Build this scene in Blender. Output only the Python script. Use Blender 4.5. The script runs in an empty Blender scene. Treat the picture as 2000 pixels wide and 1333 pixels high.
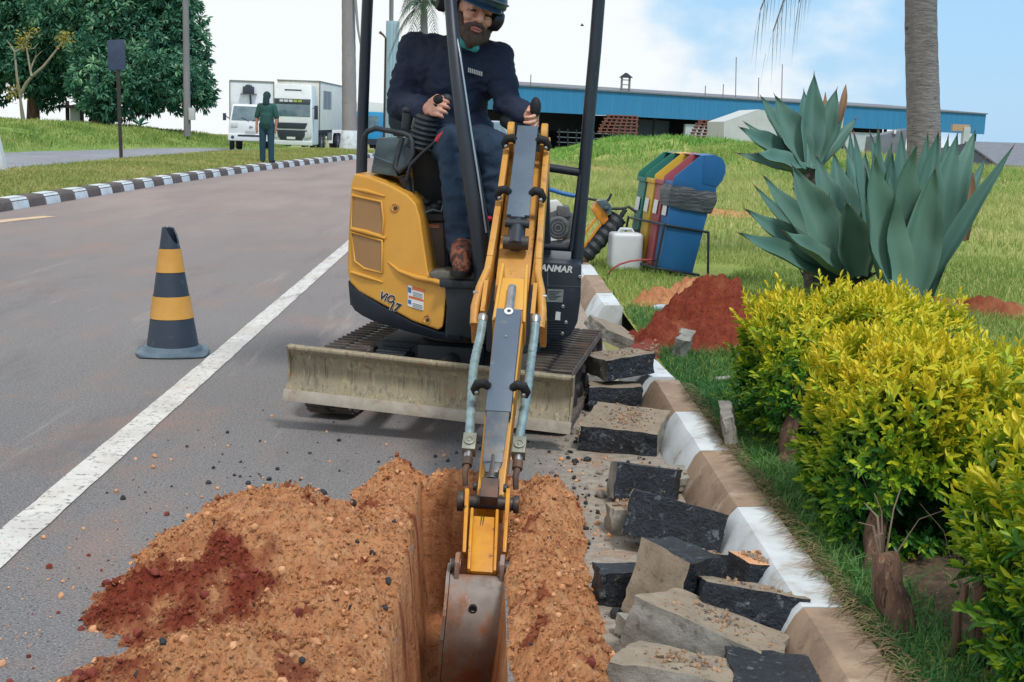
import bpy, bmesh, math, random
import numpy as np
from mathutils import Vector, Matrix, noise, Euler
random.seed(7); RNG = np.random.default_rng(11)
SC = bpy.context.scene; COL = SC.collection
rad = math.radians
# ---------------------------------------------------------------- camera
CAM_H = 1.35; PITCH = rad(9.6); ROLL = rad(2.0); YAWC = rad(1.37); FPX = 2500.0
cF = Vector((math.sin(YAWC)*math.cos(PITCH), math.cos(YAWC)*math.cos(PITCH), -math.sin(PITCH)))
r0 = Vector((math.cos(YAWC), -math.sin(YAWC), 0)); u0 = r0.cross(cF)
cR = r0*math.cos(ROLL)+u0*math.sin(ROLL); cU = u0*math.cos(ROLL)-r0*math.sin(ROLL)
cC = Vector((0, 0, CAM_H))
cam = bpy.data.cameras.new('camera'); camo = bpy.data.objects.new('camera', cam); COL.objects.link(camo)
cam.sensor_width = 36; cam.lens = 36*FPX/2000; cam.clip_end = 6000; cam.clip_start = 0.05
camo.matrix_world = Matrix(((cR.x, cU.x, -cF.x, cC.x), (cR.y, cU.y, -cF.y, cC.y), (cR.z, cU.z, -cF.z, cC.z), (0, 0, 0, 1)))
SC.camera = camo
SC.view_settings.view_transform = 'Standard'; SC.view_settings.look = 'None'
SC.view_settings.exposure = 0.28; SC.view_settings.gamma = 1
# ---------------------------------------------------------------- sky and sun
SUN_EL, SUN_AZ = rad(58), rad(150)      # azimuth measured clockwise from +Y
w = bpy.data.worlds.new('World'); SC.world = w; w.use_nodes = True
nt = w.node_tree; nt.nodes.clear(); N = nt.nodes.new; L = nt.links.new
wo = N('ShaderNodeOutputWorld')
sky = N('ShaderNodeTexSky'); sky.sky_type = 'NISHITA'; sky.sun_disc = False
sky.sun_elevation = SUN_EL; sky.sun_rotation = SUN_AZ; sky.air_density = 1.2; sky.dust_density = 0.3; sky.ozone_density = 2.0
bg = N('ShaderNodeBackground'); bg.inputs[1].default_value = 0.15; L(sky.outputs[0], bg.inputs[0])
tc = N('ShaderNodeTexCoord'); sep = N('ShaderNodeSeparateXYZ'); L(tc.outputs['Generated'], sep.inputs[0])
mp = N('ShaderNodeMapping'); mp.inputs['Scale'].default_value = (1, 1, 1.7); mp.inputs['Location'].default_value = (3.1, 0.4, 1.3); L(tc.outputs['Generated'], mp.inputs[0])
n1 = N('ShaderNodeTexNoise'); n1.inputs['Scale'].default_value = 7; n1.inputs['Detail'].default_value = 7; n1.inputs['Roughness'].default_value = 0.5; L(mp.outputs[0], n1.inputs[0])
n2 = N('ShaderNodeTexNoise'); n2.inputs['Scale'].default_value = 2.2; n2.inputs['Detail'].default_value = 3; L(mp.outputs[0], n2.inputs[0])
def wm(op, a, b):
    m = N('ShaderNodeMath'); m.operation = op
    for i, v in enumerate((a, b)):
        if isinstance(v, (int, float)): m.inputs[i].default_value = v
        else: L(v, m.inputs[i])
    return m.outputs[0]
# a band of broken cloud lies to the right of the road, closed cloud everywhere else
side = wm('ADD', wm('MULTIPLY', sep.outputs[0], -4.0), -0.12)
cl = wm('ADD', wm('ADD', wm('MULTIPLY', n1.outputs[0], 3.2), wm('MULTIPLY', n2.outputs[0], 1.2)), side)
high = wm('MULTIPLY', wm('MAXIMUM', wm('SUBTRACT', sep.outputs[2], 0.35), 0.0), 2.0)
low = wm('MULTIPLY', wm('MAXIMUM', wm('SUBTRACT', 0.03, sep.outputs[2]), 0.0), 25.0)
cl = wm('ADD', wm('ADD', cl, low), high)
cr = N('ShaderNodeMapRange'); cr.inputs[1].default_value = 1.12; cr.inputs[2].default_value = 1.85; cr.interpolation_type = 'SMOOTHSTEP'; L(cl, cr.inputs[0])
cc = N('ShaderNodeMixRGB'); cc.inputs[1].default_value = (0.30, 0.53, 0.78, 1); cc.inputs[2].default_value = (0.78, 0.81, 0.82, 1); L(cr.outputs[0], cc.inputs[0])
bgc = N('ShaderNodeBackground'); bgc.inputs[1].default_value = 1.0; L(cc.outputs[0], bgc.inputs[0])
mx = N('ShaderNodeMixShader'); L(wm('MINIMUM', wm('ADD', wm('MULTIPLY', cr.outputs[0], 0.12), 0.88), 1.0), mx.inputs[0]); L(bg.outputs[0], mx.inputs[1]); L(bgc.outputs[0], mx.inputs[2]); L(mx.outputs[0], wo.inputs[0])
sl = bpy.data.lights.new('sun', 'SUN'); sl.energy = 2.0; sl.angle = rad(10); sl.color = (1, 0.96, 0.9)
slo = bpy.data.objects.new('sun', sl); COL.objects.link(slo)
sd = Vector((math.sin(SUN_AZ)*math.cos(SUN_EL), math.cos(SUN_AZ)*math.cos(SUN_EL), math.sin(SUN_EL)))
slo.rotation_euler = sd.to_track_quat('Z', 'Y').to_euler()
# ---------------------------------------------------------------- geometry helpers
def ray(u, v): return cF*FPX + cR*(u-1000) - cU*(v-666.5)
def G(u, v, z=0.0):
    d = ray(u, v); return cC + d*((z-CAM_H)/d.z)
def Yp(u, v, y):
    d = ray(u, v); return cC + d*(y/d.y)
def onplane(u, v, p0, n):
    d = ray(u, v); return cC + d*((p0-cC).dot(n)/d.dot(n))
class Frame:
    def __init__(s, yaw, o):
        s.o = Vector(o); s.x = Vector((math.cos(yaw), math.sin(yaw), 0)); s.y = Vector((-math.sin(yaw), math.cos(yaw), 0)); s.z = Vector((0, 0, 1))
        s.m = Matrix((s.x, s.y, s.z)).transposed()
    def __call__(s, x, y, z): return s.o + s.x*x + s.y*y + s.z*z
    def px(s, u, v, y):       # the point of this frame's plane y = const seen at (u, v)
        return onplane(u, v, s.o + s.y*y, s.y)
    def d(s, x, y, z): return s.x*x + s.y*y + s.z*z
def lin(c): return c/12.92 if c <= 0.04045 else ((c+0.055)/1.055)**2.4
def K(r, g, b, f=0.87): return (lin(r/255)*f, lin(g/255)*f, lin(b/255)*f, 1)
def tag(o, label, cat, group=None, kind=None):
    if label: o['label'] = label
    if cat: o['category'] = cat
    if group: o['group'] = group
    if kind: o['kind'] = kind
    return o
def thing(name, loc, label, cat, group=None):
    o = bpy.data.objects.new(name, None); o.empty_display_size = 0.1; COL.objects.link(o); o.location = loc
    return tag(o, label, cat, group)
def rootloc(p):
    while p.parent: p = p.parent
    return p.location
def link(name, me, parent=None, loc=None):
    o = bpy.data.objects.new(name, me); COL.objects.link(o)
    if parent: o.parent = parent
    elif loc is not None: o.location = loc
    return o
class MB:
    def __init__(s): s.bm = bmesh.new(); s.mats = []
    def mi(s, m):
        if m not in s.mats: s.mats.append(m)
        return s.mats.index(m)
    def poly(s, vs, fs, m):
        i = s.mi(m); bv = [s.bm.verts.new(v) for v in vs]
        for f in fs:
            try: s.bm.faces.new([bv[k] for k in f]).material_index = i
            except ValueError: pass
        return s
    def hexa(s, p, m): return s.poly(p, [(0, 3, 2, 1), (4, 5, 6, 7), (0, 1, 5, 4), (1, 2, 6, 5), (2, 3, 7, 6), (3, 0, 4, 7)], m)
    def box(s, c, d, m, rot=None):
        c = Vector(c); R = rot if rot is not None else Matrix.Identity(3); x, y, z = d[0]/2, d[1]/2, d[2]/2
        return s.hexa([c+R@Vector(p) for p in ((-x, -y, -z), (x, -y, -z), (x, y, -z), (-x, y, -z), (-x, -y, z), (x, -y, z), (x, y, z), (-x, y, z))], m)
    def prism(s, pts, vec, m):
        n = len(pts); vec = Vector(vec); pts = [Vector(p) for p in pts]
        return s.poly(pts+[p+vec for p in pts], [tuple(range(n)), tuple(range(2*n-1, n-1, -1))]+[(i, (i+1) % n, (i+1) % n+n, i+n) for i in range(n)], m)
    def loft(s, a, b, m):
        n = len(a)
        return s.poly(list(a)+list(b), [tuple(range(n)), tuple(range(2*n-1, n-1, -1))]+[(i, (i+1) % n, (i+1) % n+n, i+n) for i in range(n)], m)
    def tube(s, pts, r, m, seg=10, cap=True, flat=None):
        pts = [Vector(p) for p in pts]; n = len(pts); rs = r if isinstance(r, (list, tuple)) else [r]*n
        t0 = (pts[1]-pts[0]).normalized(); up = Vector((0, 0, 1)) if abs(t0.z) < 0.9 else Vector((1, 0, 0))
        a = t0.cross(up).normalized(); vs = []
        for i, p in enumerate(pts):
            t = (pts[min(i+1, n-1)]-pts[max(i-1, 0)]).normalized()
            a = (a - t*a.dot(t)).normalized(); b = t.cross(a)
            for k in range(seg):
                an = 2*math.pi*k/seg; vs.append(p + (a*math.cos(an) + b*math.sin(an)*(flat or 1))*rs[i])
        fs = [(i*seg+k, i*seg+(k+1) % seg, (i+1)*seg+(k+1) % seg, (i+1)*seg+k) for i in range(n-1) for k in range(seg)]
        if cap: fs += [tuple(range(seg-1, -1, -1)), tuple(range((n-1)*seg, n*seg))]
        return s.poly(vs, fs, m)
    def lathe(s, c, ax, prof, m, seg=20):
        c = Vector(c); ax = Vector(ax).normalized(); a = ax.orthogonal().normalized(); b = ax.cross(a); vs = []
        for rr, h in prof:
            for k in range(seg):
                an = 2*math.pi*k/seg; vs.append(c + ax*h + (a*math.cos(an)+b*math.sin(an))*max(rr, 1e-4))
        n = len(prof)
        fs = [(i*seg+k, i*seg+(k+1) % seg, (i+1)*seg+(k+1) % seg, (i+1)*seg+k) for i in range(n-1) for k in range(seg)]
        fs += [tuple(range(seg-1, -1, -1)), tuple(range((n-1)*seg, n*seg))]
        return s.poly(vs, fs, m)
    def cyl(s, p, q, r, m, seg=16):
        p, q = Vector(p), Vector(q); return s.lathe(p, q-p, [(r, 0), (r, (q-p).length)], m, seg)
    def ball(s, c, r, m, seg=12, rings=8, sc=(1, 1, 1), rot=None):
        c = Vector(c); R = rot if rot is not None else Matrix.Identity(3); vs = [c+R@Vector((0, 0, -r*sc[2]))]
        for i in range(1, rings):
            ph = -math.pi/2+math.pi*i/rings
            for k in range(seg):
                an = 2*math.pi*k/seg; vs.append(c+R@Vector((r*sc[0]*math.cos(ph)*math.cos(an), r*sc[1]*math.cos(ph)*math.sin(an), r*sc[2]*math.sin(ph))))
        vs.append(c+R@Vector((0, 0, r*sc[2]))); e = len(vs)-1; fs = []
        for k in range(seg):
            fs.append((0, 1+(k+1) % seg, 1+k)); fs.append((e, e-seg+k, e-seg+(k+1) % seg))
        fs += [(1+i*seg+k, 1+i*seg+(k+1) % seg, 1+(i+1)*seg+(k+1) % seg, 1+(i+1)*seg+k) for i in range(rings-2) for k in range(seg)]
        return s.poly(vs, fs, m)
    def build(s, name, parent=None, loc=None, bevel=0, seg=2, smooth=None, norm=True):
        bm = s.bm
        if norm: bmesh.ops.recalc_face_normals(bm, faces=bm.faces)
        if bevel:
            ed = [e for e in bm.edges if len(e.link_faces) == 2 and e.calc_face_angle(0) > rad(28)]
            bmesh.ops.bevel(bm, geom=ed, offset=bevel, segments=seg, profile=0.6, affect='EDGES', clamp_overlap=True)
        org = rootloc(parent) if parent else Vector(loc) if loc is not None else Vector((0, 0, 0))
        if org.length: bmesh.ops.translate(bm, verts=bm.verts, vec=-org)
        me = bpy.data.meshes.new(name); bm.to_mesh(me); bm.free()
        for m in s.mats: me.materials.append(m)
        if smooth or bevel:
            me.polygons.foreach_set('use_smooth', [True]*len(me.polygons)); me.set_sharp_from_angle(angle=rad(smooth or 40))
        return link(name, me, parent, org if not parent else None)
def npmesh(name, V, Fc, mats, parent=None, loc=None, midx=None, smooth=False, attr=None):
    """V (n,3), Fc (m,k) arrays -> one mesh object; attr: per-vertex float 'tone'"""
    org = rootloc(parent) if parent else Vector(loc) if loc is not None else Vector((0, 0, 0))
    V = np.asarray(V, np.float32)-np.array(org, np.float32); Fc = np.asarray(Fc, np.int32)
    me = bpy.data.meshes.new(name); me.vertices.add(len(V)); me.vertices.foreach_set('co', V.ravel())
    k = Fc.shape[1]; me.loops.add(Fc.size); me.loops.foreach_set('vertex_index', Fc.ravel())
    me.polygons.add(len(Fc)); me.polygons.foreach_set('loop_start', np.arange(0, Fc.size, k, dtype=np.int32)); me.polygons.foreach_set('loop_total', np.full(len(Fc), k, np.int32))
    if midx is not None: me.polygons.foreach_set('material_index', np.asarray(midx, np.int32))
    me.polygons.foreach_set('use_smooth', np.full(len(Fc), bool(smooth)))
    if attr is not None:
        a = me.attributes.new('tone', 'FLOAT', 'POINT'); a.data.foreach_set('value', np.asarray(attr, np.float32))
    me.update(calc_edges=True); me.validate()
    for m in (mats if isinstance(mats, (list, tuple)) else [mats]): me.materials.append(m)
    return link(name, me, parent, org if not parent else None)
def text(body, name, size, mat, org, xd, yd, parent, ext=0.0012, bold=0.0, shear=0.0, align='LEFT'):
    cu = bpy.data.curves.new(name, 'FONT'); cu.body = body; cu.size = size; cu.extrude = ext; cu.offset = bold; cu.shear = shear; cu.align_x = align; cu.resolution_u = 3
    o = bpy.data.objects.new(name, cu); COL.objects.link(o); bpy.context.view_layer.update()
    me = bpy.data.meshes.new_from_object(o.evaluated_get(bpy.context.evaluated_depsgraph_get())); bpy.data.objects.remove(o); bpy.data.curves.remove(cu)
    xd = Vector(xd).normalized(); yd = Vector(yd); yd = (yd-xd*yd.dot(xd)).normalized(); zd = xd.cross(yd); o0 = Vector(org)-rootloc(parent)
    for v in me.vertices: v.co = o0 + xd*v.co.x + yd*v.co.y + zd*v.co.z
    me.name = name; me.materials.clear(); me.materials.append(mat); return link(name, me, parent)
def blob(name, prims, mat, parent, voxel=0.01, smooth=6, fac=0.5):
    """one continuous skin over tapered capsules ((p, q, r1, r2)) and ellipsoids ((c, (rx,ry,rz), R))"""
    mb = MB()
    for p in prims:
        if len(p) == 4:
            a, b, r1, r2 = Vector(p[0]), Vector(p[1]), p[2], p[3]; mb.ball(a, r1, mat); mb.ball(b, r2, mat)
            if (b-a).length > 1e-4: mb.lathe(a, b-a, [(r1, 0), (r2, (b-a).length)], mat, 14)
        else: mb.ball(p[0], 1.0, mat, 20, 14, p[1], p[2] if len(p) > 2 else None)
    o = mb.build(name, parent)
    m = o.modifiers.new('r', 'REMESH'); m.mode = 'VOXEL'; m.voxel_size = voxel; m.use_smooth_shade = True
    if smooth: k = o.modifiers.new('s', 'SMOOTH'); k.iterations = smooth; k.factor = fac
    bpy.context.view_layer.update(); me = bpy.data.meshes.new_from_object(o.evaluated_get(bpy.context.evaluated_depsgraph_get()))
    o.modifiers.clear(); old = o.data; o.data = me; bpy.data.meshes.remove(old); me.name = name
    me.materials.clear(); me.materials.append(mat); me.polygons.foreach_set('use_smooth', [True]*len(me.polygons))
    return o
# ---------------------------------------------------------------- materials
def newmat(name):
    m = bpy.data.materials.new(name); m.use_nodes = True; t = m.node_tree
    return m, t, t.nodes['Principled BSDF']
def nd(t, ty, **kw):
    n = t.nodes.new('ShaderNode'+ty)
    for k, v in kw.items():
        if k in n.inputs: n.inputs[k].default_value = v
        else: setattr(n, k, v)
    return n
def noise_fac(t, src, scale, detail=5, rough=0.55, lo=0.35, hi=0.65, stretch=None):
    if stretch:
        mpn = nd(t, 'Mapping'); mpn.inputs['Scale'].default_value = stretch; t.links.new(src, mpn.inputs[0]); src = mpn.outputs[0]
    n = nd(t, 'TexNoise'); n.inputs['Scale'].default_value = scale; n.inputs['Detail'].default_value = detail; n.inputs['Roughness'].default_value = rough; t.links.new(src, n.inputs[0])
    r = nd(t, 'MapRange'); r.inputs[1].default_value = lo; r.inputs[2].default_value = hi; t.links.new(n.outputs[0], r.inputs[0])
    return r.outputs[0]
def mixc(t, fac, a, b):
    m = nd(t, 'MixRGB')
    for i, v in enumerate((fac, a, b)):
        if isinstance(v, (tuple, list)): m.inputs[i].default_value = v
        elif isinstance(v, (int, float)): m.inputs[i].default_value = v
        else: t.links.new(v, m.inputs[i])
    return m.outputs[0]
def mat(name, c1, c2=None, rough=0.6, scale=6, metal=0.0, bump=0.0, bscale=60, layers=(), stretch=None, lo=0.35, hi=0.65, spec=None, bdist=0.01, coat=0.0, bstretch=None):
    """layers: extra stains (colour, noise scale, lo, hi, stretch)"""
    m, t, b = newmat(name); co = nd(t, 'TexCoord').outputs['Object']
    c = c1
    if c2: c = mixc(t, noise_fac(t, co, scale, 6, 0.6, lo, hi, stretch), c1, c2)
    for ly in layers: c = mixc(t, noise_fac(t, co, ly[1], 6, 0.65, ly[2], ly[3], ly[4] if len(ly) > 4 else None), c, ly[0])
    if isinstance(c, tuple): b.inputs['Base Color'].default_value = c
    else: t.links.new(c, b.inputs['Base Color'])
    b.inputs['Roughness'].default_value = rough; b.inputs['Metallic'].default_value = metal
    if spec is not None: b.inputs['Specular IOR Level'].default_value = spec
    if coat: b.inputs['Coat Weight'].default_value = coat; b.inputs['Coat Roughness'].default_value = 0.15
    if bump:
        bp = nd(t, 'Bump'); bp.inputs['Strength'].default_value = bump; bp.inputs['Distance'].default_value = bdist
        t.links.new(noise_fac(t, co, bscale, 6, 0.65, 0.2, 0.8, bstretch), bp.inputs['Height']); t.links.new(bp.outputs[0], b.inputs['Normal'])
    return m
def leafmat(name, ramp, rough=0.5, trans=0.25):
    """leaf colour picked along the per-leaf 'tone' attribute"""
    m, t, b = newmat(name); a = nd(t, 'Attribute'); a.attribute_name = 'tone'; r = nd(t, 'ValToRGB'); e = r.color_ramp.elements
    while len(e) < len(ramp): e.new(0.5)
    for i, (p, c) in enumerate(ramp): e[i].position = p; e[i].color = c
    t.links.new(a.outputs['Fac'], r.inputs[0]); t.links.new(r.outputs[0], b.inputs['Base Color']); b.inputs['Roughness'].default_value = rough
    b.inputs['Specular IOR Level'].default_value = 0.3
    if trans:
        tr = nd(t, 'BsdfTranslucent'); t.links.new(r.outputs[0], tr.inputs[0]); ms = nd(t, 'MixShader'); ms.inputs[0].default_value = trans
        t.links.new(b.outputs[0], ms.inputs[1]); t.links.new(tr.outputs[0], ms.inputs[2]); t.links.new(ms.outputs[0], t.nodes['Material Output'].inputs[0])
    return m
YEL = mat('yellow_paint', K(222, 166, 66), K(212, 154, 58), 0.45, 3, layers=((K(190, 146, 92), 7, 0.56, 0.8), (K(150, 110, 70), 40, 0.68, 0.76), (K(200, 160, 100), 16, 0.6, 0.8, (1, 1, .25))), bump=0.05, bscale=200, bdist=0.001)
YELD = mat('dusty_yellow_paint', K(212, 155, 66), K(196, 140, 66), 0.5, 14, layers=((K(150, 100, 60), 22, 0.57, 0.72), (K(96, 72, 56), 45, 0.65, 0.70), (K(176, 140, 100), 6, .55, .75)), bump=0.1, bscale=120, bdist=0.002)
YELW = mat('worn_yellow_paint', K(214, 150, 30), K(190, 120, 28), 0.45, 12, layers=((K(90, 60, 40), 18, 0.6, 0.68),), bump=0.1, bscale=90, bdist=0.002)
BLK = mat('black_paint', K(38, 48, 62), K(32, 40, 54), 0.42, 10, layers=((K(90, 88, 86), 16, 0.64, 0.85),))
BLKM = mat('matt_black_plastic', K(44, 52, 60), K(36, 44, 52), 0.6, 20, bump=0.1, bscale=200, bdist=0.001, layers=((K(96, 92, 88), 12, 0.6, 0.85),))
GRYP = mat('blue_grey_paint', K(88, 104, 122), K(78, 94, 112), 0.48, 8, layers=((K(126, 128, 128), 26, 0.6, 0.8), (K(60, 66, 74), 60, 0.64, 0.7)), bump=0.06, bscale=120, bdist=0.001)
GRYW = mat('scuffed_grey_steel', K(80, 90, 104), K(110, 112, 112), 0.45, 18, metal=0.2, layers=((K(126, 98, 78), 22, 0.58, 0.7), (K(52, 56, 64), 14, 0.6, 0.64, (1, 3, 0.6))), bump=0.15, bscale=50, bdist=0.002)
CONS = mat('console_plastic', K(84, 104, 112), K(74, 94, 102), 0.55, 6, layers=((K(120, 126, 124), 14, 0.6, 0.85),))
RUB = mat('track_rubber', K(78, 72, 70), K(104, 96, 88), 0.85, 9, bump=0.3, bscale=80, bdist=0.003, layers=((K(134, 104, 86), 6, 0.5, 0.72),))
DSTL = mat('dark_steel', K(62, 60, 62), K(80, 74, 72), 0.5, 14, metal=0.4, layers=((K(112, 78, 58), 20, 0.56, 0.72),), bump=0.2, bscale=80, bdist=0.002)
STEEL = mat('bare_steel', K(176, 176, 178), K(150, 148, 148), 0.35, 30, metal=0.8)
BLADE = mat('muddy_blade_paint', K(164, 152, 126), K(138, 130, 110), 0.75, 5, lo=0.3, hi=0.7, layers=((K(112, 106, 94), 60, 0.50, 0.66, (1, 1, 0.10)), (K(190, 178, 136), 70, 0.56, 0.7, (1, 1, 0.15)), (K(104, 100, 92), 11, 0.60, 0.72, (1, 1, 1.6)), (K(160, 118, 90), 9, 0.58, 0.75, (1, 1, 3))), bump=0.25, bscale=60, bdist=0.003)
EDGE = mat('worn_cutting_edge', K(178, 172, 160), K(156, 146, 132), 0.5, 12, metal=0.1, layers=((K(140, 108, 84), 8, 0.55, 0.72),), bump=0.15, bscale=60, bdist=0.002)
BUCK = mat('worn_bucket_steel', K(150, 140, 134), K(122, 112, 106), 0.5, 9, metal=0.1, layers=((K(150, 98, 66), 11, 0.46, 0.64, (1, 1, 0.5)), (K(88, 74, 66), 6, 0.55, 0.7), (K(176, 170, 166), 60, 0.62, 0.7, (1, 1, 0.15))), bump=0.15, bscale=70, bdist=0.002)
HOSE = mat('milky_hose_sleeve', K(140, 164, 170), K(112, 136, 142), 0.45, 30, layers=((K(84, 104, 112), 50, 0.58, 0.7),))
FITT = mat('grey_green_fitting', K(150, 154, 142), K(128, 130, 118), 0.5, 20, metal=0.3, layers=((K(104, 78, 58), 24, 0.58, 0.7),))
RUST = mat('rusty_metal', K(112, 82, 66), K(72, 62, 58), 0.7, 16, bump=0.2, bscale=80, bdist=0.002)
RED = mat('red_plastic', K(206, 44, 62), None, 0.4)
WHT = mat('white_paint', K(236, 238, 238), K(222, 224, 224), 0.5, 8)
DECAL = mat('sticker_white', K(226, 230, 232), None, 0.4)
DECALK = mat('sticker_black', K(28, 30, 36), None, 0.4)
DECALR = mat('sticker_orange', K(214, 110, 54), None, 0.4)
DECALB = mat('sticker_blue', K(60, 110, 170), None, 0.4)
GRILL = mat('brown_grille_mesh', K(166, 128, 84), K(158, 120, 80), 0.6, 4, bump=0.5, bscale=420, bdist=0.002)
BLACKHOLE = mat('black_rubber', K(20, 22, 26), None, 0.7)
# ================================================================ THE SETTING
def ss(a, b, x):
    t = np.clip((x-a)/(b-a), 0, 1); return t*t*(3-2*t)
def zg(x, y):
    d = np.hypot(x, y)
    return -0.65*ss(48, 80, y) - 0.028*np.maximum(0, d-85) + 0.018*np.maximum(0, d-400)
def vnoise(P, sc, oc=4, off=0.0):
    return np.array([noise.fractal(Vector((p[0]*sc+off, p[1]*sc+off*2, (p[2] if len(p) > 2 else 0)*sc)), 1.0, 2.0, oc) for p in P])
def grid(xs, ys):
    X, Yy = np.meshgrid(xs, ys); nx, ny = len(xs), len(ys)
    i = np.arange(nx*ny).reshape(ny, nx); F = np.stack([i[:-1, :-1], i[:-1, 1:], i[1:, 1:], i[1:, :-1]], -1).reshape(-1, 4)
    return X.ravel(), Yy.ravel(), F
TX0, TX1, TY0, TY1 = -0.20, 0.09, 1.4, 4.46       # the trench opening
# ---- ground to the horizon
m_grd, t, b = newmat('dry_ground'); co = nd(t, 'TexCoord').outputs['Object']
c = mixc(t, noise_fac(t, co, 0.15, 6), K(120, 140, 72), K(156, 140, 98)); t.links.new(c, b.inputs['Base Color']); b.inputs['Roughness'].default_value = 0.95
xs = np.array([-900, -400, -200, -120, -80, -60, -45, -34, -26, -20, -15, -9, -5, -2, TX0-0.002, TX1+0.002, 1.0, 4, 8, 14, 20, 28, 40, 60, 90, 130, 200, 400, 900.0])
ys = np.array([-200, -60, -20, -5, TY0-0.002, 2.5, TY1+0.002, 6, 10, 15, 20, 28, 36, 44, 48, 52, 56, 60, 66, 72, 80, 90, 110, 140, 180, 240, 320, 420, 700, 1400.0])
x, y, Fg = grid(xs, ys); cx = x[Fg].mean(1); cy = y[Fg].mean(1)
Fg = Fg[~((cx > TX0) & (cx < TX1) & (cy > TY0) & (cy < TY1))]
tag(npmesh('ground', np.stack([x, y, zg(x, y)-0.03], 1), Fg, m_grd, loc=(0, 0, 0), smooth=True), None, None, kind='structure')
# ---- asphalt
def asphalt(name, base, worn, gutter=True):
    m, t, b = newmat(name); co = nd(t, 'TexCoord').outputs['Object']
    c = mixc(t, noise_fac(t, co, 0.5, 5, 0.6, 0.35, 0.65, (1, 0.35, 1)), base, worn)
    c = mixc(t, noise_fac(t, co, 150, 2, 0.6, 0.52, 0.70), c, K(164, 160, 156)); c = mixc(t, noise_fac(t, co, 95, 2, 0.5, 0.55, 0.70), c, K(70, 70, 76)); c = mixc(t, noise_fac(t, co, 2.6, 7, 0.72, 0.55, 0.72, (1, 0.25, 1)), c, K(100, 98, 100)); c = mixc(t, noise_fac(t, co, 1.7, 7, 0.72, 0.58, 0.74, (1.4, 0.12, 1)), c, K(168, 156, 150))
    f = noise_fac(t, co, 1.1, 6, 0.7, 0.52, 0.75, (1, 0.6, 1)); mm = nd(t, 'Math', operation='MULTIPLY'); mm.inputs[1].default_value = 0.7; t.links.new(f, mm.inputs[0])
    c = mixc(t, mm.outputs[0], c, K(158, 122, 104))
    if gutter:          # a dusty concrete gutter runs along the right kerb, red dust lies on the far lane
        sp = nd(t, 'SeparateXYZ'); t.links.new(co, sp.inputs[0]); ad = nd(t, 'Math', operation='MULTIPLY_ADD'); t.links.new(noise_fac(t, co, 3, 5, 0.6, 0, 1), ad.inputs[0]); ad.inputs[1].default_value = 0.3; t.links.new(sp.outputs[0], ad.inputs[2])
        r = nd(t, 'MapRange'); r.inputs[1].default_value = 0.30; r.inputs[2].default_value = 0.55; t.links.new(ad.outputs[0], r.inputs[0])
        g = mixc(t, noise_fac(t, co, 26, 6, 0.7, 0.4, 0.62), K(168, 160, 148), K(138, 128, 118)); g = mixc(t, noise_fac(t, co, 7, 6, 0.7, 0.52, 0.68), g, K(164, 126, 98))
        c = mixc(t, r.outputs[0], c, g)
        yr = nd(t, 'MapRange'); yr.inputs[1].default_value = 6; yr.inputs[2].default_value = 20; yr.inputs[4].default_value = 0.75; t.links.new(sp.outputs[1], yr.inputs[0])
        far = mixc(t, noise_fac(t, co, 0.7, 6, 0.6, 0.3, 0.7, (1.6, 0.4, 1)), K(168, 150, 142), K(142, 124, 120)); c = mixc(t, yr.outputs[0], c, far)
    t.links.new(c, b.inputs['Base Color']); b.inputs['Roughness'].default_value = 0.85
    bp = nd(t, 'Bump'); bp.inputs['Strength'].default_value = 0.45; bp.inputs['Distance'].default_value = 0.004; t.links.new(noise_fac(t, co, 170, 3, 0.6, 0.2, 0.8), bp.inputs['Height']); t.links.new(bp.outputs[0], b.inputs['Normal'])
    return m
M_ROAD = asphalt('asphalt', K(124, 122, 123), K(108, 106, 109)); M_SIDE = asphalt('pale_asphalt', K(152, 158, 170), K(136, 142, 154), False)
KL = [(-6.9, -6), (-6.6, 8), (-6.42, 14), (-6.29, 16.75), (-6.2, 20), (-6.1, 23.7), (-5.9, 28), (-5.66, 31.8), (-5.2, 37), (-4.52, 43.6), (-3.4, 51), (-1.6, 60), (1.5, 72), (5, 82)]
KLa = np.array(KL); xl = lambda y: np.interp(y, KLa[:, 1], KLa[:, 0])
sx = np.concatenate([np.linspace(0, 0.78, 9)]); V = []; F = []
ysr = np.unique(np.concatenate([np.arange(-6, 46, 0.5), np.arange(46, 82, 2.0), [TY0, TY1]]))
cols = [None]*6+[TX0, TX1, 0.40, 0.77]
for yv in ysr:
    a = xl(yv); row = list(np.linspace(a, -0.9, 6))+[TX0, TX1, 0.4, max(0.77, a+9.0) if yv > 72 else 0.77]
    V += [(q, yv, zg(q, yv)) for q in row]
nc = 10; V = np.array(V)
for j in range(len(ysr)-1):
    for i in range(nc-1):
        if i == 6 and TY0-1e-6 <= ysr[j] and ysr[j+1] <= TY1+1e-6: continue
        F.append((j*nc+i, j*nc+i+1, (j+1)*nc+i+1, (j+1)*nc+i))
tag(npmesh('road', V, np.array(F), M_ROAD, loc=(0, 0, 0)), None, None, kind='structure')
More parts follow.
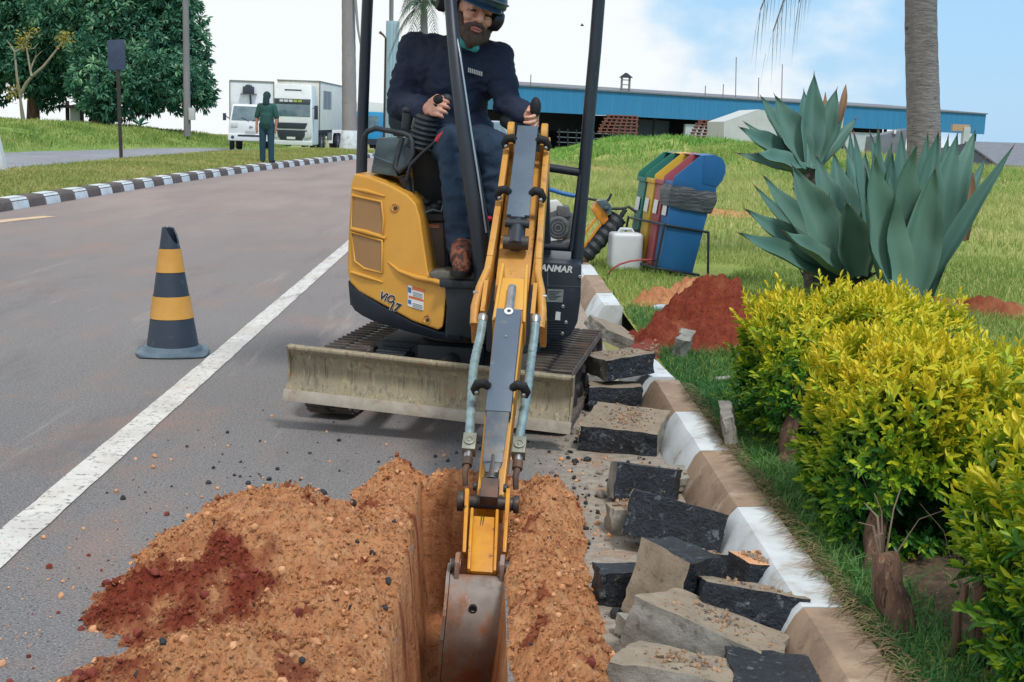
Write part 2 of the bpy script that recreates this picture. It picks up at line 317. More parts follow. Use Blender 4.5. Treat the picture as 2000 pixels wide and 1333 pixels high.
# side road beyond the grass verge
NE = np.array([(-9.0, -5), (-9.4, 15), (-9.4, 26), (-9.3, 34), (-8.9, 42), (-7.6, 48), (-5.4, 58), (-4, 70), (-3, 90), (-3, 110)])
FE = np.array([(-14.0, -5), (-14.4, 15), (-14.4, 37.6), (-13, 43), (-11.9, 50), (-12.2, 58), (-16, 70), (-20, 90), (-24, 110)])
V = []; F = []; ysr = np.arange(-4, 106, 2.0)
for yv in ysr:
    a, c_ = np.interp(yv, FE[:, 1], FE[:, 0]), np.interp(yv, NE[:, 1], NE[:, 0]); V += [(q, yv, zg(q, yv)+0.006) for q in np.linspace(a-0.6, c_+0.5, 6)]
for j in range(len(ysr)-1): F += [(j*6+i, j*6+i+1, (j+1)*6+i+1, (j+1)*6+i) for i in range(5)]
tag(npmesh('side_road', np.array(V), np.array(F), M_SIDE, loc=(0, 0, 0)), None, None, kind='structure')
# ---- painted lines
m_line, t, b = newmat('worn_line_paint'); co = nd(t, 'TexCoord').outputs['Object']
c = mixc(t, noise_fac(t, co, 3, 7, 0.7, 0.3, 0.75), K(226, 224, 220), K(186, 182, 176)); c = mixc(t, noise_fac(t, co, 34, 6, 0.75, 0.555, 0.61), c, K(122, 120, 121)); c = mixc(t, noise_fac(t, co, 5, 6, 0.7, 0.56, 0.66, (1, .3, 1)), c, K(150, 144, 140)); c = mixc(t, noise_fac(t, co, 1.4, 4, 0.6, 0.55, 0.8), c, K(190, 172, 156))
t.links.new(c, b.inputs['Base Color']); b.inputs['Roughness'].default_value = 0.8
V = []; F = []; yy = np.arange(-4, 44, 0.08); jr = np.array([noise.noise(Vector((q*5, 3, 1))) for q in yy])*0.006; jl = np.array([noise.noise(Vector((q*5, 9, 4))) for q in yy])*0.006
for q, a, c_ in zip(yy, jl, jr): V += [(-1.535+a, q, 0.004), (-1.405+c_, q, 0.004)]
F = [(2*i, 2*i+1, 2*i+3, 2*i+2) for i in range(len(yy)-1)]
tag(npmesh('road_marking', np.array(V), np.array(F), m_line, loc=(0, 0, 0)), None, None, kind='structure')
m_cream = mat('faded_cream_paint', K(226, 196, 160), K(196, 164, 136), 0.85, 9)
V = [(-6.2, 14.0, .004), (-5.95, 14.0, .004), (-5.62, 15.6, .004), (-5.42, 16.3, .004), (-5.6, 16.35, .004), (-5.85, 15.6, .004)]
tag(npmesh('road_marking', np.array(V), np.array([(0, 1, 2, 5), (5, 2, 3, 4)]), m_cream, loc=(0, 0, 0)), None, None, kind='structure')
# ---- kerbs
def kerbdirt(m):      # earth and dead grass washed over the back of the kerb
    t = m.node_tree; b = t.nodes['Principled BSDF']; co = nd(t, 'TexCoord').outputs['Object']; sp = nd(t, 'SeparateXYZ'); t.links.new(co, sp.inputs[0]); ad = nd(t, 'Math', operation='MULTIPLY_ADD'); t.links.new(noise_fac(t, co, 9, 6, .7, 0, 1, (.5, 1, 1)), ad.inputs[0]); ad.inputs[1].default_value = .16; t.links.new(sp.outputs[0], ad.inputs[2]); r = nd(t, 'MapRange'); r.inputs[1].default_value = .185; r.inputs[2].default_value = .275; t.links.new(ad.outputs[0], r.inputs[0]); src = b.inputs['Base Color'].links[0].from_socket; t.links.new(mixc(t, r.outputs[0], src, mixc(t, noise_fac(t, co, 40, 4, .7), K(172, 152, 130), K(134, 114, 96))), b.inputs['Base Color']); return m
KW = mat('whitewashed_concrete', K(222, 230, 236), K(200, 208, 214), 0.8, 5, layers=((K(168, 150, 132), 7, 0.57, 0.72), (K(150, 132, 116), 30, 0.63, 0.72), (K(190, 190, 188), 2.4, 0.5, 0.8)), bump=0.25, bscale=60, bdist=0.004)
KB = mat('bare_brown_concrete', K(164, 142, 122), K(150, 126, 106), 0.85, 6, layers=((K(190, 174, 156), 8, 0.55, 0.72), (K(120, 104, 92), 24, 0.6, 0.72)), bump=0.3, bscale=60, bdist=0.005)
KD = mat('dark_painted_concrete', K(104, 92, 88), K(88, 78, 76), 0.85, 5, layers=((K(140, 122, 112), 9, 0.58, 0.75),), bump=0.25, bscale=60, bdist=0.004)
KWN = mat('whitewashed_near_kerb', K(222, 230, 236), K(202, 210, 216), 0.8, 5, layers=((K(170, 152, 134), 5, 0.60, 0.72), (K(120, 106, 96), 34, 0.66, 0.72), (K(176, 174, 170), 2.4, 0.52, 0.8)), bump=0.25, bscale=60, bdist=0.004); KBN = mat('brown_near_kerb', K(168, 144, 122), K(150, 126, 106), 0.85, 6, layers=((K(194, 178, 160), 8, 0.55, 0.72), (K(112, 96, 84), 24, 0.6, 0.72), (K(128, 108, 92), 3, .55, .75)), bump=0.3, bscale=60, bdist=0.005)
kerbdirt(KWN); kerbdirt(KBN)
def kerb_block(mb, x0, y0, y1, m, dz=0.0, w=0.21, h=0.145, n=7, dx1=0.0, mir=1):
    prof = [(0.0, -0.02), (0.012, 0.02), (0.065, h-0.022), (0.085, h), (w-0.012, h+0.004), (w, h-0.01), (w, -0.02)]; vs = []
    for j in range(n):
        t_ = j/(n-1); yv = y0+(y1-y0)*t_; xx = x0+dx1*t_
        for px_, pz in prof:
            p = Vector((xx+mir*px_, yv, pz+dz)); k = 0.006*(1 if pz > 0.01 else 0)
            p += Vector((noise.noise(p*9), 0, noise.noise(p*9+Vector((5, 5, 5)))))*k; vs.append(p)
    k = len(prof); fs = [(j*k+i, j*k+i+1, (j+1)*k+i+1, (j+1)*k+i) for j in range(n-1) for i in range(k-1)]+[tuple(range(k)), tuple(range(n*k-1, (n-1)*k-1, -1))]
    mb.poly(vs, fs, m)
mb = MB(); edges = [1.0, 1.75, 2.5, 3.13, 4.02, 4.74, 5.42, 6.12]
for i in range(len(edges)-1): kerb_block(mb, 0.765, edges[i]+0.003, edges[i+1]-0.003, KWN if i % 2 == 1 else KBN)
tag(mb.build('kerb', bevel=0, smooth=35, loc=(0.8, 4, 0)), None, None, kind='structure')
mb = MB()      # the loosened, tilted last block
kerb_block(mb, 0.745, 6.14, 6.62, KW, 0.01, dx1=-0.035); kerb_block(mb, 0.75, 8.7, 9.35, KW); kerb_block(mb, 0.75, 9.37, 10.5, KB); kerb_block(mb, 0.75, 10.52, 11.3, KW)
for q in range(6): kerb_block(mb, 0.75, 11.32+q*1.0, 12.3+q*1.0, KB if q % 2 == 0 else KW)
tag(mb.build('kerb', smooth=35, loc=(0.8, 9, 0)), None, None, kind='structure')
mb = MB(); yb = 13.0; i = 0
def kpt(yv): return Vector((float(xl(yv)), yv, float(zg(0, yv))))
while yb < 70:
    p, q = kpt(yb+0.01), kpt(yb+0.59); d = (q-p).normalized(); nrm = Vector((-d.y, d.x, 0))
    pr = [(0, -0.02), (0.03, 0.11), (0.07, 0.15), (0.24, 0.155), (0.24, -0.02)]
    mb.loft([p+nrm*a+Vector((0, 0, h)) for a, h in pr], [q+nrm*a+Vector((0, 0, h)) for a, h in pr], KW if i % 2 else KD); yb += 0.6; i += 1
tag(mb.build('kerb', bevel=0.008, loc=(-6, 30, 0)), None, None, kind='structure')
# ---- grass surfaces
def grassmat(name, a, b_, dry, sc=1.2, soil=None):
    m, t, b = newmat(name); co = nd(t, 'TexCoord').outputs['Object']
    c = mixc(t, noise_fac(t, co, sc, 6, 0.65), a, b_); c = mixc(t, noise_fac(t, co, sc*0.35, 5, 0.6, 0.45, 0.7), c, dry); c = mixc(t, noise_fac(t, co, 30, 4, 0.6, 0.5, 0.8), c, K(84, 104, 46))
    if soil: c = mixc(t, noise_fac(t, co, 0.8, 5, 0.7, soil, soil+0.06), c, K(176, 130, 96))
    t.links.new(c, b.inputs['Base Color']); b.inputs['Roughness'].default_value = 0.95; b.inputs['Specular IOR Level'].default_value = 0.1
    bp = nd(t, 'Bump'); bp.inputs['Strength'].default_value = 0.7; bp.inputs['Distance'].default_value = 0.03; t.links.new(noise_fac(t, co, 14, 6, 0.7, 0.2, 0.8), bp.inputs['Height']); t.links.new(bp.outputs[0], b.inputs['Normal'])
    return m
M_LAWN = grassmat('lawn_turf', K(142, 162, 84), K(166, 174, 98), K(198, 192, 128), 0.9, 0.70)
M_VERGE = grassmat('verge_turf', K(136, 148, 82), K(148, 152, 88), K(178, 166, 110), 0.7)
M_BANK = grassmat('bank_turf', K(136, 160, 86), K(124, 150, 78), K(176, 182, 112), 0.35)
MX = np.array([-2, 1.5, 3.1, 4.6, 6.9, 10, 13, 15.5, 19, 30, 60.0]); MH = np.array([0, 0.05, 0.36, 0.84, 0.98, 0.90, 0.58, 0.36, 0.3, 0.2, 0.15])
def zlawn(x, y):
    y0 = 40-np.clip((x-3.1)*1.05, -4, 14); h = np.interp(x-0.04*(y-50), MX, MH)
    mnd = h*ss(0, 9, y-y0)*(1-ss(16, 34, y-y0)*0.9)
    return zg(x, y)*0.5+0.10+mnd*0.93+0.02*np.sin(x*1.3+y*0.7)*ss(8, 14, y)*np.clip((y-6)/10, 0, 1)
xs = np.concatenate([np.arange(0.965, 4, 0.2), np.arange(4, 16, 0.5), np.arange(16, 62, 3)]); ys = np.concatenate([np.arange(-2, 16, 0.3), np.arange(16, 78, 0.8)])
x, y, Fg = grid(xs, ys); z = zlawn(x, y)
P3 = np.stack([x, y, z*0], 1); near = np.array([noise.fractal(Vector((a*0.9, b_*0.9, 0)), 1, 2, 3) for a, b_ in zip(x, y)]); rough = 0.012+0.085*ss(26, 38, y)
z = z+near*rough*(x > 1.0)
tag(npmesh('lawn', np.stack([x, y, z], 1), Fg, M_LAWN, loc=(0, 0, 0), smooth=True), None, None, kind='structure')
def zverge(x, y): return zg(x, y)+0.13
V = []; F = []; ysr = np.concatenate([np.arange(8, 30, 1.0), np.arange(30, 52, 1.0)]); nc = 7
for yv in ysr:
    a, c_ = np.interp(yv, NE[:, 1], NE[:, 0]), float(xl(yv))-0.22
    for k, q in enumerate(np.linspace(a, c_, nc)): V.append((q, yv, zg(q, yv)+(0.0 if k == 0 else 0.13+0.05*math.sin(k/6*math.pi)+0.02*noise.noise(Vector((q, yv, 0))))))
for j in range(len(ysr)-1): F += [(j*nc+i, j*nc+i+1, (j+1)*nc+i+1, (j+1)*nc+i) for i in range(nc-1)]
tag(npmesh('verge', np.array(V), np.array(F), M_VERGE, loc=(0, 0, 0), smooth=True), None, None, kind='structure')
def bankd(x, y): return (x+14.4)*-0.984+(y-37.6)*0.18
def zbank(x, y): 
    d = bankd(x, y); return zg(x, y)-0.25*(d < 0)+0.86*(1-np.exp(-np.maximum(d, 0)/2.6))*(1-ss(63, 84, y))*(1-0.25*ss(-16, -11, x))
xs = np.arange(-62, -8.5, 0.7); ys = np.arange(18, 84, 0.8); x, y, Fg = grid(xs, ys); z = zbank(x, y); d = bankd(x, y)
z = z+np.array([noise.fractal(Vector((a*0.6, b_*0.6, 2)), 1, 2, 4) for a, b_ in zip(x, y)])*0.10*ss(0, 2, d)
Fg = Fg[(d[Fg].min(1) > -1.2)]
tag(npmesh('grass_bank', np.stack([x, y, z], 1), Fg, M_BANK, loc=(0, 0, 0), smooth=True), None, None, kind='structure')
# ---- grass blades (nobody could count them)
def blades(name, X, Yv, Z, hts, wid, mtl, lean=0.5, label=None):
    n = len(X); an = RNG.uniform(0, 2*np.pi, n); la = RNG.uniform(0, 2*np.pi, n); le = RNG.uniform(0.1, lean, n)*hts
    B = np.stack([X, Yv, Z-0.01], 1); wv = np.stack([np.cos(an), np.sin(an), an*0], 1)*(wid*RNG.uniform(0.6, 1.4, n))[:, None]/2
    ld = np.stack([np.cos(la)*le, np.sin(la)*le, an*0], 1); up = np.stack([an*0, an*0, hts], 1)
    V = np.empty((n, 5, 3)); V[:, 0] = B-wv; V[:, 1] = B+wv; V[:, 2] = B+wv*0.7+up*0.55+ld*0.3; V[:, 3] = B-wv*0.7+up*0.55+ld*0.3; V[:, 4] = B+up*(1-0.3*le/np.maximum(hts, 1e-3))[:, None]+ld
    i = np.arange(n)*5; tri = np.concatenate([np.stack([i, i+1, i+2], 1), np.stack([i, i+2, i+3], 1), np.stack([i+3, i+2, i+4], 1)])
    tone = np.repeat(np.clip(RNG.normal(0.5, 0.2, n)+0.35*np.array([noise.noise(Vector((a*0.5, b_*0.5, 3))) for a, b_ in zip(X, Yv)]), 0, 1), 5)
    return tag(npmesh(name, V.reshape(-1, 3), tri, mtl, loc=(0, 0, 0), attr=tone), label, 'grass', kind='stuff')
M_BLADE = leafmat('grass_blades', [(0, K(92, 132, 62)), (0.45, K(142, 168, 84)), (0.8, K(182, 192, 112)), (1, K(212, 206, 146))], 0.6, 0.3)
M_BLADED = leafmat('deep_grass_blades', [(0, K(52, 108, 64)), (0.5, K(84, 142, 78)), (1, K(148, 180, 104))], 0.55, 0.3)
M_BLADEY = leafmat('dry_grass_blades', [(0, K(122, 144, 78)), (0.45, K(158, 166, 94)), (0.8, K(190, 184, 116)), (1, K(212, 198, 146))], 0.7, 0.3)
def lawn_pts(n, y0, y1, pw=1.0):
    y = y0+(y1-y0)*RNG.random(n)**pw; x = 0.98+(0.46*y+0.5-0.98)*RNG.random(n)**1.0; return x, y
x, y = lawn_pts(52000, 6.2, 14); dn = np.array([noise.noise(Vector((a*0.8, b_*0.8, 7))) for a, b_ in zip(x, y)]); k = dn > -0.45; x, y = x[k], y[k]
blades('grass', x, y, zlawn(x, y), RNG.uniform(0.04, 0.10, len(x)), 0.007, M_BLADE, 0.9, 'short green lawn grass between the kerb and the bins')
x, y = lawn_pts(70000, 14, 42, 0.8); blades('grass', x, y, zlawn(x, y), RNG.uniform(0.08, 0.24, len(x))*(0.7+0.6*ss(16, 30, y)), 0.016, leafmat('pale_lawn_blades', [(0, K(122, 150, 76)), (0.4, K(168, 182, 104)), (0.75, K(204, 204, 136)), (1, K(220, 208, 160))], 0.7, 0.3), 0.9, 'yellowish rough lawn grass running back to the mound')
x = RNG.uniform(2, 24, 60000); y = RNG.uniform(28, 56, 60000); y0 = 40-np.clip((x-3.1)*1.05, -4, 14); k = (y-y0 > -1.5) & (y-y0 < 12); x, y = x[k], y[k]; dn = np.array([noise.fractal(Vector((a*0.7, b_*0.7, 7)), 1, 2, 3) for a, b_ in zip(x, y)])
blades('grass', x, y, zlawn(x, y), np.clip(0.17+0.16*dn, 0.05, 0.5)*RNG.uniform(0.6, 1.3, len(x)), 0.035, leafmat('mound_weeds', [(0, K(92, 144, 66)), (0.5, K(130, 178, 84)), (1, K(172, 204, 112))], 0.6, 0.3), 0.9, 'rank green weeds covering the low mound before the warehouse')
x = 0.975+RNG.gamma(1.6, 0.11, 22000); y = RNG.uniform(2.4, 8.8, 22000); bd = np.array([noise.fractal(Vector((a*3, b_*3, 5)), 1, 2, 3) for a, b_ in zip(x, y)]); k = (x < 2.2) & ~((x > 1.24+.10*bd) & (y < 5.7) & (RNG.random(len(x)) < .85)); x, y = x[k], y[k]
blades('grass', x, y, np.full(len(x), 0.10), RNG.uniform(0.03, 0.10, len(x))*(1-0.3*(x < 1.0)), 0.005, M_BLADED, 1.2, 'dark green grass growing thick behind the kerb under the hedge')
n_ = 1500; x = RNG.uniform(0.915, 0.985, n_); y = RNG.uniform(2.4, 6.0, n_); B_ = np.stack([x, y, np.full(n_, .152)], 1); L_ = RNG.uniform(.03, .11, n_)[:, None]; D_ = np.stack([-RNG.uniform(.5, 1, n_), RNG.normal(-.25, .5, n_), RNG.uniform(-.02, .12, n_)], 1); W_ = np.stack([D_[:, 1], -D_[:, 0], D_[:, 2]*0], 1)*.0022; B_[:, 0] += .05; Vd = np.stack([B_-W_, B_+W_, B_+D_*L_*.6+[0, 0, .008]+W_*.6, B_+D_*L_, B_+D_*L_*.6+[0, 0, .008]-W_*.6], 1); i = np.arange(n_)*5
tag(npmesh('grass', Vd.reshape(-1, 3), np.concatenate([np.stack([i, i+1, i+2], 1), np.stack([i, i+2, i+4], 1), np.stack([i+4, i+2, i+3], 1)]), leafmat('dead_grass', [(0, K(98, 82, 62)), (.6, K(150, 128, 98)), (1, K(96, 120, 66))], .8, .1), loc=(0, 0, 0), attr=np.repeat(RNG.random(n_), 5)), 'dead grass strands lying over the back of the near kerb', 'grass', kind='stuff')
y = RNG.uniform(12, 50, 52000); f = RNG.random(52000); a = np.interp(y, NE[:, 1], NE[:, 0]); c_ = xl(y)-0.24; x = a+(c_-a)*f
blades('grass', x, y, zg(x, y)+0.12+0.05*np.sin(f*math.pi), RNG.uniform(0.04, 0.13, len(x)), 0.018, M_BLADEY, 0.9, 'dry mown grass on the verge between the two roads')
x = RNG.uniform(-30, -10, 70000); y = RNG.uniform(34, 66, 70000); d = bankd(x, y); k = (d > 0.1+0.5*RNG.random(len(d))) & (d < 10); x, y, d = x[k], y[k], d[k]; dn = np.array([noise.fractal(Vector((a*0.45, b_*0.45, 9)), 1, 2, 3) for a, b_ in zip(x, y)])
blades('grass', x, y, zbank(x, y), np.clip(0.15+0.20*dn, 0.05, 0.6)*RNG.uniform(0.6, 1.3, len(x)), 0.035, M_BLADE, 0.9, 'tall unmown grass covering the bank under the trees')
V = []; F = []; ys_ = np.arange(2.2, 5.7, 0.08)
for q in ys_: a_ = 1.20+0.07*noise.noise(Vector((q*3, 0, 2))); V += [(a_+(2.3-a_)*k/8, q, 0.103+(.03 if k else 0)+0.015*noise.noise(Vector((q*6, k*2.1, 0)))) for k in range(9)]
for j in range(len(ys_)-1): F += [(j*9+i, j*9+i+1, (j+1)*9+i+1, (j+1)*9+i) for i in range(8)]
tag(npmesh('hedge_bed', np.array(V), np.array(F), mat('brown_leaf_litter', K(120, 96, 78), K(70, 58, 50), .95, 22, layers=((K(160, 130, 104), 40, .58, .7), (K(84, 96, 56), 9, .58, .7)), bump=.8, bscale=50, bdist=.015), loc=(0, 0, 0), smooth=True), None, None, kind='structure')
# ---- soil: trench, heaps
def soilmat(name):
    m, t, b = newmat(name); co = nd(t, 'TexCoord').outputs['Object']; a = nd(t, 'Attribute'); a.attribute_name = 'tone'
    o = mixc(t, noise_fac(t, co, 5, 6, 0.7), K(230, 168, 121), K(212, 146, 100)); o = mixc(t, noise_fac(t, co, 24, 6, 0.7, 0.5, 0.75), o, K(236, 190, 144)); o = mixc(t, noise_fac(t, co, 14, 5, 0.7, 0.56, 0.7), o, K(158, 100, 70)); o = mixc(t, noise_fac(t, co, 70, 3, 0.7, 0.56, 0.72), o, K(146, 102, 74))
    r = mixc(t, noise_fac(t, co, 18, 6, 0.7), K(134, 58, 44), K(160, 82, 58)); r = mixc(t, noise_fac(t, co, 60, 4, 0.7, 0.5, 0.7), r, K(104, 44, 40))
    t.links.new(mixc(t, a.outputs['Fac'], o, r), b.inputs['Base Color']); b.inputs['Roughness'].default_value = 0.95; b.inputs['Specular IOR Level'].default_value = 0.15
    bp = nd(t, 'Bump'); bp.inputs['Strength'].default_value = 0.9; bp.inputs['Distance'].default_value = 0.012; t.links.new(noise_fac(t, co, 60, 7, 0.75, 0.2, 0.8), bp.inputs['Height']); t.links.new(bp.outputs[0], b.inputs['Normal'])
    return m
M_SOIL = soilmat('crumbly_soil')
def lobe(x, y, cx, cy, rx, ry, h, p=1.0, ang=0.0):
    c, s = math.cos(ang), math.sin(ang); dx, dy = x-cx, y-cy; q = np.sqrt(((dx*c+dy*s)/rx)**2+((-dx*s+dy*c)/ry)**2); return h*np.clip(1-q**1.25, -1, 1)
def smax(a, b_, k=0.03): 
    h = np.clip(0.5+0.5*(a-b_)/k, 0, 1); return b_*(1-h)+a*h+k*h*(1-h)
st = 0.0085
x, y, Fg = grid(np.arange(-1.5, 0.56, st), np.arange(2.1, 5.05, st))
wob = np.array([noise.fractal(Vector((a*3, b_*3, 1)), 1, 2, 3) for a, b_ in zip(x, y)])
h = lobe(x, y, -0.60, 3.80, 0.44, 0.52, 0.235)
h = smax(h, lobe(x, y, -0.74, 3.42, 0.34, 0.36, 0.13)); h = smax(h, lobe(x, y, -0.52, 2.70, 0.52, 0.50, 0.20)); h = smax(h, lobe(x, y, -0.42, 3.1, 0.36, 0.52, 0.13))
rl = 0.115*(1-(np.abs(x+0.295+0.02*wob)/0.155)**1.6); rl = np.where(y > 4.55, rl-(y-4.55)*1.6, rl); h = smax(h, rl, 0.02)
hd = 0.10*(1-(np.hypot((x+0.06)/1.35, (y-4.42)/1.0)/0.27)**2); h = smax(h, hd, 0.02)
rr = (0.125+0.03*np.sin(y*5))*(1-(np.abs(x-0.235-0.03*wob-0.02*np.sin(y*3))/0.135)**1.6); rr = np.where(y > 4.45, rr-(y-4.45)*1.2, rr); h = smax(h, rr, 0.02)
# crumbs
c1 = np.array([noise.fractal(Vector((a*9, b_*9, 4)), 1, 2, 4) for a, b_ in zip(x, y)]); c2 = np.array([abs(noise.noise(Vector((a*38, b_*38, 1)))) for a, b_ in zip(x, y)]); c3 = np.array([abs(noise.noise(Vector((a*75, b_*75, 6)))) for a, b_ in zip(x, y)])
h = h+0.03*wob*np.clip(h/0.1, 0, 1)+(0.026*c1+0.040*c2+0.028*c3-0.022)*np.clip((h+0.03)/0.06, 0, 1)
# trench cut
ex = np.minimum(x-(TX0+0.012*c1), (TX1+0.012*wob)-x); ey = TY1-0.03*c1-y; din = np.minimum(ex, ey*0.7)
floor = -0.44+0.02*c1+0.08*ss(4.0, 4.45, y)
cut = ss(-0.012, 0.045, din); z = h*(1-cut)+np.minimum(floor+0.04*c2, h)*cut
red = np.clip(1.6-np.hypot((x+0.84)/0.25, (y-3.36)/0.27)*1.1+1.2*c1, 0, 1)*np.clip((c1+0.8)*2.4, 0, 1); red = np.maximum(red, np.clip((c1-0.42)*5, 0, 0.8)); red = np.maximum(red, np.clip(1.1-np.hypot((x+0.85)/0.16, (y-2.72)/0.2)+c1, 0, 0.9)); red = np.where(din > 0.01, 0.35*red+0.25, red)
V = np.stack([x, y, z], 1); cx = x[Fg].mean(1); cy = y[Fg].mean(1); zm = z[Fg].max(1); din_c = din[Fg].mean(1)
inside = (cx > TX0-0.01) & (cx < TX1+0.01) & (cy < TY1+0.01) & (din_c > 0.0); keep = zm > 0.006
def sub(name, mask, loc):
    f = Fg[mask]; u, inv = np.unique(f, return_inverse=True)
    return npmesh(name, V[u], inv.reshape(f.shape), M_SOIL, loc=loc, smooth=True, attr=red[u])
tag(sub('trench', inside, (-0.06, 3.5, 0)), None, None, kind='structure')
SOILL = tag(sub('soil_heap', ~inside & (keep | (np.abs(cx-TX0) < .05)) & (cx < -0.05), (-0.6, 3.5, 0)), 'large heap of orange and red dug soil on the road left of the trench', 'soil heap')
SOILR = tag(sub('soil_ridge', ~inside & (keep | ((np.abs(cx-TX1) < .05) & (cy < TY1))) & (cx >= -0.05), (0.18, 3.6, 0)), 'long low ridge of orange soil between the trench and the broken slabs', 'soil ridge')
# stones, crumbs
def rock(mb, c, r, m, sub_=1, sq=(1, 1, 1)):
    bm = bmesh.new(); bmesh.ops.create_icosphere(bm, subdivisions=sub_, radius=1); R = Euler((random.random()*6, random.random()*6, random.random()*6)).to_matrix(); o = Vector((random.random()*50, random.random()*50, 0))
    vs = []
    for v in bm.verts:
        q = v.co*(1+0.45*noise.noise(v.co*1.3+o)); q = Vector((q.x*sq[0], q.y*sq[1], q.z*sq[2])); vs.append(Vector(c)+R@q*r)
    mb.poly(vs, [[v.index for v in f.verts] for f in bm.faces], m); bm.free()
CLOD = mat('soil_clod', K(226, 172, 130), K(206, 150, 108), 0.95, 12, bump=0.5, bscale=90, bdist=0.004)
CLODR = mat('red_soil_clod', K(136, 62, 48), K(116, 50, 42), 0.95, 12, bump=0.5, bscale=90, bdist=0.004)
GRAV = mat('grey_gravel', K(150, 140, 130), K(120, 110, 102), 0.9, 20); TARM = mat('black_asphalt_lump', K(40, 46, 54), K(58, 60, 64), 0.8, 20, layers=((K(110, 108, 104), 40, 0.62, 0.7),), bump=0.6, bscale=90, bdist=0.006)
def on_soil(X, Yv):
    i = np.clip(((Yv-2.1)/st).round().astype(int), 0, 10**6); j = np.clip(((X+1.5)/st).round().astype(int), 0, 10**6); nx = len(np.arange(-1.5, 0.56, st)); return z[np.clip(i*nx+j, 0, len(z)-1)]
def clods(par, n, xr, yr, base):
    mb = MB()
    for _ in range(n):
        a, b_ = random.uniform(*xr), random.uniform(*yr); h_ = float(on_soil(np.array([a]), np.array([b_]))[0]); ii = int(round((b_-2.1)/st))*len(np.arange(-1.5, 0.56, st))+int(round((a+1.5)/st))
        if h_ < base or (TX0-.02 < a < TX1+.02 and b_ < TY1): continue
        r = 0.003+0.013*random.random()**4; rock(mb, (a, b_, h_+r*0.3), r, CLODR if red[ii] > 0.5 else CLOD, 1)
    tag(mb.build('clod', par, smooth=50), None, None, kind='stuff')
clods(SOILL, 800, (-1.35, -0.1), (2.3, 4.9), -0.01); clods(SOILR, 300, (-0.05, 0.45), (2.3, 4.85), -0.01)
_bm = bmesh.new(); bmesh.ops.create_icosphere(_bm, subdivisions=1, radius=1); IV = np.array([v.co[:] for v in _bm.verts]); IF = np.array([[v.index for v in f.verts] for f in _bm.faces]); _bm.free()
def crumbs(par, n, xr, yr, mtl):
    a, b_ = RNG.uniform(*xr, n), RNG.uniform(*yr, n); h_ = on_soil(a, b_); nx = len(np.arange(-1.5, 0.56, st)); ii = np.clip(((b_-2.1)/st).round().astype(int)*nx+((a+1.5)/st).round().astype(int), 0, len(z)-1); k = (h_ > 0.004) & ~((a > TX0-.01) & (a < TX1+.01) & (b_ < TY1)); a, b_, h_, ii = a[k], b_[k], h_[k], ii[k]; n = len(a)
    r = 0.0022+0.0062*RNG.random(n)**3; sq = RNG.uniform(.55, 1.3, (n, 1, 3)); jit = 1+RNG.normal(0, .2, (n, 12, 1)); Vq = IV[None]*sq*jit*r[:, None, None]; th = RNG.uniform(0, 6.28, n); c_, s_ = np.cos(th)[:, None], np.sin(th)[:, None]; X_ = Vq[..., 0]*c_-Vq[..., 2]*s_; Z_ = Vq[..., 0]*s_+Vq[..., 2]*c_
    P_ = np.stack([X_+a[:, None], Vq[..., 1]+b_[:, None], Z_+(h_+r*.35)[:, None]], -1); F_ = (IF[None]+(np.arange(n)*12)[:, None, None]).reshape(-1, 3); tag(npmesh('crumbs', P_.reshape(-1, 3), F_, mtl, par, attr=np.repeat(np.clip(red[ii]+RNG.normal(0, .12, n), 0, 1), 12)), None, None, kind='stuff')
crumbs(SOILL, 26000, (-1.35, -0.1), (2.3, 4.95), M_SOIL); crumbs(SOILR, 9000, (-0.05, 0.47), (2.3, 4.9), M_SOIL)
# black asphalt crumbs lying on the heap and the road
def g_heap(u, v):
    p = G(u, v, 0.0)
    for zz in np.arange(0.0, 0.34, 0.01):
        q = G(u, v, zz)
        if -1.5 < q.x < 0.54 and 2.12 < q.y < 5.0 and float(on_soil(np.array([q.x]), np.array([q.y]))[0]) >= zz: p = q
    return p
spots = [(632, 966, 17), (690, 985, 15), (740, 1010, 18), (770, 1022, 14), (472, 998, 15), (420, 1023, 16), (698, 1062, 15), (728, 1084, 14), (758, 1138, 17), (727, 1148, 13), (686, 1190, 14), (752, 1190, 13), (492, 1188, 13), (318, 1256, 15), (590, 1292, 15), (1088, 1165, 15), (1098, 1200, 13), (1072, 1056, 12), (1040, 1262, 12), (268, 1326, 22), (560, 1065, 10), (740, 1230, 12)]
for u, v, s_ in spots:
    p = g_heap(u, v); r = s_*0.5*(p-cC).length/FPX*1.1; mb = MB(); rock(mb, p+Vector((0, 0, r*0.3)), r, TARM, 2, (1, 0.8, 0.7))
    tag(mb.build('asphalt_crumb', loc=p, smooth=30), 'small black asphalt crumb resting on the orange soil', 'asphalt crumb', 'asphalt crumbs on the dug soil')
mb = MB()
for _ in range(900):
    a = random.gauss(0.42, 0.16); b_ = random.uniform(2.6, 6.4)
    if a > 0.74 or a < 0.2 or (b_ < 4.7 and a < 0.3): continue
    r = 0.0025+0.009*random.random()**4; rock(mb, (a, b_, r*0.4), r, random.choice((TARM, GRAV, GRAV, CLOD, TARM)), 1)
for _ in range(380):
    a = random.uniform(-1.35, 0.4); b_ = random.gauss(4.6, 0.55)
    if TX0-.02 < a < TX1+.02 and b_ < TY1+.02: continue
    if a > -0.2 or random.random() < 0.5: 
        r = 0.003+0.009*random.random()**3; rock(mb, (a, b_, r*0.4), r, random.choice((TARM, TARM, CLOD)), 1)
for _ in range(260):
    an = random.random()*6.28; q = 0.5+random.expovariate(6); a, b_ = -0.62+q*math.cos(an), 3.3+1.5*q*math.sin(an)
    if TX0-.25 < a < TX1+.2: continue
    r = 0.003+0.008*random.random()**3; rock(mb, (a, b_, r*0.4), r, CLOD if random.random() < 0.7 else CLODR, 1)
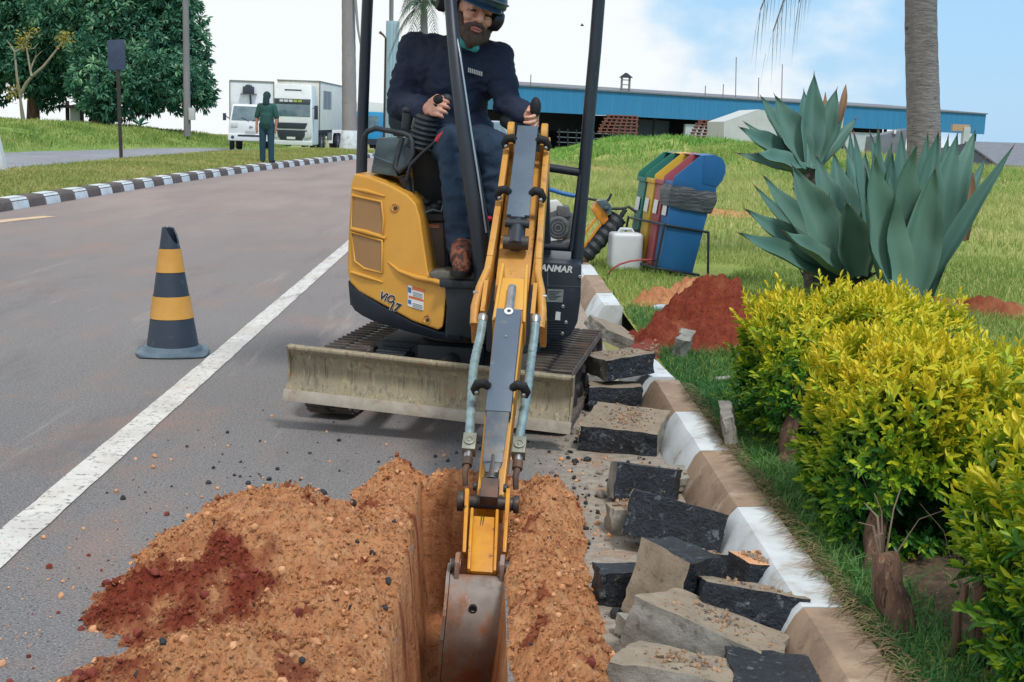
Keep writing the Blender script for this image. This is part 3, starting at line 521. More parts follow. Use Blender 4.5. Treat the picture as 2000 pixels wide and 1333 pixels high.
for _ in range(70):
    a = random.gauss(0.46, 0.13); b_ = random.uniform(2.7, 6.2); r = 0.008+0.016*random.random()**2
    if .3 < a < .76: rock(mb, (a, b_, r*0.3), r, random.choice((TARM, TARM, GRAV)), 2, (1, .8, .6))
tag(mb.build('rubble', loc=(0.4, 4, 0), smooth=50), 'loose gravel and crumbs scattered over the road around the trench', 'rubble', kind='stuff')
# red soil thrown on the lawn behind the kerb, tan soil beside it
def pile(name, cx, cy, dom, fn, redv, label, st_=0.02, base=0.10, bump_=1.0):
    x, y, Fq = grid(np.arange(cx-dom, cx+dom, st_), np.arange(cy-dom, cy+dom, st_))
    nz = np.array([noise.fractal(Vector((a*5, b_*5, 8)), 1, 2, 4) for a, b_ in zip(x, y)]); n2_ = np.array([abs(noise.noise(Vector((a*16, b_*16, 1)))) for a, b_ in zip(x, y)])
    n3_ = np.array([abs(noise.noise(Vector((a*34, b_*34, 3)))) for a, b_ in zip(x, y)]); hh = fn(x, y); hh = hh+(0.09*nz+0.075*n2_+0.05*n3_-0.03)*bump_*np.clip((hh+0.05)/0.1, 0, 1); f = Fq[(hh[Fq].max(1) > 0.0)]; u, inv = np.unique(f, return_inverse=True)
    tn = np.clip(redv(x, y)+0.4*nz, 0, 1)
    return tag(npmesh(name, np.stack([x, y, np.maximum(hh, -0.06)+base], 1)[u], inv.reshape(f.shape), M_SOIL, loc=(cx, cy, base), smooth=True, attr=tn[u]), label, 'soil heap')
pile('soil_heap', 1.30, 8.0, 1.1, lambda x, y: smax(lobe(x, y, 1.42, 7.75, 0.42, 0.6, 0.40), lobe(x, y, 1.12, 7.38, 0.30, 0.36, 0.18), 0.05), lambda x, y: x*0+1.0, 'dark red soil heap on the lawn between the hedge and the broken slabs')
pile('soil_heap', 1.48, 9.2, 0.8, lambda x, y: lobe(x, y, 1.48, 9.1, 0.42, 0.42, 0.17), lambda x, y: x*0+0.15, 'small pale tan soil heap on the grass behind the dark red heap', 0.025)
pile('soil_ridge', 3.7, 9.3, 1.3, lambda x, y: lobe(x, y, 3.75, 9.25, 1.25, 0.16, 0.10, ang=-0.62), lambda x, y: x*0+0.65, 'thin strip of reddish soil across the lawn right of the big agave', 0.03, bump_=.5)
pile('soil_patch', 3.35, 19.6, 1.4, lambda x, y: lobe(x, y, 3.3, 19.6, 1.1, 0.45, 0.09, ang=-0.4), lambda x, y: x*0+0.1, 'bare sandy soil patch in the lawn right of the bins', 0.06, bump_=.4)
pile('soil_patch', 2.9, 36.5, 1.6, lambda x, y: lobe(x, y, 2.9, 36.5, 1.3, 0.9, 0.14), lambda x, y: x*0+0.1, 'bare sandy patch at the foot of the mound behind the excavator', 0.08, bump_=.4)
# ================================================================ THE EXCAVATOR
O_EX = Vector((-0.06, 6.2, 0)); TF = Frame(rad(-11), O_EX); HF = Frame(rad(-4), O_EX)
EX = thing('mini_excavator', O_EX, 'yellow and black mini excavator digging the trench with its narrow bucket', 'excavator')
def beam(mb, a, b, wa, ta, m, wb=None, tb=None):
    """box from a to b; wa/ta full width and thickness vectors at a, wb/tb at b"""
    wb = wa if wb is None else wb; tb = ta if tb is None else tb; a, b = Vector(a), Vector(b)
    return mb.hexa([a-wa/2-ta/2, a+wa/2-ta/2, a+wa/2+ta/2, a-wa/2+ta/2, b-wb/2-tb/2, b+wb/2-tb/2, b+wb/2+tb/2, b-wb/2+tb/2], m)
# ---- tracks
def track(x0, x1):
    mb = MB(); yf, yr, r, zc = -0.53, 0.60, 0.130, 0.152; path = []
    for k in range(14): path.append((yf+(yr-yf)*k/14, zc+r, 90))
    for k in range(9): path.append((yr+r*math.sin(math.pi*k/9), zc+r*math.cos(math.pi*k/9), 90-180*k/9))
    for k in range(14): path.append((yr-(yr-yf)*k/14, zc-r, -90))
    for k in range(9): path.append((yf-r*math.sin(math.pi*k/9), zc-r*math.cos(math.pi*k/9), -90-180*k/9))
    n = len(path); vo = []; 
    for yv, zv, an in path:
        oy, oz = math.cos(rad(an))*0.0, 0; nx_ = Vector((0, math.cos(rad(an)), math.sin(rad(an))))
        for xx, off in ((x0, 0), (x1, 0), (x1, -0.03), (x0, -0.03)): vo.append(TF(xx, yv+nx_.y*off, zv+nx_.z*off))
    mb.poly(vo, [(4*i+k, 4*i+(k+1) % 4, 4*((i+1) % n)+(k+1) % 4, 4*((i+1) % n)+k) for i in range(n) for k in range(4)], RUB)
    tot = 54
    for i in range(tot*2):
        f = i/(tot*2)*n; a = path[int(f) % n]; b_ = path[(int(f)+1) % n]; fr = f-int(f); da = (b_[2]-a[2]+180) % 360-180
        yv, zv, an = a[0]+(b_[0]-a[0])*fr, a[1]+(b_[1]-a[1])*fr, a[2]+da*fr; nn = TF.d(0, math.cos(rad(an)), math.sin(rad(an))); tt = TF.d(0, -math.sin(rad(an)), math.cos(rad(an)))
        hw = (x1-x0)/2; o = (0.0 if i % 2 else 0.0); xa, xb = (x0+0.004, x0+hw*0.92) if i % 2 else (x0+hw*1.08, x1-0.004)
        beam(mb, TF(xa, yv, zv)+nn*0.006, TF(xb, yv, zv)+nn*0.006, tt*0.014, nn*0.014, RUB)
        if i % 2: beam(mb, TF(x0+hw*0.80, yv, zv)+nn*0.003, TF(x0+hw*1.2, yv, zv)+nn*0.003, tt*0.03, nn*0.012, DSTL)
    tr = mb.build('track', EX, smooth=30)
    for yv, rr, nm in ((yf, 0.095, 'idler'), (yr, 0.1, 'sprocket'), (-0.2, 0.05, 'roller'), (0.03, 0.05, 'roller'), (0.26, 0.05, 'roller')):
        m2 = MB(); zz = zc if rr > 0.06 else 0.075; m2.lathe(TF(x0+0.02, yv, zz), TF.x, [(rr*0.5, 0), (rr, 0.012), (rr, x1-x0-0.05), (rr*0.5, x1-x0-0.04)], DSTL, 18); m2.build(nm, tr, smooth=40)
    m2 = MB(); m2.hexa([TF(x0+0.05, yf+.02, .1), TF(x1-0.05, yf+.02, .1), TF(x1-0.05, yr-.02, .1), TF(x0+0.05, yr-.02, .1), TF(x0+0.05, yf+.05, .23), TF(x1-0.05, yf+.05, .23), TF(x1-0.05, yr-.05, .23), TF(x0+0.05, yr-.05, .23)], DSTL); m2.build('track_frame', tr, bevel=0.01)
track(-0.625, -0.405); track(0.365, 0.585)
# ---- undercarriage
mb = MB(); mb.hexa([TF(-.42, -.3, .17), TF(.38, -.3, .17), TF(.38, .4, .17), TF(-.42, .4, .17), TF(-.40, -.22, .31), TF(.36, -.22, .31), TF(.36, .32, .31), TF(-.40, .32, .31)], BLKM)
mb.box(TF(-0.02, -.33, .25), (.30, .1, .16), BLKM, TF.m)
mb.build('undercarriage', EX, bevel=0.015)
mb = MB(); mb.lathe(TF(0, 0.02, .30), (0, 0, 1), [(.2, 0), (.24, .02), (.24, .06), (.2, .08), (.2, .15)], DSTL, 32); mb.build('slew_ring', EX, smooth=40)
mb = MB()       # ribbed step plate beside the left track
for k in range(6): mb.box(TF(-0.30, -.40+k*0.06, .275+k*0.004), (.15, .035, .012), BLKM, TF.m)
mb.box(TF(-0.30, -.22, .25), (.17, .40, .03), BLKM, TF.m); mb.build('step_plate', EX, bevel=0.004)
# ---- dozer blade
tz = rad(2.6); BC = TF(-0.0, -.9, .235)
bx = (TF.x*math.cos(tz)-TF.z*math.sin(tz)); bz = (TF.z*math.cos(tz)+TF.x*math.sin(tz))
def bl(x, y, z): return BC+bx*x+TF.y*y+bz*z
def bprof(x, pts): return [bl(x, a, b_) for a, b_ in pts]
prof = [(-0.012, .118), (0.012, .125), (0.03, .118), (0.068, .04), (0.068, -.05), (0.03, -.078), (0.01, -.078), (0.03, -.05), (0.042, -.01), (0.042, .03), (0.022, .08), (-0.012, .106)]
mb = MB(); xs_ = np.linspace(-.615, .615, 2)
mb.loft(bprof(-.615, prof), bprof(.615, prof), BLADE)
DB = mb.build('dozer_blade', EX, bevel=0.004)
mb = MB(); ce = [(-0.006, -.124), (0.006, -.124), (0.026, -.079), (0.008, -.074)]; mb.loft(bprof(-.63, ce), bprof(.63, ce), EDGE); mb.build('cutting_edge', DB, bevel=0.003)
for sx_ in (-.622, .616):
    mb = MB(); pp = [(-0.010, .118), (0.05, .118), (0.07, .03), (0.07, -.07), (0.0, -.10), (0.03, -.05), (0.036, .03)]
    mb.prism(bprof(sx_, pp), bx*0.008, BLADE); mb.build('end_plate', DB)
for sx_ in (-.46, .40):
    mb = MB(); mb.tube([bl(sx_, 0.022, .08), bl(sx_, .0415, .03), bl(sx_, .0415, -.01), bl(sx_, .03, -.05)], 0.004, BLADE, 6); mb.build('weld_seam', DB, smooth=40)
mb = MB()
for sx_ in (-.2, .2): beam(mb, bl(sx_, .06, -.02), TF(sx_*1.2, -.28, .2), TF.x*.06, TF.z*.1, BLKM)
mb.cyl(bl(0, .06, .02), TF(0, -.3, .27), .035, DSTL); mb.build('blade_arm', EX, bevel=0.006)
# ---- house: platform, cover, skirt
mb = MB(); pl = []
for k in range(40):
    an = 2*math.pi*k/40; pl.append((max(-.585, min(.50, -.03+.62*math.cos(an))), max(-.05, .12+.60*math.sin(an))))
mb.loft([HF(a, b_, .455) for a, b_ in pl], [HF(a, b_, .615) for a, b_ in pl], BLKM); mb.build('platform', EX, bevel=0.02)
CP0 = HF(-.55, -.20, 0); CN = HF.d(-.26, -.53, 0).normalized(); CN = (CN+Vector((0, 0, .10))).normalized(); CP0 = HF(-.55, -.215, .8)
def cp(u, v, off=0.0): return onplane(u, v, CP0+CN*off, CN)
cov = [(692, 339), (720, 345), (762, 362), (795, 380), (812, 398), (820, 425), (828, 478), (836, 534), (846, 545), (873, 556), (868, 612), (864, 640), (856, 646), (806, 628), (742, 593), (700, 570), (684, 553), (678, 530), (681, 440), (686, 360)]
back = HF.d(0.03, 0.80, 0)
mb = MB(); mb.loft([cp(*p) for p in cov], [cp(*p)+back for p in cov], YEL)
COV = mb.build('engine_cover', EX, bevel=0.022, seg=4, smooth=50)
skt = [(679, 548), (690, 562), (742, 596), (806, 631), (856, 650), (866, 648), (900, 655), (900, 668), (850, 663), (770, 640), (716, 622), (690, 606), (682, 590)]
s_top = [(679, 548), (690, 562), (716, 580), (742, 596), (806, 631), (856, 650), (900, 657)]; s_bot = [(683, 592), (692, 607), (706, 617), (726, 627), (786, 646), (850, 663), (900, 669)]
mb = MB(); n_ = len(s_top); bk_ = HF.d(0.03, .72, 0); vs = []
for (u, v), (u2, v2) in zip(s_top, s_bot): a, b_ = cp(u, v, .006), cp(u2, v2, -.02); vs += [a, b_, b_+bk_, a+bk_]
mb.poly(vs, [(4*i+k, 4*i+(k+1) % 4, 4*i+4+(k+1) % 4, 4*i+4+k) for i in range(n_-1) for k in range(4)]+[(3, 2, 1, 0), tuple(4*n_-4+k for k in range(4))], BLK); mb.build('skirt', EX, bevel=0.01, smooth=50)
# grilles with raised rims, divider, moulding lines, bolts
for q in ([(690, 384), (744, 396), (748, 430), (746, 459), (688, 445)], [(688, 456), (745, 472), (745, 532), (712, 524), (694, 510)]):
    mb = MB(); mb.prism([cp(u, v, 0.003) for u, v in q], CN*-0.02, GRILL); gr = mb.build('grille', COV)
    ce_ = Vector((sum(a for a, b_ in q)/5, sum(b_ for a, b_ in q)/5, 0)); qq = [(u+(u-ce_.x)*0.06, v+(v-ce_.y)*0.05) for u, v in q]; qq.append(qq[0]); qq.append(qq[1])
    mb = MB(); mb.tube([cp(u, v, 0.004) for u, v in qq], 0.0062, YEL, 8, cap=False); mb.build('rim', gr, smooth=60)
mb = MB(); mb.tube([cp(686, 447, .004), cp(715, 454, .008), cp(753, 466, .004)], [.009, .012, .007], YEL, 10); mb.build('moulding', COV, smooth=60)
mb = MB(); mb.tube([cp(686, 532, .002), cp(712, 540, .005), cp(748, 552, .002)], [.007, .010, .004], YEL, 10); mb.build('moulding', COV, smooth=60); mb = MB()
mb.tube([cp(758, 512, .0), cp(780, 530, .006), cp(815, 543, .012), cp(848, 549, .014), cp(872, 558, .010)], [.003, .009, .013, .014, .012], YEL, 10); mb.build('moulding', COV, smooth=60); mb = MB()
mb.tube([cp(689, 369, 0), cp(716, 374, .005), cp(752, 384, .002)], [.006, .011, .004], YEL, 10); mb.build('moulding', COV, smooth=60)
for u, v in ((772, 406), (835, 624)):
    mb = MB(); mb.lathe(cp(u, v, -.004), CN, [(.024, 0), (.024, .007), (.017, .0085), (.014, .005)], YELD, 20); bo = mb.build('bolt', COV, smooth=40)
    mb = MB(); mb.lathe(cp(u+1, v+1, .0), CN, [(.008, 0), (.008, .008), (.005, .009)], DSTL, 12); mb.build('bolt_head', bo, smooth=40)
cxv = (cp(800, 590)-cp(740, 568)).normalized(); cyv = (cp(742, 560)-cp(742, 590)).normalized()
for off, mm_, ob in ((0.0025, WHT, 0.0034), (0.0036, DECALK, 0.0018)):
    text('ViO', 'lettering', .052, mm_, cp(739, 583, off), cxv, cyv, COV, .0003, ob, .25); text('17', 'lettering', .056, mm_, cp(758, 603, off), cxv, cyv, COV, .0003, ob+.0006, .25)
def decal(pts, fn, m, name, parent, off=0.0025):
    mb = MB(); mb.prism([fn(u, v, off) for u, v in pts], -CN*0.001, m); return mb.build(name, parent)
dc = decal([(797, 557), (828, 566), (827, 607), (796, 598)], cp, DECAL, 'warning_sticker', COV)
decal([(805, 559), (828, 566), (828, 572), (805, 566)], cp, DECALR, 'printed_band', dc, .0035); decal([(798, 577), (827, 586), (827, 590), (798, 582)], cp, DECALR, 'printed_band', dc, .0035)
decal([(797, 561), (803, 563), (803, 573), (797, 571)], cp, DECALB, 'pictogram', dc, .0035); decal([(797, 585), (803, 587), (803, 595), (797, 593)], cp, DECALB, 'pictogram', dc, .0035)
mb = MB()
for k in range(4):
    for v0 in (569, 591): mb.prism([cp(806, v0+k*3+1, .0035), cp(825, v0+k*3+6.5, .0035), cp(825, v0+k*3+7.6, .0035), cp(806, v0+k*3+2.1, .0035)], -CN*.0005, CONS)
mb.build('printed_text', dc)
# rear hood, seen between the bars
mb = MB(); hd_ = [(-.52, .30), (.30, .30), (.36, .45), (.30, .66), (0, .74), (-.40, .66), (-.56, .48)]; mb.loft([HF(a, b_, .58) for a, b_ in hd_], [HF(a*.97, b_, 1.20) for a, b_ in hd_], YEL); mb.build('rear_hood', EX, bevel=0.03, smooth=50)
# ---- floor, pedestal, seat
mb = MB(); mb.hexa([HF(-.10, -.52, .62), HF(.34, -.52, .62), HF(.40, .3, .62), HF(-.2, .3, .62), HF(-.10, -.52, .655), HF(.34, -.52, .655), HF(.40, .3, .655), HF(-.2, .3, .655)], BLKM)
mb.build('floor_plate', EX, bevel=0.008)
mb = MB()
mb.prism([HF.px(u, v, -.50) for u, v in ((868, 556), (936, 558), (965, 560), (965, 640), (925, 662), (868, 660), (872, 600))], HF.d(0, .5, 0), BLKM); mb.build('front_frame', EX, bevel=0.012, smooth=50)
mb = MB(); mb.prism([HF.px(u, v, -.46) for u, v in ((836, 534), (862, 530), (930, 534), (938, 552), (915, 556), (870, 554), (846, 546))], HF.d(0, .2, 0), mat('worn_step', K(112, 108, 100), K(84, 84, 82), .7, 20)); mb.build('step', EX, bevel=0.006)
mb = MB(); mb.prism([HF.px(u, v, -.14) for u, v in ((826, 436), (866, 434), (870, 528), (836, 532))], HF.d(0, .2, 0), mat('dusty_brown_panel', K(122, 96, 86), K(98, 82, 80), .55, 8)); pn = mb.build('side_panel', EX, bevel=0.012)
mb = MB(); mb.prism([HF.px(u, v, -.145) for u, v in ((826, 437), (858, 440), (858, 446), (826, 443))], HF.d(0, .003, 0), DECAL); mb.prism([HF.px(u, v, -.147) for u, v in ((838, 438), (858, 440), (858, 445), (838, 443))], HF.d(0, .002, 0), DECALR); mb.build('panel_sticker', pn)
mb = MB(); mb.hexa([HF(-.22, .0, .65), HF(.30, .0, .65), HF(.30, .34, .65), HF(-.22, .34, .65), HF(-.24, .04, 1.06), HF(.28, .04, 1.06), HF(.28, .36, 1.06), HF(-.24, .36, 1.06)], BLKM); mb.build('seat_pedestal', EX, bevel=0.02)
SEATM = mat('dark_vinyl', K(46, 72, 84), K(40, 62, 74), .5, 8)
ST = MB().hexa([HF(-.26, -.04, 1.06), HF(.26, -.04, 1.06), HF(.26, .36, 1.06), HF(-.26, .36, 1.06), HF(-.25, -.02, 1.15), HF(.25, -.02, 1.15), HF(.25, .36, 1.15), HF(-.25, .36, 1.15)], SEATM).build('seat_cushion', EX, bevel=0.03, smooth=50)
mb = MB(); bp_ = [HF.px(u, v, .40) for u, v in ((766, 268), (757, 240), (756, 185), (766, 158), (790, 148), (900, 150), (930, 165), (936, 270))]; mb.loft(bp_, [p+HF.d(0.0, .10, 0) for p in bp_], SEATM); mb.build('seat_back', EX, bevel=0.025, smooth=50)
# ---- canopy frame
cpx = lambda pts: [HF.px(u, v, y) for u, v, y in pts]
mb = MB(); mb.tube(cpx([(724, -110, .15), (718, 0, .15), (713, 110, .15), (709, 220, .15), (706, 345, .12)]), .0275, BLK, 14); mb.build('canopy_post', EX, smooth=60)
mb = MB(); mb.tube(cpx([(880, -110, -.2), (878, -20, -.26), (884, 60, -.34), (893, 150, -.42), (906, 250, -.46), (922, 350, -.48), (936, 440, -.5), (944, 520, -.5), (945, 556, -.5)]), [.027, .028, .029, .031, .036, .042, .045, .045, .045], BLK, 14); mp_ = mb.build('canopy_post', EX, smooth=60)
mb = MB(); mb.tube(cpx([(891, 66, -.36), (899, 110, -.42), (908, 170, -.46), (921, 260, -.5), (935, 350, -.525), (950, 455, -.54)]), .0042, mat('pale_edge_line', K(150, 166, 182), None, .2), 8); mb.build('edge_line', mp_, smooth=60)  # thin pale line down the right edge of the front post
mb = MB(); mb.tube(cpx([(1178, -110, -.1), (1169, 10, -.1), (1162, 100, -.1), (1150, 230, -.1), (1139, 360, -.1), (1126, 515, -.1)]), .0295, BLK, 14); mb.build('canopy_post', EX, smooth=60)
mb = MB(); mb.tube(cpx([(1060, 326, -.08), (1138, 338, -.1)]), .020, BLK, 12); mb.tube(cpx([(1060, 482, -.08), (1124, 486, -.1)]), .016, BLK, 12); mb.tube(cpx([(1133, 342, -.12), (1115, 490, -.12)]), .011, BLK, 10); mb.build('side_rail', EX, smooth=60)
mb = MB(); ro = [(-.60, -.42), (.62, -.42), (.64, .1), (.60, .62), (-.58, .62), (-.62, .1)]
mb.loft([HF(a, b_, 2.22) for a, b_ in ro], [HF(a*.95, b_*.95, 2.29) for a, b_ in ro], YEL); mb.build('canopy_roof', EX, bevel=0.02)
# ---- right console (seen on the left): box, grab rail, gaiter, levers
mb = MB(); mb.prism(cpx([(737, 269, -.10), (788, 272, -.14), (770, 330, -.14), (778, 346, -.14), (724, 338, -.10)]), HF.d(0, .32, 0), CONS); cs = mb.build('control_console', EX, bevel=0.008)
mb = MB(); mb.prism(cpx([(789, 268, -.145), (806, 268, -.15), (808, 296, -.16), (800, 322, -.16), (778, 340, -.155), (774, 328, -.15)]), HF.d(0, .3, 0), CONS); mb.build('console_side', EX, bevel=0.008)
mb = MB(); mb.prism(cpx([(728, 303, -.112), (772, 320, -.155), (771, 322, -.155), (727, 305, -.112)]), HF.d(0, .01, 0), GRYP); mb.build('console_crease', cs)
mb = MB(); mb.tube(cpx([(706, 330, -.12), (708, 296, -.13), (711, 268, -.14), (718, 257, -.15), (734, 251, -.16), (760, 256, -.17), (788, 261, -.18), (800, 266, -.185), (805, 278, -.19), (806, 300, -.2), (798, 320, -.2), (780, 336, -.2), (771, 328, -.19), (776, 305, -.18), (786, 268, -.175)]), .0125, BLKM, 10); mb.build('grab_rail', EX, smooth=60)
mb = MB(); a = HF.px(822, 292, -.12); b_ = HF.px(836, 226, -.14); ax = (b_-a); Lh = ax.length; pr = []
for k in range(15): pr.append(((.078-.022*k/14)*(1.0 if k % 2 else .84), Lh*k/14))
mb.lathe(a, ax, pr, BLKM, 20); mb.build('lever_gaiter', EX, smooth=25)
mb = MB(); mb.prism(cpx([(800, 290, -.1), (848, 284, -.1), (870, 330, -.05), (866, 400, -.02), (812, 400, -.02)]), HF.d(0, .2, 0), BLKM); mb.build('console_pedestal', EX, bevel=0.015)
mb = MB(); mb.tube(cpx([(838, 240, -.15), (845, 222, -.16), (851, 203, -.165)]), [.012, .016, .02], BLACKHOLE, 10); mb.ball(HF.px(856, 196, -.165), .026, BLACKHOLE); mb.ball(HF.px(872, 194, -.12), .028, BLKM, sc=(1, .8, .9)); mb.build('joystick', EX, smooth=60)
mb = MB(); mb.ball(HF.px(803, 216, -.05), .036, BLKM, sc=(1.2, .8, .6)); mb.tube(cpx([(798, 222, -.05), (793, 252, -.05)]), [.03, .024], BLKM, 12); mb.tube(cpx([(812, 230, -.08), (806, 250, -.06)]), .012, STEEL, 8); mb.build('arm_rest', EX, smooth=60)
mb = MB(); mb.tube(cpx([(794, 352, -.2), (802, 322, -.22), (826, 298, -.23), (854, 274, -.24)]), [.009, .009, .008, .007], BLKM, 10); lv = mb.build('blade_lever', EX, smooth=60)
mb = MB(); mb.tube(cpx([(852, 277, -.24), (858, 270, -.24), (873, 257, -.245)]), [.0125, .0165, .0145], RED, 12); mb.build('lever_grip', lv, smooth=60)
mb = MB(); mb.tube(cpx([(790, 345, -.16), (796, 372, -.15), (792, 400, -.14)]), [.03, .022, .03], BLKM, 10); mb.tube(cpx([(806, 348, -.17), (808, 385, -.16), (800, 410, -.15)]), .006, BLKM, 8); mb.build('lever_boot', EX, smooth=50)
mb = MB()
for u, v, r in ((838, 412, .035), (850, 405, .026), (832, 395, .02), (860, 396, .016)): mb.ball(HF.px(u, v, -.12), r, BLKM, 10, 6, (1.2, 1, .8))
mb.box(HF.px(845, 424, -.14), (.10, .05, .03), BLKM, HF.m); mb.tube(cpx([(826, 418, -.2), (845, 410, -.2), (862, 414, -.2), (872, 384, -.18)]), .007, CONS, 8); mb.build('valve_block', EX, smooth=40)
# left console with its joystick
mb = MB(); mb.tube(cpx([(985, 236, -.0), (1004, 242, -.05), (1030, 252, -.1)]), [.03, .045, .04], BLKM, 14); mb.prism(cpx([(1000, 246, -.08), (1045, 250, -.1), (1070, 300, -.1), (1075, 500, 0), (1000, 500, 0)]), HF.d(0, .2, 0), BLKM); mb.build('control_console', EX, smooth=50)
mb = MB(); mb.tube(cpx([(1042, 262, -.12), (1046, 240, -.14), (1046, 222, -.15)]), [.022, .018, .02], BLACKHOLE, 12); mb.ball(HF.px(1046, 210, -.215), .027, BLACKHOLE, sc=(.95, .8, 1.75)); mb.build('joystick', EX, smooth=60)
mb = MB(); mb.tube(cpx([(928, 322, -.2), (945, 315, -.22), (965, 313, -.22), (1000, 318, -.2)]), .008, STEEL, 8); mb.build('lever_rod', EX, smooth=60)
mb = MB(); mb.prism(cpx([(955, 395, -.3), (990, 395, -.3), (992, 500, -.3), (962, 505, -.3)]), HF.d(0, .03, 0), BLKM); mb.ball(HF.px(956, 428, -.33), .02, RED, sc=(1.1, .8, .7)); mb.build('pedal', EX, bevel=0.004)
# ---- black box on the right, with lettering and stickers
bx0 = [(1052, 511), (1136, 516), (1134, 585), (1128, 630), (1116, 656), (1098, 666), (1050, 664)]
mb = MB(); mb.prism(cpx([(u, v, -.33) for u, v in bx0]), HF.d(0, .72, 0), BLK); BB = mb.build('side_box', EX, bevel=0.018, smooth=50)
hx, hz = HF.x, HF.z
def hp(u, v, off): return HF.px(u, v, -.33-off)
def hdec(q, m, name, par, off=.002, th=.001):
    mb = MB(); mb.prism([hp(u, v, off) for u, v in q], HF.d(0, th, 0), m); return mb.build(name, par)
tx = (hp(1114, 530, 0)-hp(1068, 527, 0)).normalized(); text('YANMAR', 'lettering', .042, DECAL, hp(1117, 533, .002), tx, hz, BB, .0003, .0012, .2, 'RIGHT')
sk = hdec([(1070, 565), (1101, 566), (1099, 591), (1067, 590)], mat('sticker_grey', K(136, 146, 144), K(120, 132, 132), .5, 40), 'plate_sticker', BB)
mb = MB()
for k in range(6): mb.prism([hp(1071, 569+k*3, .003), hp(1096-(k % 3)*5, 569.6+k*3, .003), hp(1096-(k % 3)*5, 570.8+k*3, .003), hp(1071, 570.2+k*3, .003)], HF.d(0, .0005, 0), BLK)
mb.build('printed_text', sk)
hdec([(1086, 609), (1095, 610), (1094, 626), (1084, 625)], DECAL, 'white_sticker', BB); hdec([(1068, 558), (1135, 560), (1135, 561), (1068, 559)], CONS, 'panel_seam', BB); hdec([(1069, 533), (1071, 533), (1070, 560), (1068, 560)], CONS, 'panel_seam', BB)
mb = MB()
for k in range(6): mb.prism([hp(1056, 626+k*5, .003), hp(1108, 627+k*5, .003), hp(1108, 628.6+k*5, .003), hp(1056, 627.6+k*5, .003)], HF.d(0, .003, 0), BLKM)
mb.build('vent_slot', BB)
for u, v in ((1099, 599), (1098, 652), (1132, 541), (1105, 630)):
    mb = MB(); mb.lathe(hp(u, v, -.002), -HF.y, [(.009, 0), (.009, .005), (.006, .008)], STEEL, 12); mb.build('bolt', BB, smooth=40)
# ---- swing post and boom
bc = lambda u, v, y: HF.px(u, v, y)
mb = MB(); mb.box(HF(.24, -.60, .52), (.22, .24, .30), BLKM, HF.m); mb.cyl(HF(.24, -.64, .36), HF(.24, -.64, .70), .07, BLKM); mb.build('swing_post', EX, bevel=0.015)
A, B = bc(1030, 285, -.60), bc(993, 612, -1.36); d = (B-A).normalized(); s = (HF.x - d*HF.x.dot(d)).normalized(); n = s.cross(d).normalized(); n = n if n.z > 0 else -n
Lb = (B-A).length
def bp2(t_, a, h): return A+d*(Lb*t_)+s*a+n*h
mb = MB(); beam(mb, bp2(0, 0, -.09), bp2(.92, 0, -.07), s*.15, n*.12, YELD, s*.13, n*.10)
beam(mb, HF(.27, -.60, .60), bp2(-.02, 0, -.10), s*.14, HF.d(0, .18, 0), YELD, s*.16, HF.d(0, .16, 0))
for sg in (-1, 1):
    pts = [(-.03, .085, .02), (.35, .088, .022), (.72, .096, .02), (.86, .104, .012), (.95, .128, -.01), (1.0, .135, -.04)]
    for (t0, a0, h0), (t1, a1, h1) in zip(pts[:-1], pts[1:]): beam(mb, bp2(t0, sg*a0, h0-.07), bp2(t1, sg*a1, h1-.07), s*.026, n*.16, YELD)
BOOM = mb.build('boom', EX, bevel=0.006, smooth=40)
for sg in (-1, 1):
    mb = MB()           # rounded lugs that hold the cylinder at the top of the boom
    mb.lathe(bp2(-.01, sg*.072-.014, .05), s, [(.05, 0), (.054, .004), (.054, .024), (.05, .028)], YELD, 20); mb.box(bp2(.0, sg*.072, .0), (.028, .10, .10), YELD, Matrix((s, d, n)).transposed()); mb.build('cylinder_lug', BOOM, smooth=40)
mb = MB(); beam(mb, bp2(-.02, 0, .085), bp2(.53, 0, .07), s*.088, n*.02, GRYP, s*.092); beam(mb, bp2(.0, 0, .055), bp2(.54, 0, .05), s*.055, n*.06, GRYP); GD = mb.build('cylinder_guard', BOOM, bevel=0.004)
mb = MB(); mb.cyl(bp2(.50, 0, .045), bp2(.66, 0, .03), .034, BLK, 18); mb.cyl(bp2(.64, -.05, .03), bp2(.64, .05, .03), .028, DSTL, 16); mb.cyl(bp2(.56, -.048, .06), bp2(.56, .048, .06), .018, BLKM, 12); mb.build('arm_cylinder', BOOM, smooth=40)
def clip(mb, c, s, d, n, sg):
    pts = [c+s*sg*(-.005)+n*.01, c+s*sg*.012+n*.028, c+s*sg*.034+n*.022, c+s*sg*.046+n*-.004+d*.006, c+s*sg*.040-n*.02+d*.012]
    mb.tube(pts, [.012, .015, .015, .013, .010], BLACKHOLE, 10, flat=1.2); mb.ball(c+s*sg*.036-n*.006+d*.016, .0105, STEEL, 8, 6)
for t_ in (.07, .40):
    for sg in (-1, 1): mb = MB(); clip(mb, bp2(t_, sg*.048, .07), s, d, n, sg); mb.build('hose_clip', BOOM, smooth=50)
# fork ends of the hose pipes
for sg in (-1, 1):
    mb = MB(); q = [(.80, .098, .03), (.90, .118, .03), (.99, .128, .012), (1.06, .126, -.01)]; mb.tube([bp2(t_, sg*a, h) for t_, a, h in q], [.014, .016, .018, .017], YELD, 12)
    mb.cyl(bp2(.93, sg*.118, .030), bp2(.93, sg*.140, .028), .010, STEEL, 10); mb.box(bp2(.96, sg*.095, .02), (.016, .16, .06), YELD, Matrix((s, d, n)).transposed()); mb.build('hose_pipe', BOOM, smooth=40)
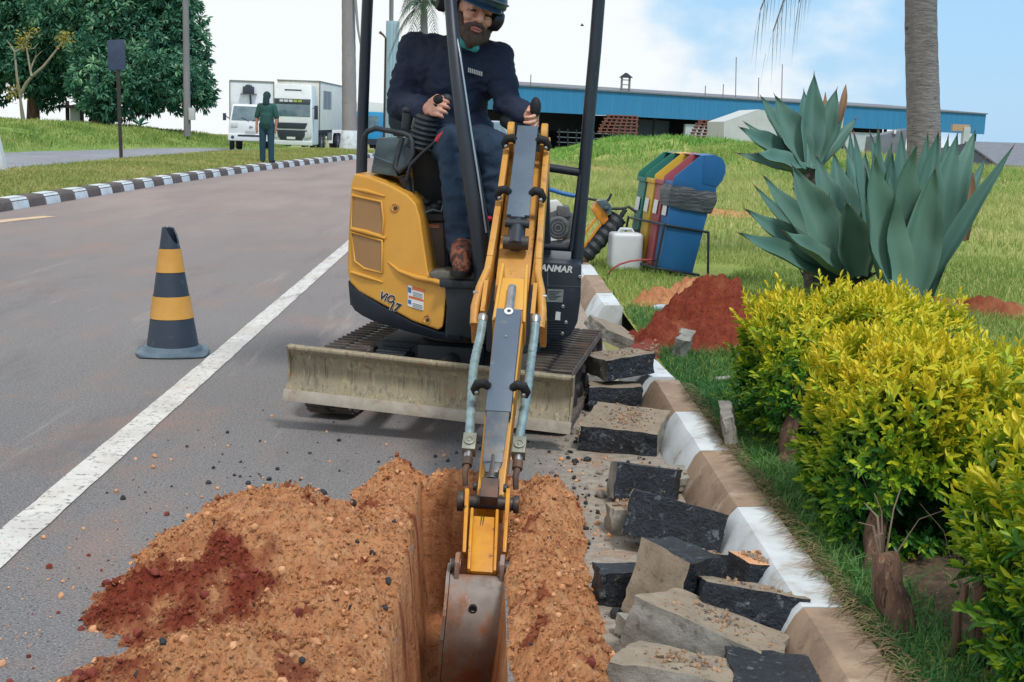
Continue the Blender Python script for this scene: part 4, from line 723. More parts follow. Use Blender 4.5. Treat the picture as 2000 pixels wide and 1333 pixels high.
# ---- arm
A2, B2 = bc(1003, 545, -1.33), bc(955, 990, -2.12); d2 = (B2-A2).normalized(); s2 = (HF.x-d2*HF.x.dot(d2)).normalized(); n2_ = s2.cross(d2).normalized(); n2_ = n2_ if n2_.y < 0 else -n2_
La = (B2-A2).length
def ap(t_, a, h): return A2+d2*(La*t_)+s2*a+n2_*h
mb = MB(); beam(mb, ap(.0, 0, -.06), ap(.16, 0, -.08), s2*.085, n2_*.13, YEL, s2*.10, n2_*.18); beam(mb, ap(.16, 0, -.08), ap(1.0, 0, -.05), s2*.108, n2_*.17, YELW, s2*.088, n2_*.10)
for sg in (-1, 1): beam(mb, ap(-.07, sg*.046, -.03), ap(.22, sg*.056, -.055), s2*.012, n2_*.08, YEL, s2*.012, n2_*.14)
ARM = mb.build('arm', EX, bevel=0.005, smooth=40)
mb = MB(); beam(mb, ap(.20, 0, .055), ap(.655, 0, .05), s2*.092, n2_*.008, GRYP, s2*.088); 
for sg in (-1, 1): beam(mb, ap(.20, sg*.043, .035), ap(.655, sg*.041, .03), s2*.006, n2_*.045, GRYP)
GD2 = mb.build('cylinder_guard', ARM, bevel=0.003)
mb = MB(); mb.lathe(ap(.215, 0, .055), n2_, [(.0165, 0), (.0165, .009), (.007, .0095), (.0065, .004)], WHT, 20); mb.lathe(ap(.215, .002, .06), n2_, [(.0065, 0), (.0065, .0055)], BLKM, 12); mb.build('guard_washer', GD2, smooth=40)
mb = MB(); mb.lathe(ap(.33, 0, .057), n2_, [(.004, 0), (.004, .004)], STEEL, 10); mb.build('grease_point', GD2)
mb = MB(); mb.cyl(ap(.19, 0, .03), ap(.06, 0, .02), .016, STEEL, 14); mb.build('pivot_rod', ARM, smooth=40)
mb = MB(); beam(mb, ap(.655, 0, .046), ap(.86, 0, .045), s2*.080, n2_*.012, GRYW, s2*.066); beam(mb, ap(.86, 0, .045), ap(.90, 0, .045), s2*.066, n2_*.012, GRYW, s2*.04); mb.cyl(ap(.60, 0, .022), ap(.92, 0, .03), .024, DSTL, 14); mb.build('bucket_cylinder', ARM, bevel=0.003, smooth=40)
for sg in (-1, 1): mb = MB(); clip(mb, ap(.555, sg*.046, .045), s2, d2, n2_, sg); mb.build('hose_clip', ARM, smooth=50)
hz1 = [[(943, 620, -1.46), (940, 650, -1.50), (932, 682, -1.55), (924, 720, -1.62), (921, 780, -1.74), (917, 852, -1.86)], [(1046, 622, -1.46), (1044, 655, -1.50), (1039, 688, -1.55), (1034, 730, -1.62), (1026, 790, -1.74), (1013, 862, -1.86)]]
for hz_, bu, bv in zip(hz1, (917, 1014), (869, 876)):
    mb = MB(); P0 = [bc(*q) for q in hz_]; pts = []; 
    for i in range(len(P0)-1):
        for k in range(8): pts.append(P0[i].lerp(P0[i+1], k/8))
    pts.append(P0[-1]); sm = [pts[0]]+[(pts[max(0, i-3)]+pts[i]+pts[min(len(pts)-1, i+3)])/3 for i in range(1, len(pts)-1)]+[pts[-1]]
    mb.tube(sm, [.0158+.0016*(i % 2) for i in range(len(sm))], HOSE, 12); hs = mb.build('hose', ARM, smooth=70)
    mb = MB(); mb.tube([sm[0]+(sm[0]-sm[2])*.5, sm[0], sm[2]], [.0165, .0195, .0175], STEEL, 12); mb.build('hose_ferrule', hs, smooth=50)
    c_ = bc(bu, bv, -1.88); mb = MB(); R3 = Matrix((s2, n2_, d2)).transposed(); mb.box(c_, (.046, .05, .068), FITT, R3); mb.lathe(c_+n2_*.024, n2_, [(.0185, 0), (.0185, .007), (.012, .008), (.011, .004), (.006, .0045), (.006, .008)], FITT, 20); cpl = mb.build('hydraulic_coupler', ARM, bevel=0.003, smooth=40)
    mb = MB(); mb.cyl(c_+d2*.034, c_+d2*.058, .016, STEEL, 14); mb.cyl(c_+d2*.058, c_+d2*.088, .018, RUST, 14); mb.tube([c_+d2*.088, c_+d2*.12-s2*.004, c_+d2*.15-n2_*.03], [.012, .011, .010], RUST, 10); mb.build('coupler_cap', cpl, smooth=40)
# ---- bucket linkage and bucket
mb = MB(); mb.cyl(ap(.985, -.10, .0), ap(.985, .095, .0), .022, DSTL, 16); mb.cyl(ap(.985, -.105, .0), ap(.985, -.085, .0), .034, DSTL, 18); mb.cyl(ap(.985, .08, .0), ap(.985, .098, .0), .03, DSTL, 18); mb.box(ap(.965, 0, .03), (.058, .06, .075), RUST, Matrix((s2, n2_, d2)).transposed())
for sg in (-1, 1): mb.cyl(ap(.955, sg*.044, .045), ap(.955, sg*.056, .045), .014, DSTL, 12)
mb.build('linkage_pin', ARM, bevel=0.002, smooth=40)
for u0, u1 in ((913, 907), (993, 985)):
    mb = MB(); a, b_ = bc(u0, 962, -2.16), bc(u1, 1085, -2.36); beam(mb, a, b_, s2*.014, n2_*.05, YELW, s2*.012, n2_*.04); mb.build('side_link', ARM, bevel=0.004)
a, b_ = bc(946, 1012, -2.26), bc(941, 1122, -2.44); mb = MB(); beam(mb, a, b_, s2*.070, n2_*.02, YELW, s2*.072, n2_*.03)
for sg in (-1, 1): beam(mb, a+s2*sg*.040-d2*.02, b_+s2*sg*.040, s2*.010, n2_*.055, YELW)
bl_ = mb.build('bucket_link', ARM, bevel=0.005)
mb = MB(); mb.tube([a+n2_*.012-s2*.008, a+n2_*.014-s2*.009+d2*.05], .0015, DECALK, 6); mb.tube([a+n2_*.012-s2*.001, a+n2_*.014-s2*.002+d2*.05], .0015, DECALK, 6); mb.build('scratch_mark', bl_)
bk = [bc(936, 1126, -2.455), bc(934, 1160, -2.50), bc(930, 1205, -2.53), bc(925, 1252, -2.535), bc(920, 1300, -2.50), bc(916, 1345, -2.43), bc(914, 1385, -2.33), bc(914, 1410, -2.20)]
mb = MB(); hw = .089; inner = HF.d(0, .012, 0); sv = HF.x; sm_ = []
for i in range(len(bk)-1):
    p0, p1, p2, p3 = bk[max(i-1, 0)], bk[i], bk[i+1], bk[min(i+2, len(bk)-1)]
    for k in range(6): t_ = k/6; sm_.append(.5*((2*p1)+(p2-p0)*t_+(2*p0-5*p1+4*p2-p3)*t_*t_+(3*p1-p0-3*p2+p3)*t_**3))
sm_.append(bk[-1]); vs = []
for p in sm_: vs += [p-sv*hw, p+sv*hw, p+sv*hw+inner, p-sv*hw+inner]
mb.poly(vs, [(4*i+k, 4*i+(k+1) % 4, 4*i+4+(k+1) % 4, 4*i+4+k) for i in range(len(sm_)-1) for k in range(4)]+[(3, 2, 1, 0), tuple(4*len(sm_)-4+k for k in range(4))], BUCK)
BK = mb.build('bucket', EX, smooth=50)
for sg in (-1, 1):
    mb = MB(); pts = [p+sv*sg*(hw+.002)-HF.d(0, .006, 0) for p in bk]+[bk[-1]+sv*sg*(hw+.002)+HF.d(0, .10, .02), bk[0]+sv*sg*(hw+.002)+HF.d(0, .16, -.06), bk[0]+sv*sg*(hw+.002)+HF.d(0, .05, .02)]; mb.prism(pts, sv*sg*.010, BUCK); mb.build('side_plate', BK)
    mb = MB(); e0 = bk[0]+sv*sg*.062; mb.prism([e0+HF.d(0, -.012, -.03), e0+HF.d(0, -.012, .045), e0+HF.d(0, .02, .065), e0+HF.d(0, .07, .05), e0+HF.d(0, .09, -.03)], sv*sg*.014, BUCK); mb.cyl(e0+HF.d(0, .02, .025)-sv*sg*.004, e0+HF.d(0, .02, .025)+sv*sg*.03, .02, DSTL, 14); mb.build('bucket_ear', BK, bevel=0.003)
mb = MB(); hc = bc(926, 1190, -2.526); mb.lathe(hc+HF.d(-.004, .008, 0), -HF.y, [(.013, 0), (.013, .0105), (.0095, .0115), (.009, .007)], BLACKHOLE, 18); mb.build('drain_hole', BK, smooth=40)
mb = MB()
for k in (-1, 0, 1): mb.box(bk[-1]+sv*k*.06+HF.d(0, .03, -.01), (.03, .10, .02), BUCK, HF.m)
mb.build('bucket_tooth', BK, bevel=0.004)
# ================================================================ THE OPERATOR
SKIN = mat('tanned_skin', K(232, 178, 156), K(220, 160, 138), 0.5, 14, layers=((K(170, 100, 90), 20, .6, .8),), bump=0.08, bscale=200, bdist=0.001)
BEARD = mat('dark_beard', K(74, 60, 58), K(104, 82, 74), 0.8, 60, bump=0.5, bscale=300, bdist=0.003)
NAVY = mat('navy_sweatshirt', K(34, 48, 74), K(28, 40, 64), 0.85, 4, bump=0.35, bscale=16, bdist=0.012)
JEAN = mat('dark_blue_trousers', K(36, 64, 90), K(28, 50, 74), 0.85, 5, bump=0.4, bscale=18, bdist=0.012)
BOOT = mat('brown_camouflage_boot', K(132, 76, 56), K(64, 42, 38), 0.8, 42, lo=.46, hi=.54, layers=((K(160, 118, 92), 50, .6, .66),), bump=.4, bscale=120, bdist=.004)
SOLE = mat('boot_sole', K(36, 34, 36), None, .8); HELM = mat('dark_teal_helmet', K(44, 76, 108), K(36, 62, 92), .3, 8); MASKM = mat('teal_face_mask', K(70, 178, 182), None, .7)
OPL = HF.px(880, 300, .12)
OP = thing('person', OPL, 'operator in navy sweatshirt and dark helmet seated at the excavator levers', 'person')
h = lambda u, v, y: HF.px(u, v, y)
RH = HF.m
hc = h(929, 26, .0)                      # head centre
HS = 1.15; tilt = Matrix.Rotation(rad(17), 3, HF.y) @ Matrix.Rotation(rad(1), 3, HF.x) @ Matrix.Rotation(rad(20), 3, 'Z') @ RH      # bowed, turned towards the boom
def hd(x, y, z): return hc + tilt@Vector((x, y, z))*HS      # head space: -y is the face
sh_r, sh_l = h(812, 100, .17), h(972, 118, .14); el_r, el_l = h(784, 205, .14), h(992, 205, .06); wr_r, wr_l = h(832, 214, -.10), h(1026, 224, -.12)
hip_r, hip_l = h(862, 282, .16), h(922, 284, .16); kn_r, kn_l = h(892, 288, -.26), h(968, 296, -.24); an_r, an_l = h(905, 478, -.33), h(985, 478, -.28)
chest, belly, neck0 = h(888, 140, .16), h(885, 220, .19), h(905, 95, .12)
def hsc(prims): return [tuple((q*HS if isinstance(q, float) else q) for q in p_) for p_ in prims]
def hand(prims, wr, dirv, side, across, curl, k=1.0):
    """palm and five fingers; dirv from wrist to knuckles, across points to the thumb side, curl is where fingers bend"""
    dirv = dirv.normalized(); across = (across-dirv*across.dot(dirv)).normalized(); curl = (curl-dirv*curl.dot(dirv)); curl = (curl-across*curl.dot(across)).normalized()
    prims.append((wr, wr+dirv*.03, .027*k, .028*k))
    for a in (-.026, -.009, .009, .026): prims.append((wr+dirv*.02+across*a*.7, wr+dirv*.085+across*a, .017*k, .0135*k))
    for a, l1, l2, l3 in ((.029, .036, .026, .018), (.010, .040, .028, .02), (-.010, .038, .026, .019), (-.028, .030, .020, .016)):
        p = wr+dirv*.085+across*a*1.3; q = p+(dirv*.62+curl*.75).normalized()*l1; r_ = q+(dirv*-.05+curl).normalized()*l2; e = r_+(dirv*-.65+curl*.7).normalized()*l3
        prims += [(p, q, .0102*k, .0092*k), (q, r_, .0092*k, .0083*k), (r_, e, .0083*k, .0072*k)]
    p = wr+dirv*.035+across*.03; q = p+(across*.7+dirv*.6+curl*.4).normalized()*.042; e = q+(dirv*.6+curl*.8+across*-.1).normalized()*.032
    prims += [(p, q, .0145*k, .0112*k), (q, e, .0112*k, .009*k)]
body = [(hd(0, .01, .02), (.074, .092, .105), tilt), (hd(0, -.035, -.055), (.056, .055, .062), tilt), (hd(0, -.06, -.095), (.034, .028, .024), tilt),
        (hd(0, -.088, .012), hd(0, -.103, -.022), .010, .0155), (hd(-.013, -.09, -.026), hd(.013, -.09, -.026), .0095, .0095), (hd(-.036, -.076, .028), hd(.036, -.076, .028), .014, .014),
        (hd(-.04, -.062, -.018), hd(-.04, -.066, -.02), .024, .022), (hd(.04, -.062, -.018), hd(.04, -.066, -.02), .024, .022), (hd(-.02, -.083, -.058), hd(.02, -.083, -.058), .010, .010),
        (hd(-.077, .012, -.0), (.012, .022, .032), tilt), (hd(.077, .012, -.0), (.012, .022, .032), tilt), (hd(0, .025, -.05), neck0, .056, .062), (neck0, chest, .07, .13),
        (chest, belly, .14, .13), (h(850, 128, .17), h(935, 136, .16), .12, .12), (belly, h(890, 280, .18), .14, .15), (neck0, sh_r, .06, .062), (neck0, sh_l, .06, .062),
        (sh_r, el_r, .06, .043), (el_r, wr_r, .043, .029), (sh_l, el_l, .06, .043), (el_l, wr_l, .043, .029),
        (hip_r, kn_r, .085, .06), (kn_r, an_r, .058, .04), (hip_l, kn_l, .085, .06), (kn_l, an_l, .058, .04), (an_r, an_r+HF.d(.0, -.12, -.05), .04, .034), (an_l, an_l+HF.d(.0, -.12, -.05), .04, .034)]
body = [tuple((q if isinstance(q, Vector) else (q*HS if isinstance(q, float) else (tuple(r*HS for r in q) if isinstance(q, tuple) else q))) for q in p_) for p_ in body[:11]]+body[11:]
hand(body, wr_r, h(852, 206, -.20)-wr_r, 1, HF.d(.15, .1, .6), HF.d(.45, -.25, -.9), 1.06)
hand(body, wr_l, h(1043, 234, -.17)-wr_l, 1, HF.d(-.25, -.1, 1.0), HF.d(.1, -1, .15), 1.06)
bo = blob('body', body, SKIN, OP, .0045, 2, .5)
for sx_ in (-1, 1):
    ck = MB(); ck.ball(hd(sx_*.031, -.0765, .006), .0115*HS, mat('eye_dark', K(60, 44, 42), None, .3), 12, 8); ck.build('eye', OP, smooth=60)
    ck = MB(); ck.ball(hd(sx_*.031, -.0745, .0125), .0125*HS, SKIN, 12, 8, (1.35, 1, .8)); ck.ball(hd(sx_*.031, -.0750, -.005), .0115*HS, SKIN, 12, 8, (1.35, 1, .55)); ck.build('eyelid', OP, smooth=60)
ck = MB()
for sx_ in (-1, 1): ck.tube([hd(sx_*.012, -.088, .03), hd(sx_*.03, -.09, .034), hd(sx_*.05, -.078, .028)], [.005, .006, .004], BEARD, 8)
ck.build('eyebrow', OP, smooth=60)
ck = MB(); ck.tube([hd(-.024, -.092, -.062), hd(-.010, -.0975, -.058), hd(0, -.0985, -.059), hd(.010, -.0975, -.058), hd(.024, -.092, -.062)], [.003, .006, .006, .006, .003], mat('lips', K(190, 120, 112), None, .5), 8); ck.tube([hd(-.018, -.094, -.067), hd(0, -.0985, -.070), hd(.018, -.094, -.067)], [.003, .007, .003], mat('lips_lower', K(196, 126, 118), None, .5), 8); ck.build('lips', OP, smooth=60)
blob('beard', hsc([(hd(-.062, -.02, -.03), hd(-.052, -.045, -.075), .02, .026), (hd(.062, -.02, -.03), hd(.052, -.045, -.075), .02, .026), (hd(-.05, -.05, -.08), hd(0, -.075, -.104), .026, .032), (hd(.05, -.05, -.08), hd(0, -.075, -.104), .026, .032), (hd(0, -.07, -.11), hd(0, -.06, -.125), .026, .022), (hd(-.034, -.082, -.055), hd(-.008, -.096, -.042), .011, .011), (hd(.034, -.082, -.055), hd(.008, -.096, -.042), .011, .011), (hd(-.036, -.078, -.06), hd(-.034, -.07, -.09), .014, .018), (hd(.036, -.078, -.06), hd(.034, -.07, -.09), .014, .018)]), BEARD, OP, .0055, 3)
top = [(chest, belly, .158, .152), (h(850, 130, .18), h(935, 138, .17), .138, .135), (belly, h(888, 275, .19), .155, .165), (neck0+HF.d(0, .0, -.02), sh_r, .074, .072), (neck0+HF.d(0, 0, -.02), sh_l, .074, .070), (sh_r, el_r, .080, .062), (el_r, wr_r-(wr_r-el_r).normalized()*.012, .066, .043), (sh_l, el_l, .076, .058), (el_l, wr_l-(wr_l-el_l).normalized()*.012, .062, .041), (h(830, 160, .2), h(812, 180, .17), .07, .07)]
SW = blob('sweatshirt', top, NAVY, OP, .010, 5)
# folds pressed into the cloth
def crumple(o, amp, sc, seed):
    me = o.data; no = [v.normal.copy() for v in me.vertices]
    for v, nn in zip(me.vertices, no):
        q = v.co*sc; q.z *= 1.6; f = noise.noise(q+Vector((seed, 0, 0))); v.co += nn*amp*(1-2*abs(f))
    me.update()
crumple(SW, .011, 8, 3); crumple(SW, .007, 17, 5); crumple(SW, .003, 36, 8)
mb = MB(); mb.lathe(neck0+(hd(0, .02, -.07)-neck0)*.30, hd(0, .02, -.05)-neck0, [(.066, 0), (.074, .004), (.074, .014), (.067, .018)], NAVY, 28); mb.build('collar', SW, smooth=50)
tr_ = [(h(872, 270, .2), h(908, 270, .2), .15, .15), (hip_r, kn_r, .105, .083), (kn_r, an_r+HF.d(0, 0, -.02), .081, .066), (hip_l, kn_l, .105, .082), (kn_l, an_l+HF.d(0, 0, -.02), .08, .064)]
TRS = blob('trousers', tr_, JEAN, OP, .010, 5); crumple(TRS, .010, 9, 9); crumple(TRS, .005, 20, 4)
for an, y0 in ((an_r, -.33), (an_l, -.28)):
    b_ = blob('boot', [(an+HF.d(0, .0, .05), an+HF.d(0, .01, -.06), .054, .055), (an+HF.d(0, 0, .01), an+HF.d(0, -.12, -.05), .056, .05), (an+HF.d(0, .02, -.065), an+HF.d(.01, -.17, -.085), .05, .042), (an+HF.d(.006, -.12, -.075), an+HF.d(.01, -.18, -.09), .046, .038)], BOOT, OP, .008, 3)
    mb = MB(); o0 = an+HF.d(.004, -.07, -.128); mb.loft([o0+HF.d(.052*math.cos(k*math.pi/8), .155*math.sin(k*math.pi/8), 0) for k in range(16)], [o0+HF.d(.054*math.cos(k*math.pi/8), .158*math.sin(k*math.pi/8), .03) for k in range(16)], SOLE); mb.build('sole', b_, bevel=.004)
    mb = MB()
    for k in range(4): mb.tube([an+HF.d(-.03, -.05-.025*k, -.02-.012*k), an+HF.d(.0, -.065-.025*k, -.01-.012*k), an+HF.d(.03, -.05-.025*k, -.02-.012*k)], .004, SOLE, 6)
    mb.build('lace', b_, smooth=50)
# chest lettering
o_ = h(913, 142, -.02); t1 = (h(945, 153, -.02)-h(913, 144, -.02)).normalized(); cn = t1.cross(Vector((0, 0, 1))); 
def chest_pt(u, v):
    d_ = ray(u, v).normalized(); org = rootloc(OP); dg = SW.data; from mathutils.bvhtree import BVHTree
    bvh = BVHTree.FromPolygons([x.co+org for x in dg.vertices], [tuple(p_.vertices) for p_ in dg.polygons]); hit = bvh.ray_cast(cC, d_)
    return hit[0]-d_*.006
c0, c1_ = chest_pt(914, 141), chest_pt(943, 150); xd = (c1_-c0); mb = MB(); up_ = Vector((0, -.35, 1)).normalized(); lw = xd.length
mbs = []
for k in range(8):       # a line of blocky capitals too small to read in the photograph
    a = c0+xd*(k/8); mb.prism([a, a+xd*.085, a+xd*.085+up_*.022, a+up_*.022], ray(928, 146).normalized()*.004, DECAL)
mb.build('chest_lettering', SW)
# helmet with muff, strap, goggles cord; mask pulled under the chin
mb = MB(); pr = []
for k in range(11): an = math.pi/2*k/10; pr.append((HS*.118*math.cos(an) if k < 10 else .002, HS*.105*math.sin(an)))
sc_ = []
ax = tilt@Vector((0, -.10, 1)).normalized(); mb.lathe(hd(0, .012, .056), ax, [(HS*.112, -.012), (HS*.116, -.006)]+pr, HELM, 32); HL = mb.build('helmet', OP, smooth=60)
mb = MB(); vs = []
for k in range(13): an = math.pi*(k/12); vs.append((hd(-.112*math.cos(an), .02-.116*math.sin(an), .052-.016*math.sin(an)), hd(-.108*math.cos(an), .02-(.116+.045*math.sin(an))*math.sin(an)**.7, .038-.020*math.sin(an))))
for (a, b_), (c_, e) in zip(vs[:-1], vs[1:]): mb.hexa([a, c_, e, b_, a+ax*.006, c_+ax*.006, e+ax*.006, b_+ax*.006], HELM)
mb.build('helmet_brim', HL, smooth=60, norm=True)
mb = MB(); mb.tube([hd(-.108, -.045, .068), hd(-.07, -.098, .068), hd(0, -.124, .066), hd(.07, -.098, .068), hd(.108, -.045, .068)], .006, mat('goggle_band', K(108, 132, 146), None, .35), 8); mb.tube([hd(0, .0, .176), hd(0, -.06, .160), hd(0, -.105, .11)], .008, HELM, 8); mb.build('helmet_ridge', HL, smooth=60)
mc = h(970, 40, -.02); mb = MB(); mb.lathe(mc-tilt@Vector((.028, 0, 0)), tilt@Vector((1, 0, -.1)), [(.035, 0), (.05, .006), (.052, .03), (.043, .05), (.024, .058)], mat('ear_muff_shell', K(30, 34, 48), None, .35), 22); em = mb.build('ear_muff', HL, smooth=50)
mb = MB(); mb.tube([mc, mc+Vector((.02, 0, .03)), h(984, 15, -.02), h(981, -15, .0), h(965, -35, .02)], .004, BLACKHOLE, 8); mb.build('muff_arm', em, smooth=60)
mc2 = h(872, 8, .08); mb = MB(); mb.lathe(mc2, tilt@Vector((-1, 0, -.1)), [(.03, 0), (.042, .006), (.042, .03), (.034, .046)], BLACKHOLE, 18); mb.build('ear_muff', HL, smooth=50)
mb = MB(); mb.tube([hd(-.086, .0, .03), hd(-.082, -.02, -.04), hd(-.055, -.045, -.105), hd(0, -.045, -.138)], .004, BLACKHOLE, 8, flat=2); mb.tube([hd(.086, .0, .03), hd(.082, -.02, -.04), hd(.055, -.045, -.105), hd(0, -.045, -.138)], .004, BLACKHOLE, 8, flat=2); mb.build('chin_strap', HL, smooth=60)
blob('face_mask', hsc([(hd(-.082, -.012, -.035), hd(-.068, -.03, -.09), .014, .026), (hd(-.066, -.03, -.09), hd(-.03, -.045, -.128), .026, .022), (hd(-.03, -.045, -.128), hd(.03, -.045, -.132), .022, .02)]), MASKM, OP, .006, 3)
# ================================================================ CONE, BINS, TOOLS
def mbx(): return MB()
CONB = mat('faded_black_cone_rubber', K(52, 66, 82), K(44, 56, 72), .55, 6, layers=((K(96, 104, 110), 14, .6, .8),), bump=.1, bscale=40, bdist=.003); CONY = mat('faded_yellow_band', K(220, 166, 82), K(208, 152, 68), .5, 6, layers=((K(180, 130, 80), 14, .6, .8),))
p = G(338, 690); CN_ = thing('traffic_cone', p, 'black and yellow striped traffic cone with a torn tip on the asphalt', 'traffic cone')
Hc = .735; lean = Matrix.Rotation(rad(-1.2), 3, 'Y')
def ring(z, r, k, wob=0.0): an = 2*math.pi*k/36; return p+lean@Vector((r*math.cos(an)*(1+wob), r*math.sin(an), z))
def rc(z): return .036+(.152-.036)*(1-z/Hc)
def tip(k):     # the torn edge at the top
    an = 2*math.pi*k/36; return Hc-.02-.09*max(0, math.cos(an+.35))**1.5-.012*noise.noise(Vector((math.cos(an)*3, math.sin(an)*3, 0)))
zs = [.025, .20, .205, .325, .33, .465, .47, .592, .60]; mb = MB(); vs = []; fs = []; rows = zs
for z in rows: vs += [ring(z, rc(z), k) for k in range(36)]
vs += [ring(tip(k), rc(tip(k)), k) for k in range(36)]; vs += [ring(tip(k)-.004, rc(tip(k))-.008, k) for k in range(36)]; vs += [ring(.5, rc(.5)-.008, k) for k in range(36)]
nr = len(rows)+3
for i in range(nr-1): fs += [(i*36+k, i*36+(k+1) % 36, (i+1)*36+(k+1) % 36, (i+1)*36+k) for k in range(36)]
mb.poly(vs, fs, CONB); mb.build('cone_body', CN_, smooth=50)
for z0, z1 in ((.207, .332), (.467, .598)):
    mb = MB(); m = 6; vs = []
    for i in range(m+1): z = z0+(z1-z0)*i/m; vs += [ring(z, rc(z)+.0035, k) for k in range(36)]
    mb.poly(vs, [(i*36+k, i*36+(k+1) % 36, (i+1)*36+(k+1) % 36, (i+1)*36+k) for i in range(m) for k in range(36)], CONY); mb.build('reflective_band', CN_, smooth=50, norm=False)
mb = MB(); sq = []
for k in range(40):
    an = 2*math.pi*k/40+.3; c_, s_ = math.cos(an), math.sin(an); r = .205/max(abs(c_), abs(s_))**.55; sq.append(Vector((r*math.cos(an+.2), r*math.sin(an+.2), 0)))
mb.loft([p+q+Vector((0, 0, .006)) for q in sq], [p+q*.99+Vector((0, 0, .018+.006*math.sin(k*.9))) for k, q in enumerate(sq)], mat('dusty_cone_base', K(104, 124, 138), K(80, 98, 114), .65, 8)); mb.lathe(p, (0, 0, 1), [(.19, .012), (.168, .022), (.155, .05), (.148, .05)], bpy.data.materials['dusty_cone_base'], 36); mb.build('cone_base', CN_, bevel=.003)
# ---- recycling bins in a tilted rack
BN = Frame(rad(12), (0, 0, 0)); tl = Matrix.Rotation(rad(8.5), 3, 'Y')
bc0 = G(1312, 537, .10)
def bp3(i, x, y, z): return bc0 + tl@(BN.d(x, y, z)) + BN.d(-.012*i, .21*i, 0)
binc = [('blue', K(36, 104, 164), 'blue'), ('red', K(168, 84, 92), 'red'), ('yellow', K(214, 176, 58), 'yellow'), ('green', K(36, 116, 106), 'green')]
for i, (cn, colr, w_) in enumerate(binc):
    m = mat(cn+'_bin_plastic', colr, tuple(c*.88 for c in colr[:3])+(1,), .45, 5)
    lab = {'blue': 'blue recycling bin at the front of the rack with a black bag over its rim', 'red': 'faded red recycling bin second in the rack behind the blue bin', 'yellow': 'yellow recycling bin third in the rack between red and green bins', 'green': 'green recycling bin at the far end of the rack'}[cn]
    B_ = thing('recycling_bin', bp3(i, 0, 0, .03), lab, 'bin', 'recycling bins in the rack')
    w0, w1, d0, d1, zt = .155, .185, .085, .10, .76; mb = MB()
    mb.hexa([bp3(i, -w0, -d0, .05), bp3(i, w0, -d0, .05), bp3(i, w0, d0, .05), bp3(i, -w0, d0, .05), bp3(i, -w1, -d1, zt), bp3(i, w1, -d1, zt), bp3(i, w1, d1, zt), bp3(i, -w1, d1, zt)], m); mb.build('bin_body', B_, bevel=.012)
    # the hood: gabled sides, open front, roll-over flap
    mb = MB(); sd_ = [(-.20, zt), (.20, zt), (.20, zt+.06), (.04, zt+.30), (-.0, zt+.30), (-.20, zt+.08)]
    for yy in (-d1-.012, d1+.002): mb.prism([bp3(i, a, yy, z) for a, z in sd_], BN.y*.010, m)
    mb.hexa([bp3(i, -.20, -d1, zt), bp3(i, .20, -d1, zt), bp3(i, .20, d1, zt), bp3(i, -.20, d1, zt), bp3(i, -.20, -d1, zt+.04), bp3(i, .20, -d1, zt+.04), bp3(i, .20, d1, zt+.04), bp3(i, -.20, d1, zt+.04)], m)
    hd_ = mb.build('bin_hood', B_, bevel=.004)
    mb = MB(); arc = [(.20, zt+.06), (.235, zt+.12), (.25, zt+.19), (.235, zt+.26), (.19, zt+.31), (.12, zt+.325), (.03, zt+.305)]
    for (a, z), (a2, z2) in zip(arc[:-1], arc[1:]): mb.hexa([bp3(i, a, -d1-.014, z), bp3(i, a2, -d1-.014, z2), bp3(i, a2, d1+.014, z2), bp3(i, a, d1+.014, z), bp3(i, a-.012, -d1-.014, z-.004), bp3(i, a2-.012, -d1-.014, z2-.006), bp3(i, a2-.012, d1+.014, z2-.006), bp3(i, a-.012, d1+.014, z-.004)], m)
    for yy in (-d1-.016, d1+.008): mb.prism([bp3(i, a, yy, z) for a, z in arc]+[bp3(i, .06, yy, zt+.07)], BN.y*.008, m)
    mb.build('hood_flap', hd_, bevel=.003)
    mb = MB(); mb.prism([bp3(i, -w1-.003, -.05, .62), bp3(i, -w1-.003, .05, .62), bp3(i, -w1-.001, .05, .50), bp3(i, -w1-.001, -.05, .50)], BN.d(-.003, 0, 0), DECAL); mb.build('bin_sticker', B_)
    if cn == 'blue':
        BAGM = mat('grey_bin_bag', K(82, 90, 98), K(60, 68, 78), .35, 8, bump=.6, bscale=22, bdist=.02, bstretch=(.4, .4, 2)); mb = MB(); rg = []
        nn_ = 40; zz_ = [.77, .74, .70, .66, .62, .585]
        for j, z in enumerate(zz_):
            for k in range(nn_):
                an = 2*math.pi*k/nn_; c_, s_ = math.cos(an), math.sin(an); sqr = 1/max(abs(c_), abs(s_)); e = 1.04+.05*math.sin(j*1.1)+.025*noise.noise(Vector((c_*3, s_*3, z*9)))+(.05 if j in (2, 3, 4) else 0)
                rg.append(bp3(i, c_*sqr*(w1+.012)*e, s_*sqr*(d1+.012)*e, z+.012*noise.noise(Vector((c_*2, s_*2, j)))))
        mb.poly(rg, [(j*nn_+k, j*nn_+(k+1) % nn_, (j+1)*nn_+(k+1) % nn_, (j+1)*nn_+k) for j in range(len(zz_)-1) for k in range(nn_)], BAGM); mb.build('bin_bag', B_, smooth=60)
RK = thing('bin_rack', bc0, 'dark steel rack holding the four leaning recycling bins', 'bin rack')
mb = MB()
for z in (.42, .04):
    mb.tube([bp3(-.5, -.2, 0, z), bp3(-.5, .2, 0, z), bp3(3.5, .2, 0, z), bp3(3.5, -.2, 0, z), bp3(-.5, -.2, 0, z)], .011, BLK, 8)
mb.build('rack_rail', RK, smooth=50)
for i_, x_ in ((-.5, .205), (3.5, .205), (3.5, -.205), (-.5, -.205)):
    mb = MB(); a = bp3(i_, x_, 0, .43); g_ = Vector((a.x+.02, a.y, .08)); mb.tube([a, bp3(i_, x_, 0, .0) if x_ < 0 else g_], .011, BLK, 8); mb.build('rack_leg', RK, smooth=50)
